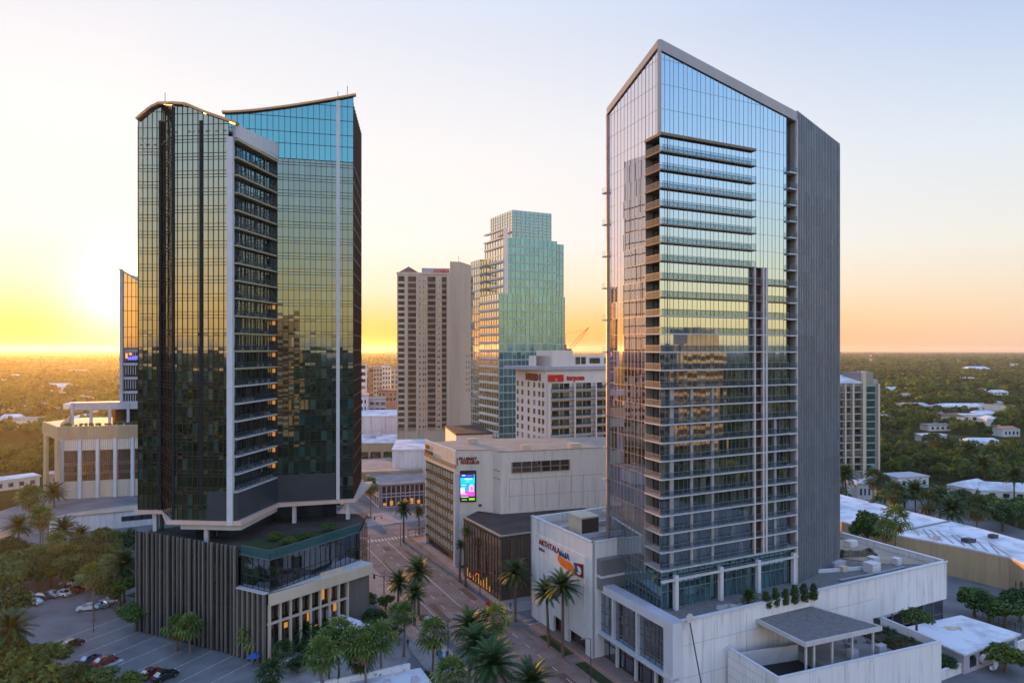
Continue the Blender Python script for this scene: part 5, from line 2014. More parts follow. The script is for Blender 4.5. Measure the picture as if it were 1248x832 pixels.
def teal_tower():
    Q = AT(608, 290).xy
    p, d = P2, D2
    nl = -p
    root = thing('stepped_glass_tower', 'green glass tower stepping up to a gridded crown, balconied flank coloured as if sunlit', 'tower', v3(Q, 0))
    MG, MF = M['glass_green'], [mat('pale_mullion', (0.42, 0.46, 0.44), None, 1, 0.5)]
    FH = 3.5

    def mass(A, lp, ld, z0, z1, cp, cd, m1, m2, nm, fh=FH, mf=None, hb=0.5):
        g1, g2, fr = MB(), MB(), MB()
        zs = [z1 - fh * k for k in range(int((z1 - z0) / fh) + 1)][::-1]
        if zs[0] > z0 + 0.2:
            zs = [z0] + zs
        facade(g1, fr, A, A + p * lp, zs, lin(0, lp, cp), None, 0, 0.16, hb, 0.2, 0.006)
        facade(g2, fr, A + d * ld, A, zs, lin(0, ld, cd), None, 0, 0.16, hb, 0.2, 0.006)
        facade(g1, fr, A + p * lp, A + p * lp + d * ld, zs, lin(0, ld, cd), None, 0, 0.16, hb, 0.2)
        facade(g1, fr, A + p * lp + d * ld, A + d * ld, zs, lin(0, lp, cp), None, 0, 0.16, hb, 0.2)
        c = g1.build(nm, m1, root)
        g2.build(nm, m2, root)
        fr.build('mullions', mf or MF, c)
        b = MB()
        b.poly([v3(x, z1 - 0.1) for x in (A, A + p * lp, A + p * lp + d * ld, A + d * ld)])
        b.build('roof', M['roof_grey'], root)
    mass(Q, 25.5, 20, 0, 83.5, 12, 8, MG, M['glass_sunlit'], 'lower_block')
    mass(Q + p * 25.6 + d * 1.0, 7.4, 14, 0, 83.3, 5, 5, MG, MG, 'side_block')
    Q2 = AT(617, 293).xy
    mass(Q2, 25.0, 22, 83.5, 108.0, 11, 8, MG, M['glass_sunlit'], 'upper_block')
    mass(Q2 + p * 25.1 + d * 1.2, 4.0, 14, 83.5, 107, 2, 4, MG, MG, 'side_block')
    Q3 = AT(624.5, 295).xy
    mass(Q3, 19.2, 22, 107.0, 120.2, 9, 9, M['glass_crown'], M['glass_sunlit'], 'crown', fh=1.35, hb=0.16)
    # flank with balconies, the low sun's gold put into glass and slab colours
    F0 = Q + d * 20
    mass(F0 + p * 0.0, 20, 10, 0, 100.5, 6, 5, M['glass_sunlit'], M['glass_sunlit'], 'flank')
    for k in range(23):
        z = 21 + k * FH
        b = MB()
        z1 = z
        lenb = 19 if z < 82 else 0
        if z < 82:
            b.prism([Q + nl * 0.6 + d * 0.2, Q + nl * 0.02 + d * 0.2, Q + nl * 0.02 + d * 20, Q + nl * 0.6 + d * 20], z - 0.3, z + 0.5)
        else:
            b.prism([Q2 + nl * 0.6 + d * 1, Q2 + nl * 0.02 + d * 1, Q2 + nl * 0.02 + d * 21.5, Q2 + nl * 0.6 + d * 21.5], z - 0.3, z + 0.5)
        b.build('balcony', M['pale_wall'], root)
    b = MB()
    for z in (112.2, 108.6, 105.0):
        b.prism([Q2 + nl * 0.8, Q2 + p * 0.6, Q2 + p * 0.6 + d * 20, Q2 + nl * 0.8 + d * 22], z - 0.7, z)
    b.post(Q2 + nl * 0.3 , nl, 1.2, 1.6, 83, 112)
    b.build('beige_frame', M['pale_wall'], root)


teal_tower()


def beige_tower():
    A = AT(484, 350).xy
    t = V2(0.99, 0.14)
    n = V2(0.14, -0.99)
    LF = 27.0
    B = A + t * LF
    C2 = AT(561, 354.5).xy
    E = AT(575.5, 372).xy
    root = thing('apartment_tower', 'tall beige apartment tower with balcony stacks and a small pyramid roof', 'tower', v3(A, 0))
    zt, zb = 98.6, 105.4
    b = MB()
    b.prism([A, B, B + V2(-3, 24), A + V2(-3, 20)], 0, zt)
    b.prism([B - n * -0.2, C2, E, B + V2(0, 26)], 0, zb)
    b.build('wall', M['beige'], root)
    b = MB()
    b.prism([A + n * 0.4 - t * 0.4, B + n * 0.4, B - n * 0.5, A - n * 0.5 - t * 0.4], zt, zt + 0.9)
    b.build('cornice', M['cream'], root)
    b = MB()
    c = A + t * 5.8 - n * 6
    base = [c - t * 5.2 + n * 5, c + t * 5.2 + n * 5, c + t * 5.2 - n * 5, c - t * 5.2 - n * 5]
    for i in range(4):
        b.poly([v3(base[i], zt + 0.95), v3(base[(i + 1) % 4], zt + 0.95), v3(c, 103.2)])
    b.poly([v3(x, zt + 0.95) for x in base])
    b.build('pyramid_roof', M['tile_red'], root)
    b = MB()
    b.prism([A + t * 12.5 - n * 3, B - n * 3, B - n * 9, A + t * 12.5 - n * 9], zt + 0.95, 102.2)
    b.build('penthouse', M['lavender'], root)
    text_mesh('OOSKA', 2.4, 0.15, 'roof_letters', M['red_sign'], root, v3(A + t * 18.7 - n * 2.9, 99.8), t, 0.1)
    b = MB()
    b.tube([v3(AT(559, 360).xy, zb - 1), v3(AT(559, 360).xy, zb + 4)], 0.1, 5)
    b.build('antenna', M['steel'], root)
    FH = 3.0
    zs = [zt - 4.0 - FH * k for k in range(26)]
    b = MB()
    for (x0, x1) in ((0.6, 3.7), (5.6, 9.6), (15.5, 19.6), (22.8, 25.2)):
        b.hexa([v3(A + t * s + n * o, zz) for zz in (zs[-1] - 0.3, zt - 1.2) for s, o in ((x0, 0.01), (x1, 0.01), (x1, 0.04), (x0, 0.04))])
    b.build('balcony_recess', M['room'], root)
    cnt = 0
    rest = MB()
    for z in zs:
        for (x0, x1) in ((0.6, 3.7), (5.6, 9.6), (15.5, 19.6), (22.8, 25.2)):
            q = MB() if cnt < 100 else rest
            q.hexa([v3(A + t * s + n * o, zz) for zz in (z - 0.95, z + 0.15) for s, o in ((x0, 0.05), (x1, 0.05), (x1, 0.75), (x0, 0.75))])
            if cnt < 100:
                q.build('balcony', M['cream'] if x0 < 1 else M['dark_beige'], root)
            cnt += 1
    o = rest.build('balcony', M['dark_beige'], root)
    if o:
        kind(o, 'stuff')
    windows(root, A, B, zs, [11.6, 13.4, 14.4, 20.8, 21.6], 0.55, 1.1, M['window'])
    b = MB()
    for (x, wd) in ((0.2, 0.5), (4.6, 1.3), (10.2, 0.9), (12.5, 0.5), (26.2, 1.4)):
        b.hexa([v3(A + t * s + n * o, zz) for zz in (0, zt) for s, o in ((x - wd / 2, 0.0), (x + wd / 2, 0.0), (x + wd / 2, 0.55), (x - wd / 2, 0.55))])
    b.build('pilaster', M['cream'], root)
    windows(root, C2, E, [zs[k] for k in range(12, 20)], [9, 13], 0.9, 1.3, M['window'])


beige_tower()


# ------------------------------------------------------------------ finned office building on the left with its slim tower
def office():
    A = AT(70, 273).xy
    t = V2(0.968, 0.25)
    n = V2(0.25, -0.968)
    Ls = AT(52, 294).xy
    LF = 46
    B = A + t * LF
    zt = ZY(520, 273)
    root = thing('finned_office', 'sand coloured office block with white piers, roof terrace and slim tower behind', 'building', v3(A, 0))
    b = MB()
    b.prism([A - n * 0.35, B - n * 0.35, B + V2(-6, 36), Ls + V2(4, 20), Ls + V2(0.3, 0.4)], 0, zt - 0.4)
    b.build('wall', M['cream'], root)
    b = MB()
    b.prism([Ls + V2(-0.2, 0), A + n * 0.1 - t * 0.1, B + n * 0.1, B - n * 1.2, A - n * 1.3, Ls + V2(1, 0.5)], zt - 5.2, zt)
    b.build('fascia', M['tan'], root)
    b = MB()
    for k in range(70):
        b.post(A + t * (0.4 + k * 0.65) + n * 0.13, n, 0.18, 0.1, zt - 5.0, zt - 0.3)
    b.build('fascia_ribs', M['roof_tan'], root)
    lt = (A - Ls).normalized()
    l_n = V2(lt.y, -lt.x)
    for (x, nn_, wd_) in ((Ls + (A - Ls) * 0.25 + l_n * 0.1, l_n, 5.5), (A + l_n * 0.1, l_n, 4.5), (A + t * 0.3 + n * 0.05, n, 1.2)):
        b = MB()
        b.post(x, nn_, wd_, 1.0, 0, zt - 5.2)
        b.build('corner_pier', M['tan'], root)
    b = MB()
    b.hexa([v3(Ls + (A - Ls) * s + l_n * o, zz) for zz in (3, zt - 5.2) for s, o in ((0.42, 0), (0.82, 0), (0.82, 0.05), (0.42, 0.05))])
    b.build('side_window', M['glass_brown'], root)
    pit = 6.4
    for k in range(8):
        b = MB()
        b.post(A + t * (1.5 + k * pit), n, 1.15, 0.9, 0, zt - 5.21)
        b.build('white_pier', M['white_metal'], root)
    zb = zt - 5.2
    for k in range(7):
        x = A + t * (2.25 + k * pit) + n * -0.3
        b = MB()
        for j in range(7):
            b.post(x + t * (0.35 + j * 0.68), n, 0.36, 0.16, zb - 4.4, zb)
        b.build('concrete_screen', M['pale_wall'], root)
        for (z0, z1) in ((zb - 9.3, zb - 4.6), (zb - 13.2, zb - 10.6), (zb - 16.8, zb - 14.2)):
            b = MB()
            b.hexa([v3(x + t * s + n * o, zz) for zz in (z0, z1) for s, o in ((0.1, 0), (4.95, 0), (4.95, 0.06), (0.1, 0.06))])
            wn = b.build('window', M['glass_brown'], root)
            b = MB()
            for j in range(6):
                b.post(x + t * (0.5 + j * 0.78) + n * 0.12, n, 0.2, 0.2, z0, z1)
            b.build('mullions', [M['brown_panel']], wn)
    for k in range(7):
        x = A + t * (2.25 + k * pit) + n * -0.28
        for (z0, z1) in ((zb - 10.55, zb - 9.35), (zb - 14.15, zb - 13.25)):
            b = MB()
            b.hexa([v3(x + t * s + n * o, zz) for zz in (z0, z1) for s, o in ((0.1, 0), (4.8, 0), (4.8, 0.05), (0.1, 0.05))])
            b.build('spandrel_panel', M['brown_panel'], root)
    # terrace pergola
    b = MB()
    q = A + t * 1.5 - n * 13
    zp = ZY(489, 290)
    b.beam(v3(q, zp - 1.6), v3(q + t * 30, zp - 1.6), 6.0, 3.0)
    b.build('pergola_band', M['lavender'], root)
    for k in range(5):
        b = MB()
        b.post(q + t * (0.4 + k * 7.0) + n * 3.0, n, 1.0, 1.0, zt - 0.4, zp - 0.2)
        b.build('pergola_post', M['lavender'], root)
    b = MB()
    facade(b, None, q + t * 14.6 + n * 0.3, q + t * 34 + n * 0.3, [zt - 0.4, zp - 3.1], lin(0, 19.4, 8))
    b.build('terrace_glazing', M['glass_brown'], root)
    b = MB()
    for k in range(60):
        c = A + t * U(1, 34) - n * U(1.5, 5)
        b.box(v3(c, zt + U(0.1, 0.7)), (U(0.5, 1.4), U(0.5, 1.2), U(0.3, 1.1)), rz=R())
    b.build('terrace_planting', M['leaf_olive'], root)
    b = MB()
    c = A - t * 0.5 - n * 9
    b.hexa([v3(c + t * -2, zt), v3(c + t * 1, zt), v3(c + t * 1 - n * 4, zt), v3(c + t * -2 - n * 4, zt), v3(c + t * 1.6, zt + 3.4), v3(c + t * 2.2, zt + 3.4), v3(c + t * 2.2 - n * 4, zt + 3.4), v3(c + t * 1.6 - n * 4, zt + 3.4)])
    b.build('stair_hood', M['tan'], root)
    # slim tower
    T0 = AT(146.5, 292).xy
    tw = thing('slim_tower', 'slim pale tower with a slanted glass top behind the finned office', 'tower', v3(T0, 0))
    T1 = T0 + t * 24
    za, ze = ZY(328, 292), ZY(328, 292) - 15
    top = lambda x: za + (ze - za) * x / 24
    b = MB()
    b.post(T0 + t * 0.6 + n * 0.3, n, 1.2, 1.4, 0, za)
    b.post(T0 + t * 8.3 + n * 0.3, n, 1.2, 1.4, 0, top(8.3))
    b.prism([T0 - n * 0.5, T1 - n * 0.5, T1 + V2(-4, 22), T0 + V2(-4, 22)], 0, [za - 1, ze - 1, ze - 1, za - 1])
    b.build('wall', M['lavender'], tw)
    gl, fr = MB(), MB()
    zg = ZY(424, 292)
    facade(gl, fr, T0 + t * 1.2, T1, [zg, zg + 4.6, zg + 9, zg + 16, zg + 22, zg + 28, zg + 40], lin(0, 22.8, 14), lambda x: top(x + 1.2) - 0.6, 0.1, 0.15, 0.2, 0.2)
    g_ = gl.build('wall_glazing', M['glass_amber'], tw)
    fr.build('mullions', [M['mullion_bronze']], g_)
    b = MB()
    b.beam(v3(T0 + n * 0.2 - t * 0.2, za), v3(T1 + n * 0.2, ze), 1.8, 0.6)
    b.build('roof_edge', M['tan'], tw)
    for k in range(8):
        z = zg - 6.2 - k * 6.0
        b = MB()
        b.hexa([v3(T0 + t * s + n * o, zz) for zz in (z, z + 4.6) for s, o in ((1.6, 0.05), (7.4, 0.05), (7.4, 0.12), (1.6, 0.12))])
        w_ = b.build('window', M['glass_brown'], tw)
        b = MB()
        for j in range(6):
            b.post(T0 + t * (2.2 + j * 0.95) + n * 0.2, n, 0.25, 0.3, z + 0.8, z + 4.6)
        b.beam(v3(T0 + t * 1.3 + n * 0.35, z - 0.7), v3(T0 + t * 7.7 + n * 0.35, z - 0.7), 0.8, 1.0)
        b.build('window_bars', M['lavender'], w_)
    z = zg - 6.2
    b = MB()
    for (x, zz, wd, h, m) in ((3.0, 1.2, 3.6, 1.2, 0), (4.8, 2.0, 1.6, 0.8, 0), (2.2, 1.8, 0.7, 2.2, 1), (6.4, 1.4, 0.6, 1.5, 0), (3.6, 3.2, 1.0, 0.9, 1)):
        b.hexa([v3(T0 + t * s + n * o, q) for q in (z + zz, z + zz + h) for s, o in ((x, 0.42), (x + wd, 0.42), (x + wd, 0.5), (x, 0.5))], m)
    sg = b.build('neon_sign', [M['neon_blue'], M['neon_orange']])
    tag(sg, 'blue and orange glowing sign in a window of the slim pale tower', 'sign')


office()


def ramp_building():
    """low white building with tan roof in front of the office"""
    a = G(66, 655, 0).xy
    root = thing('low_white_store', 'low white building with a tan roof between the palms and the office', 'building', v3(a, 0))
    f0, f1 = xy(G(60, 652, 0)), xy(G(215, 636, 0))
    k0, k1 = xy(G(78, 628, 5.6)), xy(G(215, 611, 5.6))
    b = MB()
    b.prism([f0, f1, k1 + V2(0, 6), k0 + V2(0, 3)], 0, 5.2)
    b.build('wall', M['white_wall'], root)
    b = MB()
    t = (f1 - f0).normalized()
    n = V2(t.y, -t.x)
    ln = (f1 - f0).length
    for k in range(22):
        b.post(f0 + t * (1 + k * (ln - 2) / 21) + n * 0.05, n, 0.25, 0.12, 0, 5.2)
    b.build('wall_ribs', M['white_metal'], root)
    b = MB()
    b.prism([f0 + n * 0.2, f1 + n * 0.2, k1 + V2(0, 6.2), k0 + V2(-0.2, 3.2)], 5.2, 5.6)
    b.build('roof', M['roof_tan'], root)
    b = MB()
    for k in (0.55, 0.63, 0.7):
        c = f0 + (f1 - f0) * k
        b.hexa([v3(c + t * s + n * o, zz) for zz in (2.2, 3.8) for s, o in ((0, 0.12), (3.6, 0.12), (3.6, 0.2), (0, 0.2))])
    b.build('window', M['glass_dark'], root)


ramp_building()
sheet('side_street', [xy(G(-30, 668)), xy(G(215, 648)), xy(G(215, 637)), xy(G(-30, 655))], 0.02, M['asphalt'])


# ------------------------------------------------------------------ mid-rise apartments on the right
def right_apartments():
    A = AT(1005, 292).xy
    t = V2(0.98, 0.2)
    n = V2(0.2, -0.98)
    root = thing('midrise_apartments', 'grey mid-rise apartment block with blue windows and balcony bays', 'building', v3(A, 0))
    E = A + t * 18.5
    F = A + t * 26.0
    zr = ZY(466, 296)
    b = MB()
    b.prism([A, E, E + V2(-3, 16), A + V2(-3, 16)], 0, zr - 0.5)
    b.prism([E, F, F + V2(-3, 14), E + V2(-3, 14)], 0, ZY(462, 297))
    b.build('wall', M['pier'], root)
    b = MB()
    c = [A + n * 0.6 - t, E + n * 0.6, E - n * 9, A - n * 9 - t]
    b.hexa([v3(c[0], zr - 0.4), v3(c[1], zr - 0.4), v3(c[2], zr - 0.2), v3(c[3], zr - 0.2), v3(c[0], zr + 0.1), v3(c[1], zr + 0.1), v3(c[2] + n * 3, zr + 3.2), v3(c[3] + n * 3, zr + 3.2)])
    b.build('pitched_roof', M['roof_white'], root)
    b = MB()
    b.prism([E - t * 0.2 + n * 0.3, E + t * 5.0 + n * 0.3, E + t * 5 - n * 5, E - n * 5 - t * 6], zr - 0.4, ZY(453, 297))
    b.build('stair_tower', M['metal_panel'], root)
    b = MB()
    for q, wd, zt in ((0.2, 1.0, 0), (4.6, 0.7, 0), (9.4, 0.7, 0), (13.2, 0.9, 0), (18.6, 1.5, 5.5), (25.8, 0.9, 0)):
        b.post(A + t * q + n * 0.55, n, wd, 1.2, 0, zr - 0.5 + zt)
    b.build('pilaster', M['cream'], root)
    for k in range(12):
        z = zr - 3.9 - k * 3.1
        for (x0, x1) in ((0.8, 4.2), (5.0, 9.0), (9.8, 12.7), (13.8, 17.8)):
            b = MB()
            b.prism([A + t * x0 + n * 1.2, A + t * x1 + n * 1.2, A + t * x1 + n * 0.02, A + t * x0 + n * 0.02], z - 0.25, z)
            sb = b.build('balcony', M['slab'], root)
            b = MB()
            b.hexa([v3(A + t * s + n * o, zz) for zz in (z + 0.05, z + 2.4) for s, o in ((x0 + 0.3, 0.01), (x1 - 0.3, 0.01), (x1 - 0.3, 0.06), (x0 + 0.3, 0.06))])
            b.build('balcony_door', M['window'], sb)
            b = MB()
            b.beam(v3(A + t * x0 + n * 1.15, z + 0.5), v3(A + t * x1 + n * 1.15, z + 0.5), 0.05, 0.95)
            b.build('railing', M['rail_glass'], sb)
        b = MB()
        b.hexa([v3(A + t * s + n * o, zz) for zz in (z - 0.3, z + 2.2) for s, o in ((20.4, 0.01), (24.6, 0.01), (24.6, 0.12), (20.4, 0.12))])
        b.build('blue_window', M['glass_teal'], root)


right_apartments()


# ------------------------------------------------------------------ low town in the middle distance
def block(name, label, cat, x0, x1, ytop, D, depth, m, rows, cols, wm='window', slant=0.2, roofm='roof_grey', extra=None, ww=0.55, band=False, zbase=0.0):
    A = AT(x0, D).xy
    t = V2(1, slant).normalized()
    n = V2(t.y, -t.x)
    k = (x1 - 624) / FOC
    ln = (k * A.y - A.x) / (t.x - k * t.y)
    B = A + t * ln
    zt = ZY(ytop, D)
    root = thing(name, label, cat, v3(A, 0))
    b = MB()
    b.prism([A, B, B - n * depth, A - n * depth], 0, zt)
    b.build('wall', M[m], root)
    b = MB()
    b.prism([A + n * 0.3 - t * 0.3, B + n * 0.3 + t * 0.3, B - n * depth, A - n * depth - t * 0.3], zt, zt + 0.6)
    b.build('roof', M[roofm], root)
    if rows:
        fh = rows[2]
        zs = [zt - rows[0] - fh * j for j in range(rows[1])]
        if band:
            for z in zs:
                b = MB()
                b.hexa([v3(A + t * s + n * o, zz) for zz in (z, z + fh * 0.5) for s, o in ((0.4, 0), (ln - 0.4, 0), (ln - 0.4, 0.05), (0.4, 0.05))])
                b.build('window_band', M[wm], root)
        else:
            windows(root, A, B, zs, [(j + 0.5) * ln / cols for j in range(cols)], ln / cols * ww, fh * 0.5, M[wm])
        for (X, Y) in ((B, B - n * depth),):
            if not band:
                windows(root, X, Y, zs, [(j + 0.5) * depth / 4 for j in range(4)], depth / 4 * 0.4, fh * 0.5, M[wm])
    return root, A, B, t, n, zt


block('office_block', 'white office block with grey attic beside the dark bronze tower', 'building', 415, 447, 443, 520, 22, 'white_wall', (4.0, 8, 5.2), 4, ww=0.6, roofm='roof_tan')
r_, A_, B_, t_, n_, z_ = block('striped_office', 'low office with brown striped window bands and white piers', 'building', 410, 449, 483, 430, 26, 'white_wall', (4.6, 5, 4.4), 1, 'glass_brown', band=True)
b = MB()
for q in (1.0, 3.0):
    b.post(B_ - t_ * q + n_ * 0.4, n_, 1.0, 1.0, 0, z_)
b.build('white_pier', M['white_metal'], r_)
block('town_block', 'small office with dark glass beside the striped office', 'building', 450, 470, 487, 440, 20, 'lavender', (3.6, 4, 4.0), 3, 'glass_dark', ww=0.8)
block('town_block', 'orange sunlit slab block far behind the striped office', 'building', 449, 456, 448, 640, 18, 'terra', (4, 6, 4.5), 1)  # orange of the low sun is put into the wall colour
block('town_block', 'cream apartment block with dark windows left of the beige tower', 'building', 455, 466, 447, 610, 18, 'cream', (4, 8, 4.0), 3)
block('town_block', 'tan apartment block close to the beige tower, sunlit on top', 'building', 466, 476, 445, 590, 18, 'pale_wall', (4, 8, 4.0), 3, roofm='roof_tan')
block('town_block', 'narrow cream block touching the beige tower outline', 'building', 476, 486, 449, 560, 18, 'cream', (4, 7, 4.0), 2)
block('town_block', 'low terracotta building with red parapet near the beige tower foot', 'building', 461, 492, 477, 500, 22, 'terra', (3, 2, 3.6), 7, roofm='tile_red')
block('town_block', 'low grey building with red awnings below the beige tower', 'building', 492, 545, 489, 430, 20, 'lavender', (3.5, 2, 3.6), 9, roofm='roof_white')
block('town_block', 'pale building with a blank side wall below the beige tower', 'building', 520, 556, 486, 415, 22, 'concrete', (4.5, 1, 4), 3, roofm='roof_white')
block('town_block', 'lilac shed with a sloping pale roof above the long white roofs', 'building', 494, 540, 498, 400, 14, 'lavender', None, 1, roofm='roof_white')
# long white hall and the arcaded beige building in front of it
r_, A_, B_, t_, n_, z_ = block('long_white_hall', 'long white hall with a broad pale roof in the middle distance', 'building', 405, 521, 508, 395, 40, 'white_wall', None, 1, roofm='roof_white', slant=0.05)
b = MB()
for k in range(6):
    b.post(A_ + t_ * (6 + k * 8.2) + n_ * 0.05, n_, 0.3, 0.2, 0, z_)
b.build('wall_joints', M['lavender'], r_)
r_, A_, B_, t_, n_, z_ = block('arcaded_building', 'low beige arcaded building with a flat white roof and planted courtyard', 'building', 400, 572, 541, 352, 34, 'tan', None, 1, roofm='roof_white', slant=0.08)
b = MB()
ln = (B_ - A_).length
for k in range(11):
    x = 2 + k * (ln - 4) / 10.5
    b.hexa([v3(A_ + t_ * s + n_ * o, zz) for zz in (0, z_ - 4.2) for s, o in ((x, 0), (x + 5.2, 0), (x + 5.2, 0.06), (x, 0.06))])
b.build('arcade_openings', M['room'], r_)
for k, (px, py) in enumerate(((447, 533), (455, 534), (462, 531), (508, 527), (516, 528), (523, 526))):
    q = G(px, py, z_ + 0.6)
    b = MB()
    b.box(q + Vector((0, 0, 0.8)), (3.0, 2.4, 1.6), rz=0.3 * k)
    b.box(q + Vector((0, 0, 1.7)), (2.2, 1.8, 0.25), rz=0.3 * k)
    tag(b.build('roof_unit', M['lavender' if k % 2 else 'white_metal']), 'small air unit on the arcaded building roof, %s' % ['first from the dark tower', 'second from the dark tower', 'third from the dark tower', 'third from the brown roof', 'second from the brown roof', 'nearest the brown roof'][k], 'roof unit', 'air units on the arcaded roof')
r_, A_, B_, t_, n_, z_ = block('garden_block', 'beige block with slim piers and planting behind the brown flat roof', 'building', 520, 573, 507, 375, 16, 'tan', (5.5, 1, 9), 5, 'room', ww=0.8)
block('brown_roof_block', 'pink walled block with a brown gravel roof beside the green tower', 'building', 556, 600, 530, 262, 28, 'pale_wall', None, 1, roofm='roof_dark', slant=0.25)
block('white_shed', 'plain pale blue white box behind the louvred street wall', 'building', 478, 519, 549, 290, 32, 'white_wall', None, 1, roofm='roof_white', slant=0.1)


def corner_pavilion():
    """two-storey shopfront across the far junction"""
    f0, f1 = G(462, 590, 9.0).xy, G(524, 586, 9.0).xy
    s0 = G(424, 560, 9.0).xy
    root = thing('corner_shops', 'two storey grey roofed shop building across the far junction', 'building', v3(f0, 0))
    k1 = f1 + (s0 - f0)
    b = MB()
    c = (f0 + k1) / 2
    b.prism([c + (x - c) * 0.97 for x in (f0, f1, k1, s0)], 0, 8.2)
    b.build('wall', M['lavender'], root)
    b = MB()
    b.prism([f0, f1, k1, s0], 8.2, 9.0)
    b.build('roof', M['roof_grey'], root)
    b = MB()
    for (X, Y) in ((f0, f1), (s0, f0)):
        b.beam(v3(X, 8.9), v3(Y, 8.9), 0.7, 0.7)
    b.build('roof_edge', M['lavender'], root)
    gl, fr = MB(), MB()
    for (X, Y, c) in ((f0, f1, 10), (s0, f0, 16)):
        d_ = (Y - X).normalized()
        nn = V2(d_.y, -d_.x)
        facade(gl, fr, X + d_ * 1 - nn * 0.0, Y - d_ * 0.6, [0.2, 4.0, 5.2, 8.0], lin(0, (Y - X).length - 1.6, c), None, -0.2, 0.3, 0.35, 0.3)
    g_ = gl.build('shop_window', M['glass_brown'], root)
    fr.build('mullions', [M['lavender']], g_)
    t = (f1 - f0).normalized()
    n = V2(t.y, -t.x)
    for k in range(6):
        b = MB()
        c = f0 + t * (1.5 + k * 2.6) + n * 0.05
        b.hexa([v3(c + t * s + n * o, zz) for zz in (0.8, 0.8 + U(1.0, 2.4)) for s, o in ((0, 0), (1.2, 0), (1.2, 0.04), (0, 0.04))])
        b.build('lit_window', M['warm_window'], root)
    b = MB()
    c = f0 + t * 8 - n * 22
    b.box(v3(c, 9.7), (26, 5, 1.3), rz=0.2)
    b.build('roof_monitor', M['roof_tan'], root)


corner_pavilion()


def crane():
    q = AT(692, 430).xy
    root = thing('construction_crane', 'slim red crane with a raised jib far behind the hotel roof', 'crane', v3(q, 0))
    b = MB()
    zt = ZY(428, 430)
    for sx in (-0.9, 0.9):
        for sy in (-0.9, 0.9):
            b.tube([v3(q, 0) + Vector((sx, sy, 0)), v3(q, zt) + Vector((sx, sy, 0))], 0.16, 4)
    for k in range(14):
        z = k * zt / 14
        b.tube([v3(q, z) + Vector((-0.9, -0.9, 0)), v3(q, z + zt / 14) + Vector((0.9, -0.9, 0))], 0.1, 4)
    b.build('mast', M['crane'], root)
    tip = AT(718, 430, ZY(398.5, 430))
    ft = v3(q, zt) + Vector((1.2, 0, 1.5))
    b = MB()
    up = Vector((-0.55, 0, 0.85))
    for o, r in ((up * 0.9, 0.13), (up * -0.9, 0.13)):
        b.tube([ft + o, ft.lerp(tip, 0.6) + o * 1.1, tip], r, 5)
    for k in range(12):
        a = ft.lerp(tip, k / 12)
        e = ft.lerp(tip, (k + 1) / 12)
        s = 1 - k / 14
        b.tube([a + up * (0.9 * s if k % 2 else -0.9 * s), e + up * (-0.9 * s if k % 2 else 0.9 * s)], 0.07, 4)
    b.build('jib', M['crane'], root)
    b = MB()
    b.box(v3(q, zt + 0.8), (4.6, 2.4, 1.8))
    b.box(v3(q, zt + 2.4) + Vector((-1.6, 0, 0)), (1.6, 1.8, 3.4))
    b.build('cab', M['crane'], root)
    b = MB()
    b.tube([v3(q, zt + 3) + Vector((-1.6, 0, 0)), v3(q, zt + 11) + Vector((-1.2, 0, 0))], 0.12, 4)
    b.tube([v3(q, zt + 11) + Vector((-1.2, 0, 0)), ft.lerp(tip, 0.9)], 0.05, 4)
    b.build('stay', M['steel'], root)


crane()


def radio_mast():
    q = AT(1061, 2600).xy
    root = thing('radio_mast', 'tiny red and white lattice mast on the flat horizon', 'mast', v3(q, 0))
    for k in range(6):
        b = MB()
        z0, z1 = k * 8, k * 8 + 8
        w0, w1 = 5 - k * 0.75, 5 - (k + 1) * 0.75
        for sx, sy in ((-1, -1), (1, -1), (1, 1), (-1, 1)):
            b.tube([v3(q, z0) + Vector((sx * w0, sy * w0, 0)), v3(q, z1) + Vector((sx * w1, sy * w1, 0))], 0.9, 4)
        b.tube([v3(q, z0) + Vector((-w0, -w0, 0)), v3(q, z1) + Vector((w1, -w1, 0))], 0.6, 4)
        b.build('mast_section', M['red_sign'] if k % 2 else M['sign_white'], root)


radio_mast()


# ------------------------------------------------------------------ plants
def frond(b, base, az, el0, L, droop, wid, m=0, nseg=9, leafl=0.8):
    """one feather leaf: a rib with paired leaflets"""
    pts = []
    p = Vector(base)
    el = el0
    for k in range(nseg + 1):
        pts.append(p.copy())
        st = L / nseg
        p = p + Vector((math.cos(az) * math.cos(el), math.sin(az) * math.cos(el), math.sin(el))) * st
        el -= droop / nseg * (0.5 + k / nseg)
    sd = Vector((-math.sin(az), math.cos(az), 0))
    r0 = R()
    for k in range(1, nseg + 1):
        a = (pts[k] - pts[k - 1])
        an = a.normalized()
        up = an.cross(sd) * -1
        s = math.sin(math.pi * (0.12 + 0.86 * k / (nseg + 0.6))) ** 0.7
        for half in (0, 1):
            q = pts[k - 1] + a * (0.5 * half)
            for sg in (-1, 1):
                ll = leafl * s * U(0.85, 1.1)
                tip = q + (sd * sg * 0.85 + an * 0.75 - Vector((0, 0, 0.28))) * ll
                w_ = an * wid * 0.5
                b.poly([q - w_, q + w_, tip + w_ * 0.3], m, min(1, max(0, r0 + U(-0.3, 0.3))))
    b.beam(pts[0], pts[nseg // 2], 0.05, 0.05, m)


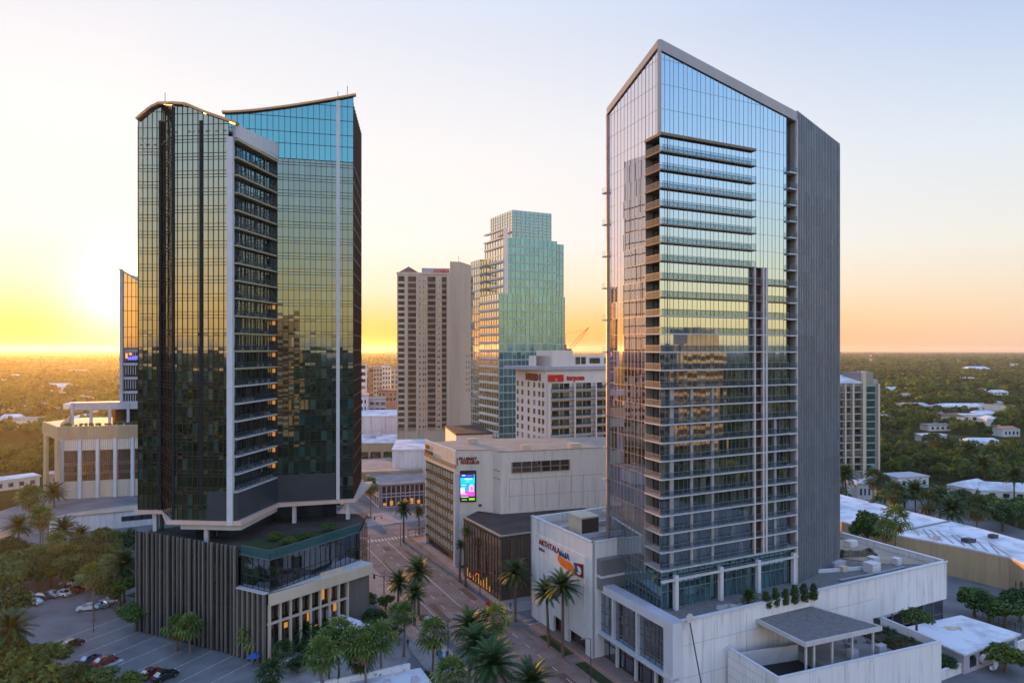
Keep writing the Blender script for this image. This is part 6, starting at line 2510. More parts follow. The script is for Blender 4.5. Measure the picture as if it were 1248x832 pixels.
def date_crown(r=3.9, n=62):
    b = MB()
    for k in range(n):
        az = k * 2.39996 + U(-0.2, 0.2)
        u = k / n
        el = math.radians(82 - 108 * u + U(-6, 6))
        frond(b, (0, 0, 0.1 - 0.4 * u), az, el, r * U(0.9, 1.08), math.radians(75 - 25 * u), 0.25, leafl=0.75 * r / 3.9)
    for k in range(12):
        az = R() * 6.28
        b.poly([Vector((0, 0, -0.3)), Vector((math.cos(az) * 0.5, math.sin(az) * 0.5, -1.3)), Vector((math.cos(az + 0.5) * 0.45, math.sin(az + 0.5) * 0.45, -1.2))], 1)
    return b


def fan_crown(r=3.0, n=26, dry=7):
    b = MB()
    for k in range(n + dry):
        isdry = k >= n
        u = k / n
        az = k * 2.39996 + U(-0.3, 0.3)
        el = math.radians(85 - 125 * u + U(-12, 12)) if not isdry else math.radians(U(-80, -55))
        pl = r * U(0.5, 0.62) * (0.6 if isdry else 1)
        dirn = Vector((math.cos(az) * math.cos(el), math.sin(az) * math.cos(el), math.sin(el)))
        sd = Vector((-math.sin(az), math.cos(az), 0))
        up = dirn.cross(sd) * -1
        c = dirn * pl
        fr = r * U(0.5, 0.62)
        r0 = R()
        b.beam((0, 0, 0), c, 0.05, 0.05, 1 if isdry else 0)
        for j in range(8):
            a0 = math.radians(-125 + j * 250 / 8)
            a1 = a0 + math.radians(250 / 8 * 0.62)
            d0 = dirn * math.cos(a0) + sd * math.sin(a0)
            d1 = dirn * math.cos(a1) + sd * math.sin(a1)
            mid = (d0 + d1).normalized() * fr - up * 0.0 - Vector((0, 0, fr * 0.35)) * U(0.5, 1.2)
            b.poly([c, c + d0 * fr * 0.62, c + mid, c + d1 * fr * 0.62], 1 if isdry else 0, min(1, max(0, r0 * 0.85 + U(0, 0.15))))
    return b


def palm_trunk(r0=0.26, r1=0.2, bend=0.03):
    b = MB()
    n = 9
    pts, rad = [], []
    for k in range(n + 1):
        s = k / n
        pts.append((bend * math.sin(s * 2.2) * 1.0, bend * 0.5 * s, s))
        rad.append(r0 + (r1 - r0) * s + (0.12 * (1 - s * 8) if s < 0.12 else 0) + (0.05 if k % 2 else 0) * r0)
    b.tube([Vector((p[0], p[1], p[2])) for p in pts], rad, 8)
    return b


def leaf_blob(b, c, rad, n, size, flat=0.85):
    for _ in range(n):
        v = Vector((random.gauss(0, 1), random.gauss(0, 1), random.gauss(0, 1))).normalized()
        q = Vector(c) + Vector((v.x * rad, v.y * rad, v.z * rad * flat)) * (R() ** 0.35)
        nrm = (v + Vector((U(-1, 1), U(-1, 1), U(-0.3, 1.2)))).normalized()
        a = nrm.cross(Vector((U(-1, 1), U(-1, 1), U(-1, 1)))).normalized()
        e = nrm.cross(a)
        s = size * U(0.6, 1.3)
        b.poly([q - a * s, q - e * s * 0.55, q + a * s, q + e * s * 0.55])


def broad_tree(seed, h=8.0, r=4.0, nb=20, per=170, size=0.36):
    random.seed(seed)
    tr, cr = MB(), MB()
    th = h * 0.42
    tr.tube([Vector((0, 0, 0)), Vector((0.1, 0.05, th * 0.5)), Vector((U(-0.2, 0.2), 0.1, th))], [0.34, 0.26, 0.22], 8)
    for k in range(nb):
        az = k * 2.39996 + U(-0.4, 0.4)
        rr = r * math.sqrt((k + 0.4) / nb) * 0.80
        z = h * 0.42 + (h * 0.42) * (1 - (rr / r) ** 1.8) * U(0.55, 1.0) + U(-0.6, 0.5)
        c = Vector((math.cos(az) * rr, math.sin(az) * rr, z))
        br = r * U(0.26, 0.42)
        leaf_blob(cr, c, br, int(per * U(0.6, 1.2)), size)
        s = Vector((0, 0, th * U(0.75, 1.0)))
        tr.tube([s, s.lerp(c, 0.5) + Vector((0, 0, 0.3)), c], [0.14, 0.09, 0.04], 5)
    return tr, cr


PROTO = {}


def proto(name, trunk, tm, crown, cm, part='crown'):
    """a plant waiting at the origin: returned as (Empty, trunk, crown), taken by its first use"""
    e = bpy.data.objects.new(name, None)
    COL.objects.link(e)
    WL[e.name] = Vector((0, 0, 0))
    t = trunk.build('trunk', tm, e, smooth=True)
    c = crown.build(part, cm, e)
    return e, t, c


class Kind:
    def __init__(s, name, variants, h):
        s.v, s.h, s.used, s.i = variants, h, [False] * len(variants), 0

    def put(s, loc, h, scale, label, cat, group=None, palm=True):
        k = s.i % len(s.v)
        s.i += 1
        e = s.v[k][0]
        if s.used[k]:
            e = copy_tree(e)
        s.used[k] = True
        e.location = loc
        e.rotation_euler = (0, 0, U(0, 6.28))
        t, c = [next(o for o in e.children if o.name.startswith(n)) for n in ('trunk', 'crown')]
        if palm:
            t.scale = (1, 1, h)
            c.location = (0, 0, h)
            c.scale = (scale, scale, scale)
            e.rotation_euler = (U(-0.05, 0.05), U(-0.05, 0.05), e.rotation_euler.z)
        else:
            e.scale = (scale * U(0.85, 1.2), scale * U(0.85, 1.2), h / s.h * U(0.92, 1.12))
        tag(e, label, cat, group)
        if not group and 'group' in e:
            del e['group']
        return e


KDATE = Kind('date', [proto('date_palm', palm_trunk(0.30, 0.24), M['bark'], date_crown(), [M['palm_dark'], M['palm_dry']]) for _ in range(3)], 1)
KFAN = Kind('fan', [proto('fan_palm', palm_trunk(0.22, 0.17), M['bark_grey'], fan_crown(), [M['palm_light'], M['palm_dry']]) for _ in range(3)], 1)
KDFAN = Kind('fan', [proto('fan_palm', palm_trunk(0.22, 0.17), M['bark_grey'], fan_crown(2.9, 24, 9), [M['palm_dark'], M['palm_dry']]) for _ in range(2)], 1)


def _bt(seed, m, **k):
    t, c = broad_tree(seed, **k)
    return proto('broadleaf_tree', t, M['bark'], c, [M[m]])


KTREE = Kind('tree', [_bt(11, 'leaf_dark'), _bt(12, 'leaf_mid', nb=13, per=230), _bt(13, 'leaf_dark', nb=26, per=130, r=3.6), _bt(14, 'leaf_olive', nb=16, per=150, size=0.42), _bt(15, 'leaf_dark', nb=17, r=4.4, size=0.3, per=240), _bt(16, 'leaf_mid', nb=22, r=3.4)], 8.0)
KMID = Kind('tree', [_bt(21, 'leaf_mid'), _bt(22, 'leaf_olive')], 8.0)


def _bush(seed):
    random.seed(seed)
    t, c = MB(), MB()
    t.tube([Vector((0, 0, 0)), Vector((0, 0, 2.0))], [0.3, 0.15], 6)
    for z, r in ((1.3, 2.3), (3.2, 2.5), (5.2, 2.0), (6.8, 1.2)):
        leaf_blob(c, (U(-0.3, 0.3), U(-0.3, 0.3), z), r, 420, 0.36, 0.75)
    return proto('clipped_bush', t, M['bark'], c, [M['leaf_dark']])


KBUSH = Kind('bush', [_bush(31), _bush(32)], 8.0)
random.seed(99)


def palm(K, cx, cy, label, by=None, h=None, r=1.0, bx=None, z0=0.0, cat='palm tree', group=None):
    if by is not None:
        p = G(bx if bx is not None else cx, by, z0)
        hh = ZY(cy, p.y) - z0
    else:
        D = FOC * (HCAM - h - z0) / (cy - HY)
        p = AT(cx, D, z0)
        hh = h
    K.put(p, hh, r, label, cat, group)


def tree(K, cx, cy, label, h=8.0, r=1.0, z0=0.0, cat='tree', group=None):
    """crown centre seen at (cx, cy)"""
    D = FOC * (HCAM - h * 0.62 - z0) / (cy - HY)
    K.put(AT(cx, D, z0), h, r, label, cat, group, palm=False)


# palms along the street
palm(KDATE, 510, 694, 'full dark date palm on the left kerb, tallest of three by the junction', by=750, r=1.0)
palm(KDATE, 485, 709, 'date palm with a thick trunk left of the tallest junction palm', by=742, r=0.85)
palm(KDATE, 505, 722, 'short ragged date palm just below the tallest junction palm', by=762, r=0.8)
palm(KDATE, 492, 620, 'date palm with drooping crown on the pavement beyond the louvred wall', by=661, r=0.95)
palm(KDATE, 511, 622, 'slim palm half hidden behind the louvred wall of the screen building', by=651, r=0.75)
palm(KFAN, 452, 592, 'fan palm standing before the corner shops across the junction', by=632, r=1.25)
palm(KDATE, 567, 648, 'slender tall palm against the cream corner column', by=714, r=0.55)
palm(KDATE, 560, 664, 'slender palm with a small crown at the louvred wall foot', by=708, r=0.45)
palm(KDATE, 628, 698, 'big date palm in the grass strip before the brown glass hall', by=757, r=1.02)
palm(KDATE, 669, 720, 'date palm with a pale trunk before the white sign wall, nearer the junction', by=787, r=0.9)
palm(KDATE, 686, 714, 'date palm with the fullest crown before the white sign wall', by=801, r=1.05)
palm(KFAN, 528, 772, 'bushy bright green fan palm beside the parked pale car', by=828, bx=527, r=1.15)
palm(KFAN, 486, 748, 'small fan palm on the left pavement, first of a close pair', by=786, r=0.85)
palm(KFAN, 500, 748, 'small fan palm on the left pavement, second of a close pair', by=800, bx=492, r=0.9)
palm(KDATE, 572, 760, 'date palm with yellowish upper crown in the street cluster nearest the viewer', h=11, r=1.0)
palm(KFAN, 603, 757, 'fan palm with upright crown behind the cluster of date palms', h=11.5, r=1.15)
palm(KDATE, 578, 786, 'dark date palm in the middle of the street cluster', h=12, r=1.1)
palm(KDATE, 606, 808, 'widest date palm in the street cluster, low fronds hanging over the kerb', h=13, r=1.2)
palm(KDATE, 646, 829, 'date palm cut by the lower edge beside the street', h=12, r=1.0)
palm(KFAN, 547, 826, 'round fan palm at the lower edge below the parked pale car', h=9, r=1.2)
# fan palms over the stained parapet
for (cx, cy, r, l) in ((392, 800, 1.15, 'lowest light green fan palm behind the stained parapet, at its outer end'), (413, 774, 1.1, 'light green fan palm with a loose top near the podium storefront'), (430, 783, 1.1, 'light green fan palm in the middle of the parapet row'),
                       (446, 789, 1.0, 'light green fan palm with hanging dry leaves in the parapet row'), (466, 778, 1.1, 'tallest light green fan palm of the parapet row, nearest the street')):
    palm(KFAN, cx, cy, l, h=10, r=r, group='fan palms behind the stained parapet')
palm(KFAN, 402, 787, 'dense light green fan palm behind the outermost parapet palm', h=9, r=1.1, group='fan palms behind the stained parapet')
palm(KDFAN, 440, 806, 'small grey green palm between the parapet and the fan palm row', h=6.5, r=0.9)
# palms near the finned podium
palm(KFAN, 213, 764, 'fan palm with two pale trunks by the finned wall', by=792, bx=215, r=1.0)
palm(KFAN, 234, 763, 'fan palm with a dry skirt by the finned wall', by=797, bx=232, r=0.95)
palm(KFAN, 306, 774, 'fan palm with hanging yellow green leaves at the podium corner', by=800, r=1.1)
palm(KDATE, 368, 768, 'dark short date palm in the podium forecourt', by=790, r=0.8)
palm(KDFAN, 345, 792, 'tiny fan palm over the blue paving in the podium forecourt', h=3.5, r=0.8)
palm(KDFAN, 330, 822, 'fan palm at the lower edge beside the car park', h=4, r=1.0)
# palms on the left
palm(KFAN, 40, 606, 'leaning fan palm catching the sun, tallest by the sunlit side street', by=650, bx=36, r=1.55)
palm(KFAN, 49, 629, 'fan palm on twin tall trunks before the low white store, inner one', by=676, r=1.35)
palm(KFAN, 56, 632, 'fan palm on twin tall trunks before the low white store, outer one', by=678, bx=53, r=1.25)
palm(KDATE, 23, 641, 'date palm with spreading golden fronds beside the sunlit street', by=672, r=1.25)
palm(KDATE, 77, 645, 'date palm in full dark crown before the low white store', by=664, r=1.3)
palm(KDATE, 97, 651, 'smaller date palm before the low white store, right of the full crowned one', by=668, r=0.95)
palm(KDATE, 66, 600, 'dark date palm at the corner foot of the finned office', by=618, r=1.4)
palm(KFAN, 114, 700, 'slim tall fan palm over the row of parked cars', by=757, r=1.05)
palm(KFAN, 131, 690, 'fan palm with a tall bare trunk left of the podium', by=728, r=1.0)
palm(KDATE, 151, 688, 'large date palm with heavy crown beside the finned wall', h=9, r=1.35)
palm(KDATE, 16, 764, 'big grey green date palm at the left edge over the car park', h=9, r=1.2)
palm(KFAN, 67, 660, 'rounded fan palm rising from the dark trees by the store', h=10, r=1.1)
palm(KFAN, 105, 700, 'short fan palm shading the white cars of the back row', h=7, r=0.9)

# broadleaf trees on the left
lt = [(8, 668, 'dark broadleaf tree at the left edge below the golden palm'), (32, 676, 'dark round tree under the twin trunk palms'), (60, 684, 'dark tree in front of the full crowned date palm'), (88, 676, 'mid green tree behind the slim fan palm'),
      (112, 676, 'dense dark tree below the low white store wall'), (137, 672, 'dark tree with a flat top by the finned podium'), (150, 660, 'small tree at the tower foot beside the low white store'), (18, 692, 'loose dark tree over the white parked cars'),
      (46, 694, 'broad dark tree shading the back row of cars'), (78, 690, 'dark spreading tree behind the red parked car'), (98, 690, 'mid green tree between the two slim palms'), (126, 652, 'light tree on the verge of the low white store'),
      (14, 730, 'dark tree at the left edge beside the car row'), (146, 712, 'tree with low branches by the kerb island'), (20, 684, 'dense dark tree between the left edge and the twin trunk palms'), (72, 668, 'dark tree under the smaller store palm'), (100, 664, 'dark tree right of the store palms'), (122, 690, 'dark tree behind the bare trunk palm'), (62, 692, 'dark tree over the middle of the back car row'), (5, 704, 'dark tree cut by the left edge above the car row'), (94, 690, 'dark tree just left of the bare trunk palm')]
for k, (cx, cy, l) in enumerate(lt):
    tree(KTREE, cx, cy, l, h=U(7.5, 10), r=U(1.0, 1.4), group='trees around the left car park')
tree(KMID, 165, 744, 'leafy tree at the finned wall beside the kerb island', h=7, r=0.95)
tree(KMID, 8, 792, 'olive tree cut by the left edge beside the big grey palm', h=7, r=1.1)
tree(KMID, 110, 828, 'olive bush tree at the lower edge between the red cars', h=6, r=1.0)
tree(KTREE, 40, 826, 'dark tree at the lower edge beside the corner tree', h=8, r=1.2)
tree(KMID, 22, 815, 'wide olive green tree at the lower left corner', h=9, r=1.25)
tree(KMID, 50, 800, 'olive tree between the corner tree and the white car', h=7, r=1.0)
tree(KTREE, 82, 822, 'round dark bush tree at the lower edge below the red car', h=7, r=1.1)
tree(KMID, 160, 828, 'small tree top at the lower edge beside two parked cars', h=4, r=0.7)
# forecourt planting in front of the podium storefront
fc = [(352, 772, 4, 'dark shrub tree under the first storefront columns'), (388, 762, 5, 'dark leafy tree beside the pale shade sail'), (338, 786, 3.2, 'low dark shrub at the podium corner'), (430, 742, 5, 'dark tree at the end wall of the storefront'), (447, 728, 4.5, 'dark tree filling the end of the podium by the street'),
      (458, 748, 4.5, 'leafy tree between the storefront end and the street palms'), (470, 730, 4, 'small tree behind the left kerb palms'), (376, 786, 4.2, 'dark shrub behind the fan palm row'), (452, 765, 4.2, 'shrub tree behind the tallest parapet palm'), (362, 806, 3.4, 'round clipped bush in the blue paved forecourt'),
      (478, 768, 3.5, 'low shrub by the close pair of fan palms'), (515, 826, 3.0, 'low shrub at the lower edge beside the bushy fan palm')]
for k, (cx, cy, h, l) in enumerate(fc):
    tree(KTREE, cx, cy, l, h=h, r=h / 6.5, group='planting in the podium forecourt')
# garden on the podium terrace
for k, (cx, cy, l) in enumerate(((372, 651, 'round shrub on the glass terrace roof garden'), (352, 657, 'small shrub beside the round one on the terrace garden'), (400, 641, 'low shrub at the inner end of the terrace garden'), (335, 652, 'shrub under the tower soffit on the terrace garden'))):
    tree(KMID, cx, cy, l, h=1.7, r=0.42, z0=20.3, cat='shrub', group='shrubs on the terrace garden')
# hedge plants and boulders on the tower podium
for k in range(6):
    tree(KBUSH, 934 + k * 11.5, 727 - k * 2.0, ['clipped dark bush on the tower podium, closest to the boulders', 'clipped dark bush second from the boulders', 'clipped dark bush third from the boulders', 'clipped dark bush third from the metal wall', 'clipped dark bush second from the metal wall', 'clipped dark bush closest to the metal wall'][k], h=3.2, r=0.40, z0=13.4, cat='bush', group='clipped bushes along the podium parapet')
palm(KDATE, 913, 726, 'low palm with arching fronds among the podium boulders', h=1.9, r=0.5, z0=13.4)
for k, (px, py, s) in enumerate(((884, 741, 1.3), (895, 742, 1.6), (906, 738, 1.1))):
    b = MB()
    bm = bmesh.new()
    bmesh.ops.create_icosphere(bm, subdivisions=2, radius=s)
    random.seed(40 + k)
    off = {v.index: U(0.75, 1.15) for v in bm.verts}
    bm.verts.ensure_lookup_table()
    for f in bm.faces:
        q = G(px, py, 13.4)
        b.poly([q + Vector((v.co.x * off[v.index] * 1.3, v.co.y * off[v.index], max(-0.05, v.co.z * off[v.index] * 0.6))) for v in f.verts])
    bm.free()
    tag(b.build('boulder', M['concrete'], smooth=False), ['flat pale boulder on the podium, first from the lobby corner', 'largest pale boulder on the podium', 'small pale boulder beside the podium palm'][k], 'boulder', 'boulders on the podium')
pb = thing('roof_planting', 'dark planted bed on the podium roof by the metal end wall', 'planting', v3(KP + P2 * 61 + D2 * 14, 13.4))
q = [KP + P2 * a + D2 * e for a, e in ((55, 15.5), (68, 11.5), (69.5, 14.5), (57, 19))]
b = MB()
b.prism(q, 13.38, 13.9)
b.build('bed', M['soil'], pb)
b = MB()
random.seed(77)
for k in range(30):
    a, e = R(), R()
    c = (q[0] * (1 - a) + q[1] * a) * (1 - e) + (q[3] * (1 - a) + q[2] * a) * e
    leaf_blob(b, v3(c, 14.1), U(0.4, 0.8), 45, 0.2, 0.6)
b.build('foliage', M['leaf_dark'], pb)
for k, (a, e, sx, sy, h, mm, l) in enumerate(((52, 8, 1.6, 1.2, 1.0, 'cream', 'small tan box on the podium roof before the dark planted bed'), (59, 7.5, 2.8, 1.0, 0.7, 'pier', 'long grey duct box on the podium roof by the parapet'),
                                              (66.5, 6, 1.4, 1.4, 1.3, 'white_metal', 'square white box on the podium roof near its far corner'), (49, 12, 1.2, 1.0, 1.6, 'steel', 'dark upright box on the podium roof beside the metal end wall'))):
    b = MB()
    c = KP + P2 * a + D2 * e
    b.box(v3(c, 13.37 + h / 2), (sx, sy, h), rz=GA)
    b.box(v3(c, 13.37 + h + 0.05), (sx * 1.08, sy * 1.08, 0.1), rz=GA)
    b.box(v3(c - D2 * (sy / 2), 13.37 + h * 0.5), (sx * 0.7, 0.06, h * 0.6), rz=GA)
    tag(b.build('roof_unit', M[mm]), l, 'roof unit')
b = MB()
for off_ in (0, 0.35):
    b.tube([v3(KP + P2 * 46 + D2 * (4 + off_), 13.6), v3(KP + P2 * 58 + D2 * (3.4 + off_), 13.6), v3(KP + P2 * 66 + D2 * (3.6 + off_), 13.6)], 0.12, 6)
tag(b.build('roof_pipe', M['pier']), 'pair of grey pipes running along the podium roof behind its parapet', 'pipe')
# terrace of the annex and street on the right
tree(KMID, 1117, 751, 'small spreading tree growing on the annex terrace end', h=4.2, r=0.62, z0=6.9)
random.seed(5)
pl_ = thing('terrace_planter', 'dark planted bed with flowers at the end of the annex terrace', 'planter', v3(AN[0] + AN[1] * 32 + AN[2] * 5, 6.9))
b = MB()
q = [AN[0] + AN[1] * x + AN[2] * y for x, y in ((29, 0.7), (35.7, 0.7), (35.7, 10.5), (29, 10.5))]
b.prism(q, 6.9, 7.3)
b.build('bed', M['soil'], pl_)
b = MB()
for k in range(26):
    c = AN[0] + AN[1] * U(29.5, 35.2) + AN[2] * U(1.2, 10)
    leaf_blob(b, v3(c, 7.5 + U(0, 0.3)), U(0.5, 0.9), 70, 0.16)
b.build('foliage', M['leaf_dark'], pl_)
b = MB()
for k in range(5):
    c = AN[0] + AN[1] * U(29.5, 35.2) + AN[2] * U(1.2, 6)
    leaf_blob(b, v3(c, 8.0), 0.35, 25, 0.12)
b.build('flowers', M['flower'], pl_)
rt = [(1188, 726, 7.5, 1.1, 'dense dark tree at the end of the white podium'), (1206, 735, 7, 1.0, 'dark tree beside the tan wall, second from the podium end'), (1226, 738, 7.5, 1.05, 'tree under the tan wall of the flat roofed block'), (1244, 730, 8, 1.1, 'tree at the right edge under the tan wall'),
      (1226, 796, 5.5, 0.95, 'leafy tree before the flat roofed pavilion and its slide'), (1148, 804, 3.5, 0.6, 'low tree in the gap between annex and pavilion')]
for (cx, cy, h, r, l) in rt:
    tree(KTREE, cx, cy, l, h=h, r=r, group='street trees at the right')
# trees on the right between the roofs
palm(KFAN, 1092, 634, 'fan palm with a bushy head at the edge of the dirty white roof', h=15, r=1.5)
tree(KTREE, 1056, 641, 'round dark tree at the foot of the grey metal end wall', h=16, r=1.15)
palm(KFAN, 1077, 645, 'short fan palm between the round dark tree and the bushy fan palm', h=14, r=1.1)
rb = [(1032, 578, 'palm'), (1048, 566, 'tree'), (1064, 583, 'palm'), (1078, 590, 'palm'), (1090, 601, 'palm'), (1103, 603, 'tree'), (1116, 598, 'palm'), (1130, 612, 'palm'), (1146, 606, 'palm'), (1158, 620, 'palm'),
      (1172, 606, 'tree'), (1190, 618, 'palm'), (1206, 612, 'tree'), (1222, 624, 'tree'), (1238, 618, 'tree'), (1110, 560, 'tree'), (1098, 548, 'tree'), (1128, 560, 'tree'), (1146, 570, 'tree'), (1162, 562, 'tree'), (1200, 566, 'palm'), (1236, 580, 'palm'), (1182, 548, 'palm'), (1138, 535, 'palm'), (1215, 545, 'tree')]
words = {}
anch = ['by the foot of the midrise apartments', 'behind the dirty white roof', 'beside the white tent like roofs', 'near the grey flat modern roof', 'at the right edge of the wood']
for (cx, cy, k) in rb:
    a = 0 if cx < 1085 else (4 if cx > 1215 else (3 if cx < 1150 and cy < 590 else (1 if cy > 596 else 2)))
    words.setdefault((k, a), []).append((cx, cy))
ordn = ['nearest the tower', 'second from the tower', 'third from the tower', 'fourth from the tower', 'fifth from the tower', 'sixth from the tower', 'seventh from the tower']
for (k, a), lst in words.items():
    for i, (cx, cy) in enumerate(sorted(lst)):
        l = ('%s %s' % ('dark palm' if k == 'palm' else 'dark leafy tree', anch[a])) + ((', ' + ordn[i]) if len(lst) > 1 else '')
        if k == 'palm':
            palm(KDFAN if (cx % 3) else KDATE, cx, cy, l, h=U(8.5, 11), r=U(1.3, 1.7), group='palms behind the white roofs')
        else:
            tree(KTREE, cx, cy, l, h=U(8.5, 11), r=U(1.2, 1.7), group='trees behind the white roofs')
# a few trees among the middle town
for (cx, cy, h, r, l) in ((502, 549, 8, 1.1, 'round tree before the arcaded beige building, near the white shed'), (436, 556, 8, 1.1, 'tree before the arcades, closest to the dark tower'), (458, 560, 8, 1.1, 'tree before the arcades beside the corner shops roof'), (478, 556, 7, 1.0, 'tree before the arcades behind the corner shops'),
                          (548, 521, 9, 1.2, 'tree in front of the beige garden block, near the green tower'), (562, 522, 9, 1.2, 'tree touching the green tower foot')):
    tree(KTREE, cx, cy, l, h=h, r=r, group='trees in the middle town')


# ------------------------------------------------------------------ cars, poles, people
def car_mesh():
    """4.4 m long saloon pointing along +x"""
    body, cab, wh = MB(), MB(), []
    prof = [(-2.15, 0.35), (-2.2, 0.75), (-2.05, 0.95), (-1.3, 1.0), (0.95, 0.98), (1.95, 0.82), (2.2, 0.6), (2.2, 0.35)]
    w0, w1 = 0.86, 0.80
    n = len(prof)
    L_ = [Vector((x, -(w1 if z > 0.9 else w0), z)) for x, z in prof]
    R_ = [Vector((x, (w1 if z > 0.9 else w0), z)) for x, z in prof]
    body.poly(L_)
    body.poly(R_[::-1])
    for i in range(n):
        body.poly([L_[i], R_[i], R_[(i + 1) % n], L_[(i + 1) % n]])
    a = [(-1.75, 0.98), (-1.05, 1.42), (0.25, 1.44), (1.05, 0.97)]
    gw, rw = 0.78, 0.60
    lo = lambda x, s, z: Vector((x, s * (gw if z < 1.2 else rw), z))
    cl = [lo(x, -1, z) for x, z in a]
    cr = [lo(x, 1, z) for x, z in a]
    cab.poly(cl, 0)
    cab.poly(cr[::-1], 0)
    cab.poly([cl[0], cr[0], cr[1], cl[1]], 0)
    cab.poly([cl[2], cr[2], cr[3], cl[3]], 0)
    roof = MB()
    up = Vector((0, 0, 0.03))
    roof.poly([cl[1] + up, cl[2] + up, cr[2] + up, cr[1] + up])
    for (x0, x1) in ((1, 0), (2, 3)):
        for c in (cl, cr):
            roof.beam(c[x0] + up * 0.5, c[x1] + up * 0.5, 0.07, 0.05)
    for s in (cl, cr):
        roof.beam(Vector((-0.35, s[0].y * 1.0, 0.98)), Vector((-0.35, s[1].y, 1.43)), 0.07, 0.05)
    return body, cab, roof


CAR_PAINT = {}
for nm, c in {'white': (0.62, 0.63, 0.65), 'silver': (0.34, 0.36, 0.38), 'black': (0.012, 0.012, 0.015), 'red': (0.16, 0.012, 0.012), 'teal': (0.05, 0.20, 0.24), 'grey': (0.08, 0.085, 0.095), 'blue': (0.03, 0.06, 0.14)}.items():
    m, nt_, b_ = _new('paint_' + nm)
    b_.inputs['Base Color'].default_value = (*c, 1)
    b_.inputs['Roughness'].default_value = 0.28
    b_.inputs['Specular IOR Level'].default_value = 0.5
    b_.inputs['Coat Weight'].default_value = 0.6
    b_.inputs['Coat Roughness'].default_value = 0.08
    CAR_PAINT[nm] = m
M['headlight'] = mat('headlight', (0.6, 0.6, 0.62), None, 2, 0.15)
M['taillight'] = mat('taillight', (0.3, 0.01, 0.01), None, 2, 0.25)
cb, cc, crf = car_mesh()
CARP = bpy.data.objects.new('parked_car', None)
COL.objects.link(CARP)
WL['parked_car'] = Vector((0, 0, 0))
cbody = cb.build('body', CAR_PAINT['white'], CARP)
md = cbody.modifiers.new('bev', 'BEVEL')
md.width = 0.09
md.segments = 2
crf.build('roof', CAR_PAINT['white'], cbody)
cc.build('windows', M['glass_dark'], CARP)
for sx in (-1.38, 1.38):
    for sy in (-0.84, 0.84):
        b = MB()
        b.tube([Vector((sx, sy - 0.11, 0.33)), Vector((sx, sy + 0.11, 0.33))], 0.33, 14)
        wo = b.build('wheel', M['tyre'], CARP, smooth=False)
        b = MB()
        s = 0.12 if sy > 0 else -0.12
        b.tube([Vector((sx, sy + s * 0.9, 0.33)), Vector((sx, sy + s * 1.05, 0.33))], 0.2, 12)
        b.build('rim', M['rim'], wo)
for sy in (-0.62, 0.62):
    b = MB()
    b.box((2.16, sy, 0.66), (0.12, 0.36, 0.14))
    b.build('headlight', M['headlight'], CARP)
    b = MB()
    b.box((-2.17, sy, 0.78), (0.1, 0.36, 0.14))
    b.build('taillight', M['taillight'], CARP)
_used = [False]


def car(px, py, ang, paint, label, group='parked cars', sc=1.0, z=0.02):
    o = CARP if not _used[0] else copy_tree(CARP)
    _used[0] = True
    o.location = G(px, py, z)
    o.rotation_euler = (0, 0, ang)
    o.scale = (sc * U(0.94, 1.08), sc, sc * U(0.98, 1.18))
    for ch in o.children:
        if ch.name.startswith('body'):
            if ch.data.materials[0] != CAR_PAINT[paint]:
                ch.data = ch.data.copy()
                ch.data.materials[0] = CAR_PAINT[paint]
                r = [k for k in ch.children][0]
                r.data = r.data.copy()
                r.data.materials[0] = CAR_PAINT[paint]
    tag(o, label, 'car', group)


aV = math.atan2(LV.y, LV.x)
aU = math.atan2(LU.y, LU.x)
aD = math.atan2(D2.y, D2.x)
car(67, 798, math.radians(172), 'white', 'white car angled at the tree edge in the front car park')
car(88, 788, aV, 'black', 'black car just behind the angled white car')
car(110, 806, aV + 0.1, 'blue', 'dark blue car with pale windscreen beside the dark red car', sc=0.95)
car(128, 808, aV - 0.08, 'red', 'dark red car in the middle of the front car park')
car(184, 824, aV - 0.1, 'red', 'dark red car at the lower edge of the car park')
car(201, 827, aV - 0.1, 'black', 'black car beside the red one at the lower edge')
row = [(30, 729, 'white', 'white car at the tree end of the back row'), (40, 736, 'white', 'white car nearest the viewer in the back row'), (50, 729, 'grey', 'dark grey car between white cars in the back row'), (62, 727, 'silver', 'silver car in the middle of the back row'),
       (75, 726, 'white', 'white car right before the red one in the back row'), (90, 722, 'red', 'dark red car in the back row'), (100, 717, 'white', 'white car just beyond the red one in the back row'), (109, 716, 'silver', 'silver car at the far end of the back row'), (84, 713, 'white', 'white car under the trees behind the red car')]
for px, py, c, l in row:
    car(px, py, aU + 0.25, c, l, 'back row of parked cars')
car(107, 743, aU + 0.9, 'white', 'white car outermost at the kerb island')
car(120, 741, aU + 0.9, 'teal', 'teal car between two white cars at the kerb island')
car(132, 735, aU + 0.9, 'white', 'white car innermost at the kerb island')
car(541, 801, aD - 0.05, 'teal', 'pale teal car driving up the street by the bushy fan palm', sc=1.05)
car(518, 757, aD, 'black', 'black car on the street by the left kerb palms', sc=0.9)
car(442, 632, aD + 1.3, 'black', 'black car crossing at the far junction', 'cars on the street')

# poles and signals
def lamp_post(px, py, h, label, arm=1.6, az=0.0):
    p = G(px, py, 0.1)
    o = thing('street_lamp', label, 'street lamp', p, 'street lamps')
    b = MB()
    b.tube([p, p + Vector((0, 0, h))], [0.11, 0.07], 6)
    b.build('pole', M['steel'], o)
    b = MB()
    e = p + Vector((math.cos(az) * arm, math.sin(az) * arm, h + 0.2))
    b.beam(p + Vector((0, 0, h)), e, 0.08, 0.08)
    b.build('arm', M['steel'], o)
    b = MB()
    b.box(e, (0.7, 0.3, 0.14), rz=az)
    b.build('lamp_head', M['mullion_blue'], o)


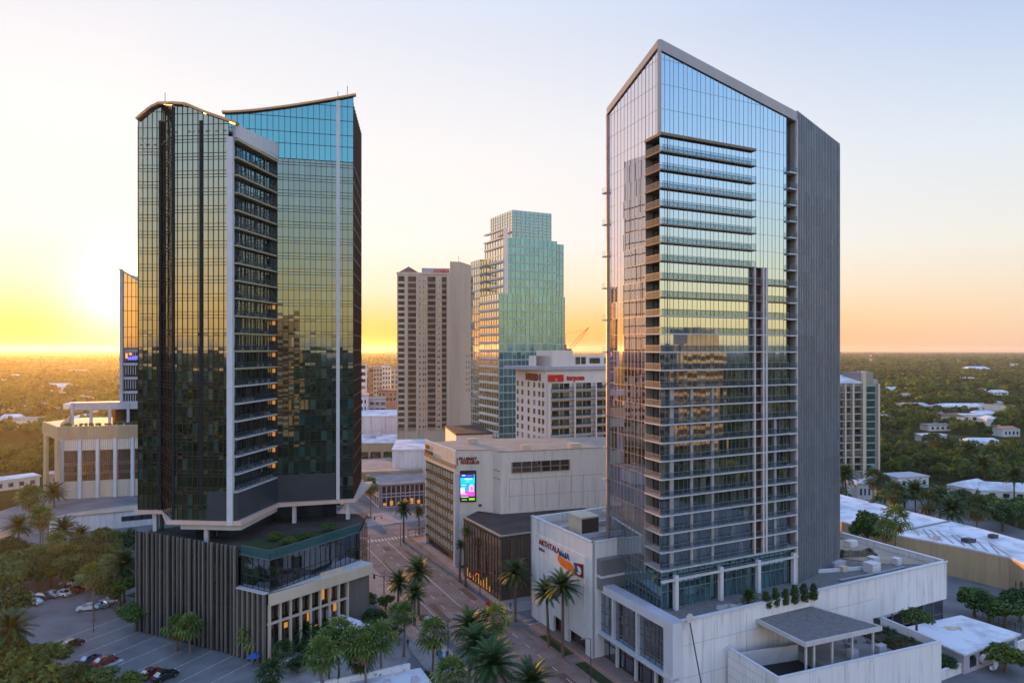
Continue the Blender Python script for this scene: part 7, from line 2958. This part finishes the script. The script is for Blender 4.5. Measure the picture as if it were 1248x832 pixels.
for px, py, h, l, az in ((450, 683, 7, 'street lamp on the left kerb beyond the podium beam', 0.4), (546, 812, 9, 'tall street lamp beside the bushy fan palm', 0.4), (488, 665, 7, 'street lamp by the drooping palm', 3.5), (606, 728, 6, 'street lamp at the brown hall corner', 3.5), (114, 770, 6, 'lamp post at the car park corner by the kerb island', 1.0), (575, 690, 7, 'street lamp before the brown glass hall', 3.5), (720, 832, 8, 'street lamp at the lower edge before the podium shops', 3.5)):
    lamp_post(px, py, h, l, az=az)


def signal(px, py, h, arm, az, label):
    p = G(px, py, 0.1)
    o = thing('traffic_signal', label, 'traffic signal', p, 'traffic signals')
    b = MB()
    b.tube([p, p + Vector((0, 0, h))], [0.13, 0.1], 6)
    b.build('pole', M['steel'], o)
    d = Vector((math.cos(az), math.sin(az), 0.05))
    b = MB()
    b.beam(p + Vector((0, 0, h - 0.3)), p + d * arm + Vector((0, 0, h - 0.3)), 0.12, 0.12)
    b.build('mast_arm', M['steel'], o)
    for s in (0.55, 1.0):
        q = p + d * arm * s + Vector((0, 0, h - 0.8))
        b = MB()
        b.box(q, (0.36, 0.3, 1.0))
        hd = b.build('signal_head', M['dark'], o)
        b = MB()
        b.box(q + Vector((0, -0.16, 0.3)), (0.2, 0.04, 0.2))
        b.build('red_light', M['signal_red'] if s == 1.0 else M['maroon'], hd)


signal(468, 735, 6.5, 5.5, math.radians(150), 'signal mast with a long arm on the left pavement by the palms')
signal(600, 722, 5.5, 4.0, math.radians(200), 'signal mast at the brown hall corner of the junction')
signal(446, 652, 6.0, 5.0, math.radians(20), 'signal mast at the far junction')
signal(585, 724, 4.5, 2.5, math.radians(160), 'short signal mast beside the lit brown glass wall')

for (px, py, l) in ((594, 737, 'red and white barrier box on the corner kerb of the brown hall'), ):
    p = G(px, py, 0.13)
    b = MB()
    b.box(p + Vector((0, 0, 0.35)), (0.9, 0.5, 0.7), rz=0.4)
    b.box(p + Vector((0, 0, 0.75)), (1.0, 0.6, 0.12), rz=0.4)
    tag(b.build('barrier', M['red_sign']), l, 'barrier')
# bus bench by the louvred wall
p = G(507, 655, 0.1)
o = thing('bus_shelter', 'dark open shelter beside the louvred wall and the drooping palm', 'shelter', p)
b = MB()
b.box(p + Vector((0, 0, 3.0)), (5.5, 2.0, 0.2), rz=GA)
b.build('roof', M['steel'], o)
for sx in (-2.4, 0, 2.4):
    b = MB()
    q = Matrix.Rotation(GA, 3, 'Z') @ Vector((sx, 0.7, 0))
    b.box(p + q + Vector((0, 0, 1.45)), (0.14, 0.14, 2.9), rz=GA)
    b.build('post', M['steel'], o)
b = MB()
b.box(p + Vector((0, 0, 0.5)), (4.5, 0.5, 0.1), rz=GA)
b.build('bench', M['steel'], o)


def person(px, py, az, label, shirt):
    p = G(px, py, 0.13)
    me = bpy.data.meshes.new('person')
    J = [(0, 0, 0.95), (0, 0, 1.2), (0, 0, 1.42), (0, 0, 1.52), (0.01, 0, 1.68), (0, 0.1, 0.9), (0.12, 0.1, 0.48), (0.1, 0.1, 0.06), (0.2, 0.1, 0.03), (0, -0.1, 0.9), (-0.1, -0.1, 0.48), (-0.22, -0.1, 0.08), (-0.12, -0.1, 0.03),
         (0, 0.2, 1.4), (-0.05, 0.27, 1.12), (0.08, 0.27, 0.88), (0, -0.2, 1.4), (0.06, -0.27, 1.12), (0.2, -0.25, 0.92)]
    Eg = [(0, 1), (1, 2), (2, 3), (3, 4), (0, 5), (5, 6), (6, 7), (7, 8), (0, 9), (9, 10), (10, 11), (11, 12), (2, 13), (13, 14), (14, 15), (2, 16), (16, 17), (17, 18)]
    rr = [0.15, 0.15, 0.16, 0.06, 0.11, 0.10, 0.075, 0.05, 0.045, 0.10, 0.075, 0.05, 0.045, 0.07, 0.05, 0.04, 0.07, 0.05, 0.04]
    me.from_pydata(J, Eg, [])
    ob = bpy.data.objects.new('person', me)
    COL.objects.link(ob)
    md = ob.modifiers.new('skin', 'SKIN')
    for v, r in zip(me.skin_vertices[0].data, rr):
        v.radius = (r, r)
    me.skin_vertices[0].data[0].use_root = True
    sd = ob.modifiers.new('sub', 'SUBSURF')
    sd.levels = sd.render_levels = 1
    me.materials.append(shirt)
    ob.location = p
    ob.rotation_euler = (0, 0, az)
    tag(ob, label, 'person')


person(502, 741, aD, 'person in dark clothes walking on the left pavement near the kerb palms', M['dark'])
person(497, 788, aD + 3.1, 'person in dark clothes on the left pavement below the close pair of palms', M['navy'])
person(470, 700, aD, 'person in pale clothes crossing near the podium beam', M['lavender'])
person(622, 742, 1.0, 'person in grey walking on the corner pavement by the brown hall', M['steel'])

# forecourt: pale terrace, sail, blue parasol, planter
sheet('forecourt', [xy(G(335, 832)), xy(G(330, 790)), xy(G(455, 702)), xy(G(480, 730)), xy(G(500, 800)), xy(G(480, 832))], 0.02, M['pavement'])
q = G(405, 742, 4.2)
o = thing('shade_sail', 'pale lavender shade sail stretched beside the podium storefront', 'sail', v3(q, 0))
b = MB()
pts = [G(378, 762, 3.2), G(405, 744, 4.6), G(452, 760, 3.4), G(440, 768, 3.0)]
b.poly(pts)
b.poly([p - Vector((0, 0, 0.05)) for p in pts])
b.build('canvas', M['sail'], o)
for p in pts[:3]:
    b = MB()
    b.tube([v3(p, 0), p], 0.07, 6)
    b.build('mast', M['steel'], o)
for k, (px, py, l) in enumerate(((309, 812, 'blue folded parasol at the podium corner'), (349, 815, 'pale blue parasol beside the tiny fan palm'))):
    p = G(px, py, 0.1)
    o = thing('parasol', l, 'parasol', p)
    b = MB()
    b.tube([p, p + Vector((0, 0, 2.5))], 0.05, 6)
    b.build('pole', M['steel'], o)
    b = MB()
    ring = [p + Vector((1.3 * math.cos(a), 1.3 * math.sin(a), 2.0)) for a in lin(0, 2 * math.pi, 8)[:-1]]
    for i in range(8):
        b.poly([ring[i], ring[(i + 1) % 8], p + Vector((0, 0, 2.65))])
    b.build('canopy', M['blue_cloth'] if k == 0 else M['sail'], o)
p = G(368, 815, 0.05)
o = thing('round_planter', 'round grey planter with clipped dark bush in the forecourt', 'planter', p)
b = MB()
b.tube([p, p + Vector((0, 0, 1.2))], [0.9, 1.3], 14)
b.build('pot', M['concrete'], o)
b = MB()
leaf_blob(b, p + Vector((0, 0, 1.7)), 1.4, 500, 0.2, 0.7)
b.build('bush', M['leaf_dark'], o)


# white stained parapet roof at the lower edge
def near_roof():
    z = 5.0
    a0, a1 = xy(G(388, 831, z)), xy(G(499, 808, z))
    a2 = xy(G(524, 836, z))
    root = thing('stained_roof_building', 'low building with a blue white roof and a stained white parapet by the street', 'building', v3(a0, 0))
    t = (a1 - a0).normalized()
    n = V2(-t.y, t.x)
    a00 = a0 - t * 6
    pts = [a00, a1, a1 - n * 26 + t * 2, a00 - n * 26]
    b = MB()
    b.prism([x for x in (a00, a00 - n * 26, a1 - n * 26 + t * 2, a1 + t * 2)], 0, z - 1.1)
    b.build('wall', M['white_wall'], root)
    b = MB()
    b.prism([a00 + t * 0.1, a00 - n * 25.8, a1 - n * 25.8 + t * 1.9, a1 + t * 1.9 - n * 0.5], z - 1.09, z - 0.9)
    b.build('roof', M['roof_white'], root)
    b = MB()
    b.prism([a00 - n * 0.5, a1 - n * 0.5, a1, a00], z - 1.09, z + 0.15)
    b.build('parapet', mat('stained_white', (0.60, 0.60, 0.62), (0.10, 0.10, 0.11), 0.9, 0.85, thresh=(0.36, 0.44)), root)
    b = MB()
    for k in range(3):
        c = a0 + t * (6 + k * 4.5) - n * (3 + k)
        b.box(v3(c, z - 0.5), (1.2, 0.9, 0.8), rz=0.3)
    b.build('roof_vent', M['lavender'], root)


near_roof()


# ------------------------------------------------------------------ suburb roofs among the trees
def house(px, py, wd, dp, h, roofm, wallm, label, rz=0.3, gable=True):
    p = G(px, py, 0)
    o = thing('suburb_house', label, 'house', p, 'roofs among the trees')
    t = Vector((math.cos(rz), math.sin(rz)))
    n = Vector((-t.y, t.x))
    c = xy(p)
    q = [c - t * wd / 2 - n * dp / 2, c + t * wd / 2 - n * dp / 2, c + t * wd / 2 + n * dp / 2, c - t * wd / 2 + n * dp / 2]
    b = MB()
    b.prism(q, 0, h)
    b.build('wall', M[wallm], o)
    b = MB()
    e = [c + (x - c) * 1.06 for x in q]
    if gable:
        r0, r1 = c - t * wd * 0.38, c + t * wd * 0.38
        rh = h + dp * 0.22
        b.poly([v3(e[0], h), v3(e[1], h), v3(r1, rh), v3(r0, rh)])
        b.poly([v3(e[2], h), v3(e[3], h), v3(r0, rh), v3(r1, rh)])
        b.poly([v3(e[1], h), v3(e[2], h), v3(r1, rh)])
        b.poly([v3(e[3], h), v3(e[0], h), v3(r0, rh)])
    else:
        b.prism(e, h, h + 0.6)
    b.build('roof', M[roofm], o)
    nn = Vector((t.y, -t.x))
    for k in range(4):
        b = MB()
        x = q[0] + t * wd * (0.14 + 0.22 * k)
        b.hexa([v3(x + t * s + nn * oo, zz) for zz in (h * 0.3, h * 0.75) for s, oo in ((0, 0), (wd * 0.1, 0), (wd * 0.1, 0.06), (0, 0.06))])
        b.build('window', M['glass_dark'], o)
    HOUSES.append((c.x, c.y, max(wd, dp) * 0.55))


HOUSES = []
house(1172, 500, 56, 12, 4.5, 'roof_white', 'white_wall', 'long low pale blue roof far off among the sunlit trees', 0.05)
house(1112, 499, 30, 14, 4, 'lavender', 'lavender', 'grey roof joined to the long pale one', 0.1)
house(1176, 514, 30, 12, 6, 'roof_white', 'pale_wall', 'thin white roof below the long pale blue one', 0.0, False)
house(1134, 537, 16, 9, 4, 'roof_white', 'lavender', 'blue grey flat roof in front of the sunlit palms', 0.2, False)
house(1195, 545, 19, 9, 4, 'roof_white', 'white_wall', 'pale roof under the golden trees', -0.1)
house(1226, 531, 13, 9, 5, 'terra', 'white_wall', 'salmon roofed house near the right edge', 0.1)
house(1182, 603, 15, 10, 4.2, 'roof_white', 'white_wall', 'small white tent like roof beside the larger one', 0.5)
house(1225, 606, 22, 12, 3.6, 'roof_white', 'white_wall', 'large white tent like roof at the right edge', -0.25)
house(1102, 592, 16, 10, 4.5, 'lavender', 'white_wall', 'grey flat modern roof with white terrace', 0.25, False)
house(1049, 606, 8, 8, 6, 'roof_white', 'white_wall', 'small white house by the midrise apartment foot', 0.1, False)
house(1215, 481, 22, 12, 4, 'roof_white', 'pale_wall', 'pale roof in the upper right wood', 0.1)
house(1189, 453, 60, 30, 8, 'roof_white', 'white_wall', 'bright white roof close to the horizon on the right', 0.0)
house(1086, 479, 16, 12, 6, 'roof_white', 'pale_wall', 'thin pale roof just right of the midrise apartments', 0.1)
house(1178, 466, 30, 16, 6, 'roof_white', 'pale_wall', 'pale roof between the horizon and the long blue one', 0.1)
house(1140, 524, 18, 9, 4, 'roof_grey', 'pale_wall', 'tan flat roof among the sunlit palms', 0.1, False)
house(1236, 446, 80, 30, 8, 'roof_white', 'white_wall', 'wide white roof at the right edge under the horizon', 0.0, False)
house(72, 476, 34, 18, 7, 'roof_white', 'pale_wall', 'pink lit roof in the left wood above the office terrace', 0.2)
house(16, 446, 60, 34, 8, 'roof_white', 'pale_wall', 'pale roof at the left edge under the horizon', 0.0, False)
house(132, 445, 60, 30, 8, 'roof_white', 'pale_wall', 'pale roof beside the slim tower far off', 0.0, False)
house(15, 516, 14, 10, 5.5, 'roof_white', 'pale_wall', 'small pale roof at the left edge in the wood', 0.3)
house(42, 518, 20, 9, 5, 'roof_tan', 'pale_wall', 'long tan roof beside the finned office', 0.2)
house(96, 456, 50, 24, 7, 'terra', 'pale_wall', 'rosy roof far off in the golden wood', 0.1)
house(14, 594, 18, 10, 4, 'roof_white', 'white_wall', 'white roofed shed by the sunlit side street', 0.9, False)


# ------------------------------------------------------------------ the wood that runs to the horizon (nobody could count it)
def woodland():
    rng = np.random.default_rng(4)
    P, RR, HH, KK = [], [], [], []

    def inside_city(x, y):
        a = (x > -120) & (x < 62) & (y > 40) & (y < 690)
        b = (x > -200) & (x < 85) & (y > 40) & (y < 255)
        c = (x > -215) & (x < -110) & (y > 240) & (y < 350)
        c2 = (x > -235) & (x < -100) & (y > 40) & (y < 275)
        e = (x > 85) & (x < 172) & (y > 100) & (y < 246)
        f = (x > 118) & (x < 175) & (y > 280) & (y < 325)
        return a | b | c | c2 | e | f

    def band(r0, r1, a0, a1, space, rad, h, k):
        area = 0.5 * math.radians(a1 - a0) * (r1 * r1 - r0 * r0)
        n = int(area / (space * space))
        rr = np.sqrt(rng.uniform(r0 * r0, r1 * r1, n))
        az = np.radians(rng.uniform(a0, a1, n))
        x, y = rr * np.sin(az), rr * np.cos(az)
        ok = ~inside_city(x, y)
        for hx, hy, hr in HOUSES:
            vx, vy = hx / math.hypot(hx, hy), hy / math.hypot(hx, hy)
            al = (x - hx) * vx + (y - hy) * vy
            pr = np.abs((x - hx) * vy - (y - hy) * vx)
            ok &= ~((pr < hr + rad * 0.5) & (al > -hr - 26 - rad) & (al < hr + 4))
        # open patches: streets and lots
        ok &= (np.sin(x * 0.021 + 1.3) * np.sin(y * 0.017 + 0.4) + 0.35 * np.sin(x * 0.05 + y * 0.043)) < 0.62
        x, y = x[ok], y[ok]
        m = len(x)
        P.append(np.stack([x, y], 1))
        RR.append(rad * rng.uniform(0.65, 1.3, m))
        HH.append(h * rng.uniform(0.7, 1.35, m))
        KK.append(np.full(m, k))
    band(245, 520, -47, 47, 8.0, 4.6, 9, 120)
    band(520, 1000, -45, 45, 11.5, 6.0, 10, 46)
    band(1000, 2400, -44, 44, 19, 8.5, 11, 16)
    band(2400, 7500, -43, 43, 52, 20, 12, 8)
    band(200, 700, 47, 313, 15, 6.5, 10, 26)
    band(700, 3000, 47, 313, 42, 15, 12, 9)
    pos = np.concatenate(P)
    rr, hh, kk = np.concatenate(RR), np.concatenate(HH), np.concatenate(KK)
    idx = np.repeat(np.arange(len(rr)), kk)
    n = len(idx)
    v = rng.normal(size=(n, 3))
    v /= np.linalg.norm(v, axis=1)[:, None]
    v[:, 2] = np.abs(v[:, 2]) * 1.0 - 0.25
    r_, h_ = rr[idx], hh[idx]
    lump = 0.78 + 0.3 * np.sin(v[:, 0] * 5 + idx) * np.sin(v[:, 1] * 5 + idx * 0.7)
    c = np.stack([pos[idx, 0] + v[:, 0] * r_ * lump, pos[idx, 1] + v[:, 1] * r_ * lump, h_ * 0.55 + v[:, 2] * h_ * 0.45 * lump], 1)
    size = (r_ * 1.9 / np.sqrt(kk[idx]))[:, None] * rng.uniform(0.7, 1.4, (n, 1))
    nr = v + rng.normal(size=(n, 3)) * 0.55
    nr /= np.linalg.norm(nr, axis=1)[:, None]
    a = np.cross(nr, rng.normal(size=(n, 3)))
    a /= np.linalg.norm(a, axis=1)[:, None]
    e = np.cross(nr, a)
    q = np.stack([c - a * size, c - e * size * 0.7, c + a * size, c + e * size * 0.7], 1).reshape(-1, 3)
    q[:, 2] = np.maximum(q[:, 2], 0.05)
    me = bpy.data.meshes.new('far_woodland')
    me.vertices.add(len(q))
    me.vertices.foreach_set('co', q.astype(np.float32).ravel())
    me.loops.add(n * 4)
    me.loops.foreach_set('vertex_index', np.arange(n * 4, dtype=np.int32))
    me.polygons.add(n)
    me.polygons.foreach_set('loop_start', np.arange(0, n * 4, 4, dtype=np.int32))
    me.polygons.foreach_set('loop_total', np.full(n, 4, dtype=np.int32))
    at = me.attributes.new('rnd', 'FLOAT', 'FACE')
    tr = rng.uniform(0, 1, len(rr))
    at.data.foreach_set('value', np.clip(0.7 * tr[idx] + 0.3 * rng.uniform(0, 1, n), 0, 1).astype(np.float32))
    me.update()
    me.materials.append(leafmat('woodland_leaf', [(0.0115, 0.0321, 0.0069), (0.0298, 0.0678, 0.0118), (0.0689, 0.1170, 0.0176), (0.1378, 0.1602, 0.0274)], 0.45))
    o = bpy.data.objects.new('far_woodland', me)
    COL.objects.link(o)
    o['kind'] = 'stuff'
    return n


def far_roofs():
    rng = random.Random(8)
    b = MB()
    for k in range(170):
        az = math.radians(rng.choice([rng.uniform(-44, -29), rng.uniform(23, 42)]))
        d_ = 620 * (7.0 ** rng.random())
        c = V2(d_ * math.sin(az), d_ * math.cos(az))
        wd, dp, h = rng.uniform(9, 22) * (1 + d_ / 4000), rng.uniform(7, 12), rng.uniform(4.5, 7.5)
        a = rng.uniform(0, 3.14)
        t = V2(math.cos(a), math.sin(a))
        n = V2(-t.y, t.x)
        q = [c - t * wd / 2 - n * dp / 2, c + t * wd / 2 - n * dp / 2, c + t * wd / 2 + n * dp / 2, c - t * wd / 2 + n * dp / 2]
        mi = rng.choice([0, 0, 1, 2, 3])
        for i in range(4):
            b.poly([v3(q[i], 0), v3(q[(i + 1) % 4], 0), v3(q[(i + 1) % 4], h), v3(q[i], h)], 4)
        r0, r1 = c - t * wd * 0.3, c + t * wd * 0.3
        rh = h + (dp * 0.2 if k % 3 else 0.3)
        e = [c + (x - c) * 1.08 for x in q]
        b.poly([v3(e[0], h), v3(e[1], h), v3(r1, rh), v3(r0, rh)], mi)
        b.poly([v3(e[2], h), v3(e[3], h), v3(r0, rh), v3(r1, rh)], mi)
        b.poly([v3(e[1], h), v3(e[2], h), v3(r1, rh)], mi)
        b.poly([v3(e[3], h), v3(e[0], h), v3(r0, rh)], mi)
        if d_ < 0:
            HOUSES.append((c.x, c.y, wd * 0.35))
    kind(b.build('distant_suburb', [M['roof_white'], M['roof_grey'], M['roof_tan'], M['tile_red'], M['pale_wall']]), 'stuff')


far_roofs()
print('leaf cards', woodland())


# ------------------------------------------------------------------ evening haze
hz = MB()
hz.box((0, 0, 62.0), (36000, 36000, 126.0))
m = bpy.data.materials.new('haze')
m.use_nodes = True
nt = m.node_tree
nt.nodes.remove(nt.nodes['Principled BSDF'])
pv = nt.nodes.new('ShaderNodeVolumePrincipled')
pv.inputs['Color'].default_value = (0.99, 0.93, 0.85, 1)
pv.inputs['Density'].default_value = 0.00006
pv.inputs['Anisotropy'].default_value = 0.62
nt.links.new(pv.outputs['Volume'], nt.nodes['Material Output'].inputs['Volume'])
kind(hz.build('haze', m), 'stuff')


# ------------------------------------------------------------------ unseen towers added behind the viewpoint for the glass to mirror
def reflected(label, cx, cy_, wd, dp, h, rz, step):
    o = thing('mirrored_tower', label, 'tower', (cx, cy_, 0))
    c = V2(cx, cy_)
    t = V2(math.cos(rz), math.sin(rz))
    n = V2(-t.y, t.x)

    def ring(sx, sy):
        return [c - t * sx - n * sy, c + t * sx - n * sy, c + t * sx + n * sy, c - t * sx + n * sy]
    b = MB()
    b.prism(ring(wd / 2, dp / 2), 0, h)
    b.prism([x + t * wd * 0.2 for x in ring(wd * 0.25, dp * 0.3)], h, h + step)
    b.build('wall', M['concrete'], o)
    q = ring(wd / 2, dp / 2)
    for i in range(4):
        X, Y = q[i], q[(i + 1) % 4]
        ln = (Y - X).length
        windows(o, X, Y, [4 + 4.2 * k for k in range(int(h / 4.2) - 1)], [ln / 2], ln * 0.9, 2.4, M['room'])


reflected('concrete tower with a stepped top mirrored in the balconied face of the blue tower', 262, 25, 34, 26, 62, 0.4, 9)
reflected('lower concrete tower mirrored beside the stepped one in the blue tower', 300, -22, 60, 24, 52, 0.5, 5)
reflected('broad concrete tower mirrored as a dark shape in the bronze tower right wing', -12, -190, 46, 30, 78, 0.15, 8)
import os
if os.environ.get('LABELS'):
    for o in COL.objects:
        l = o.get('label')
        if l and not 4 <= len(l.split()) <= 16:
            print('LABEL', o.name, len(l.split()), l)
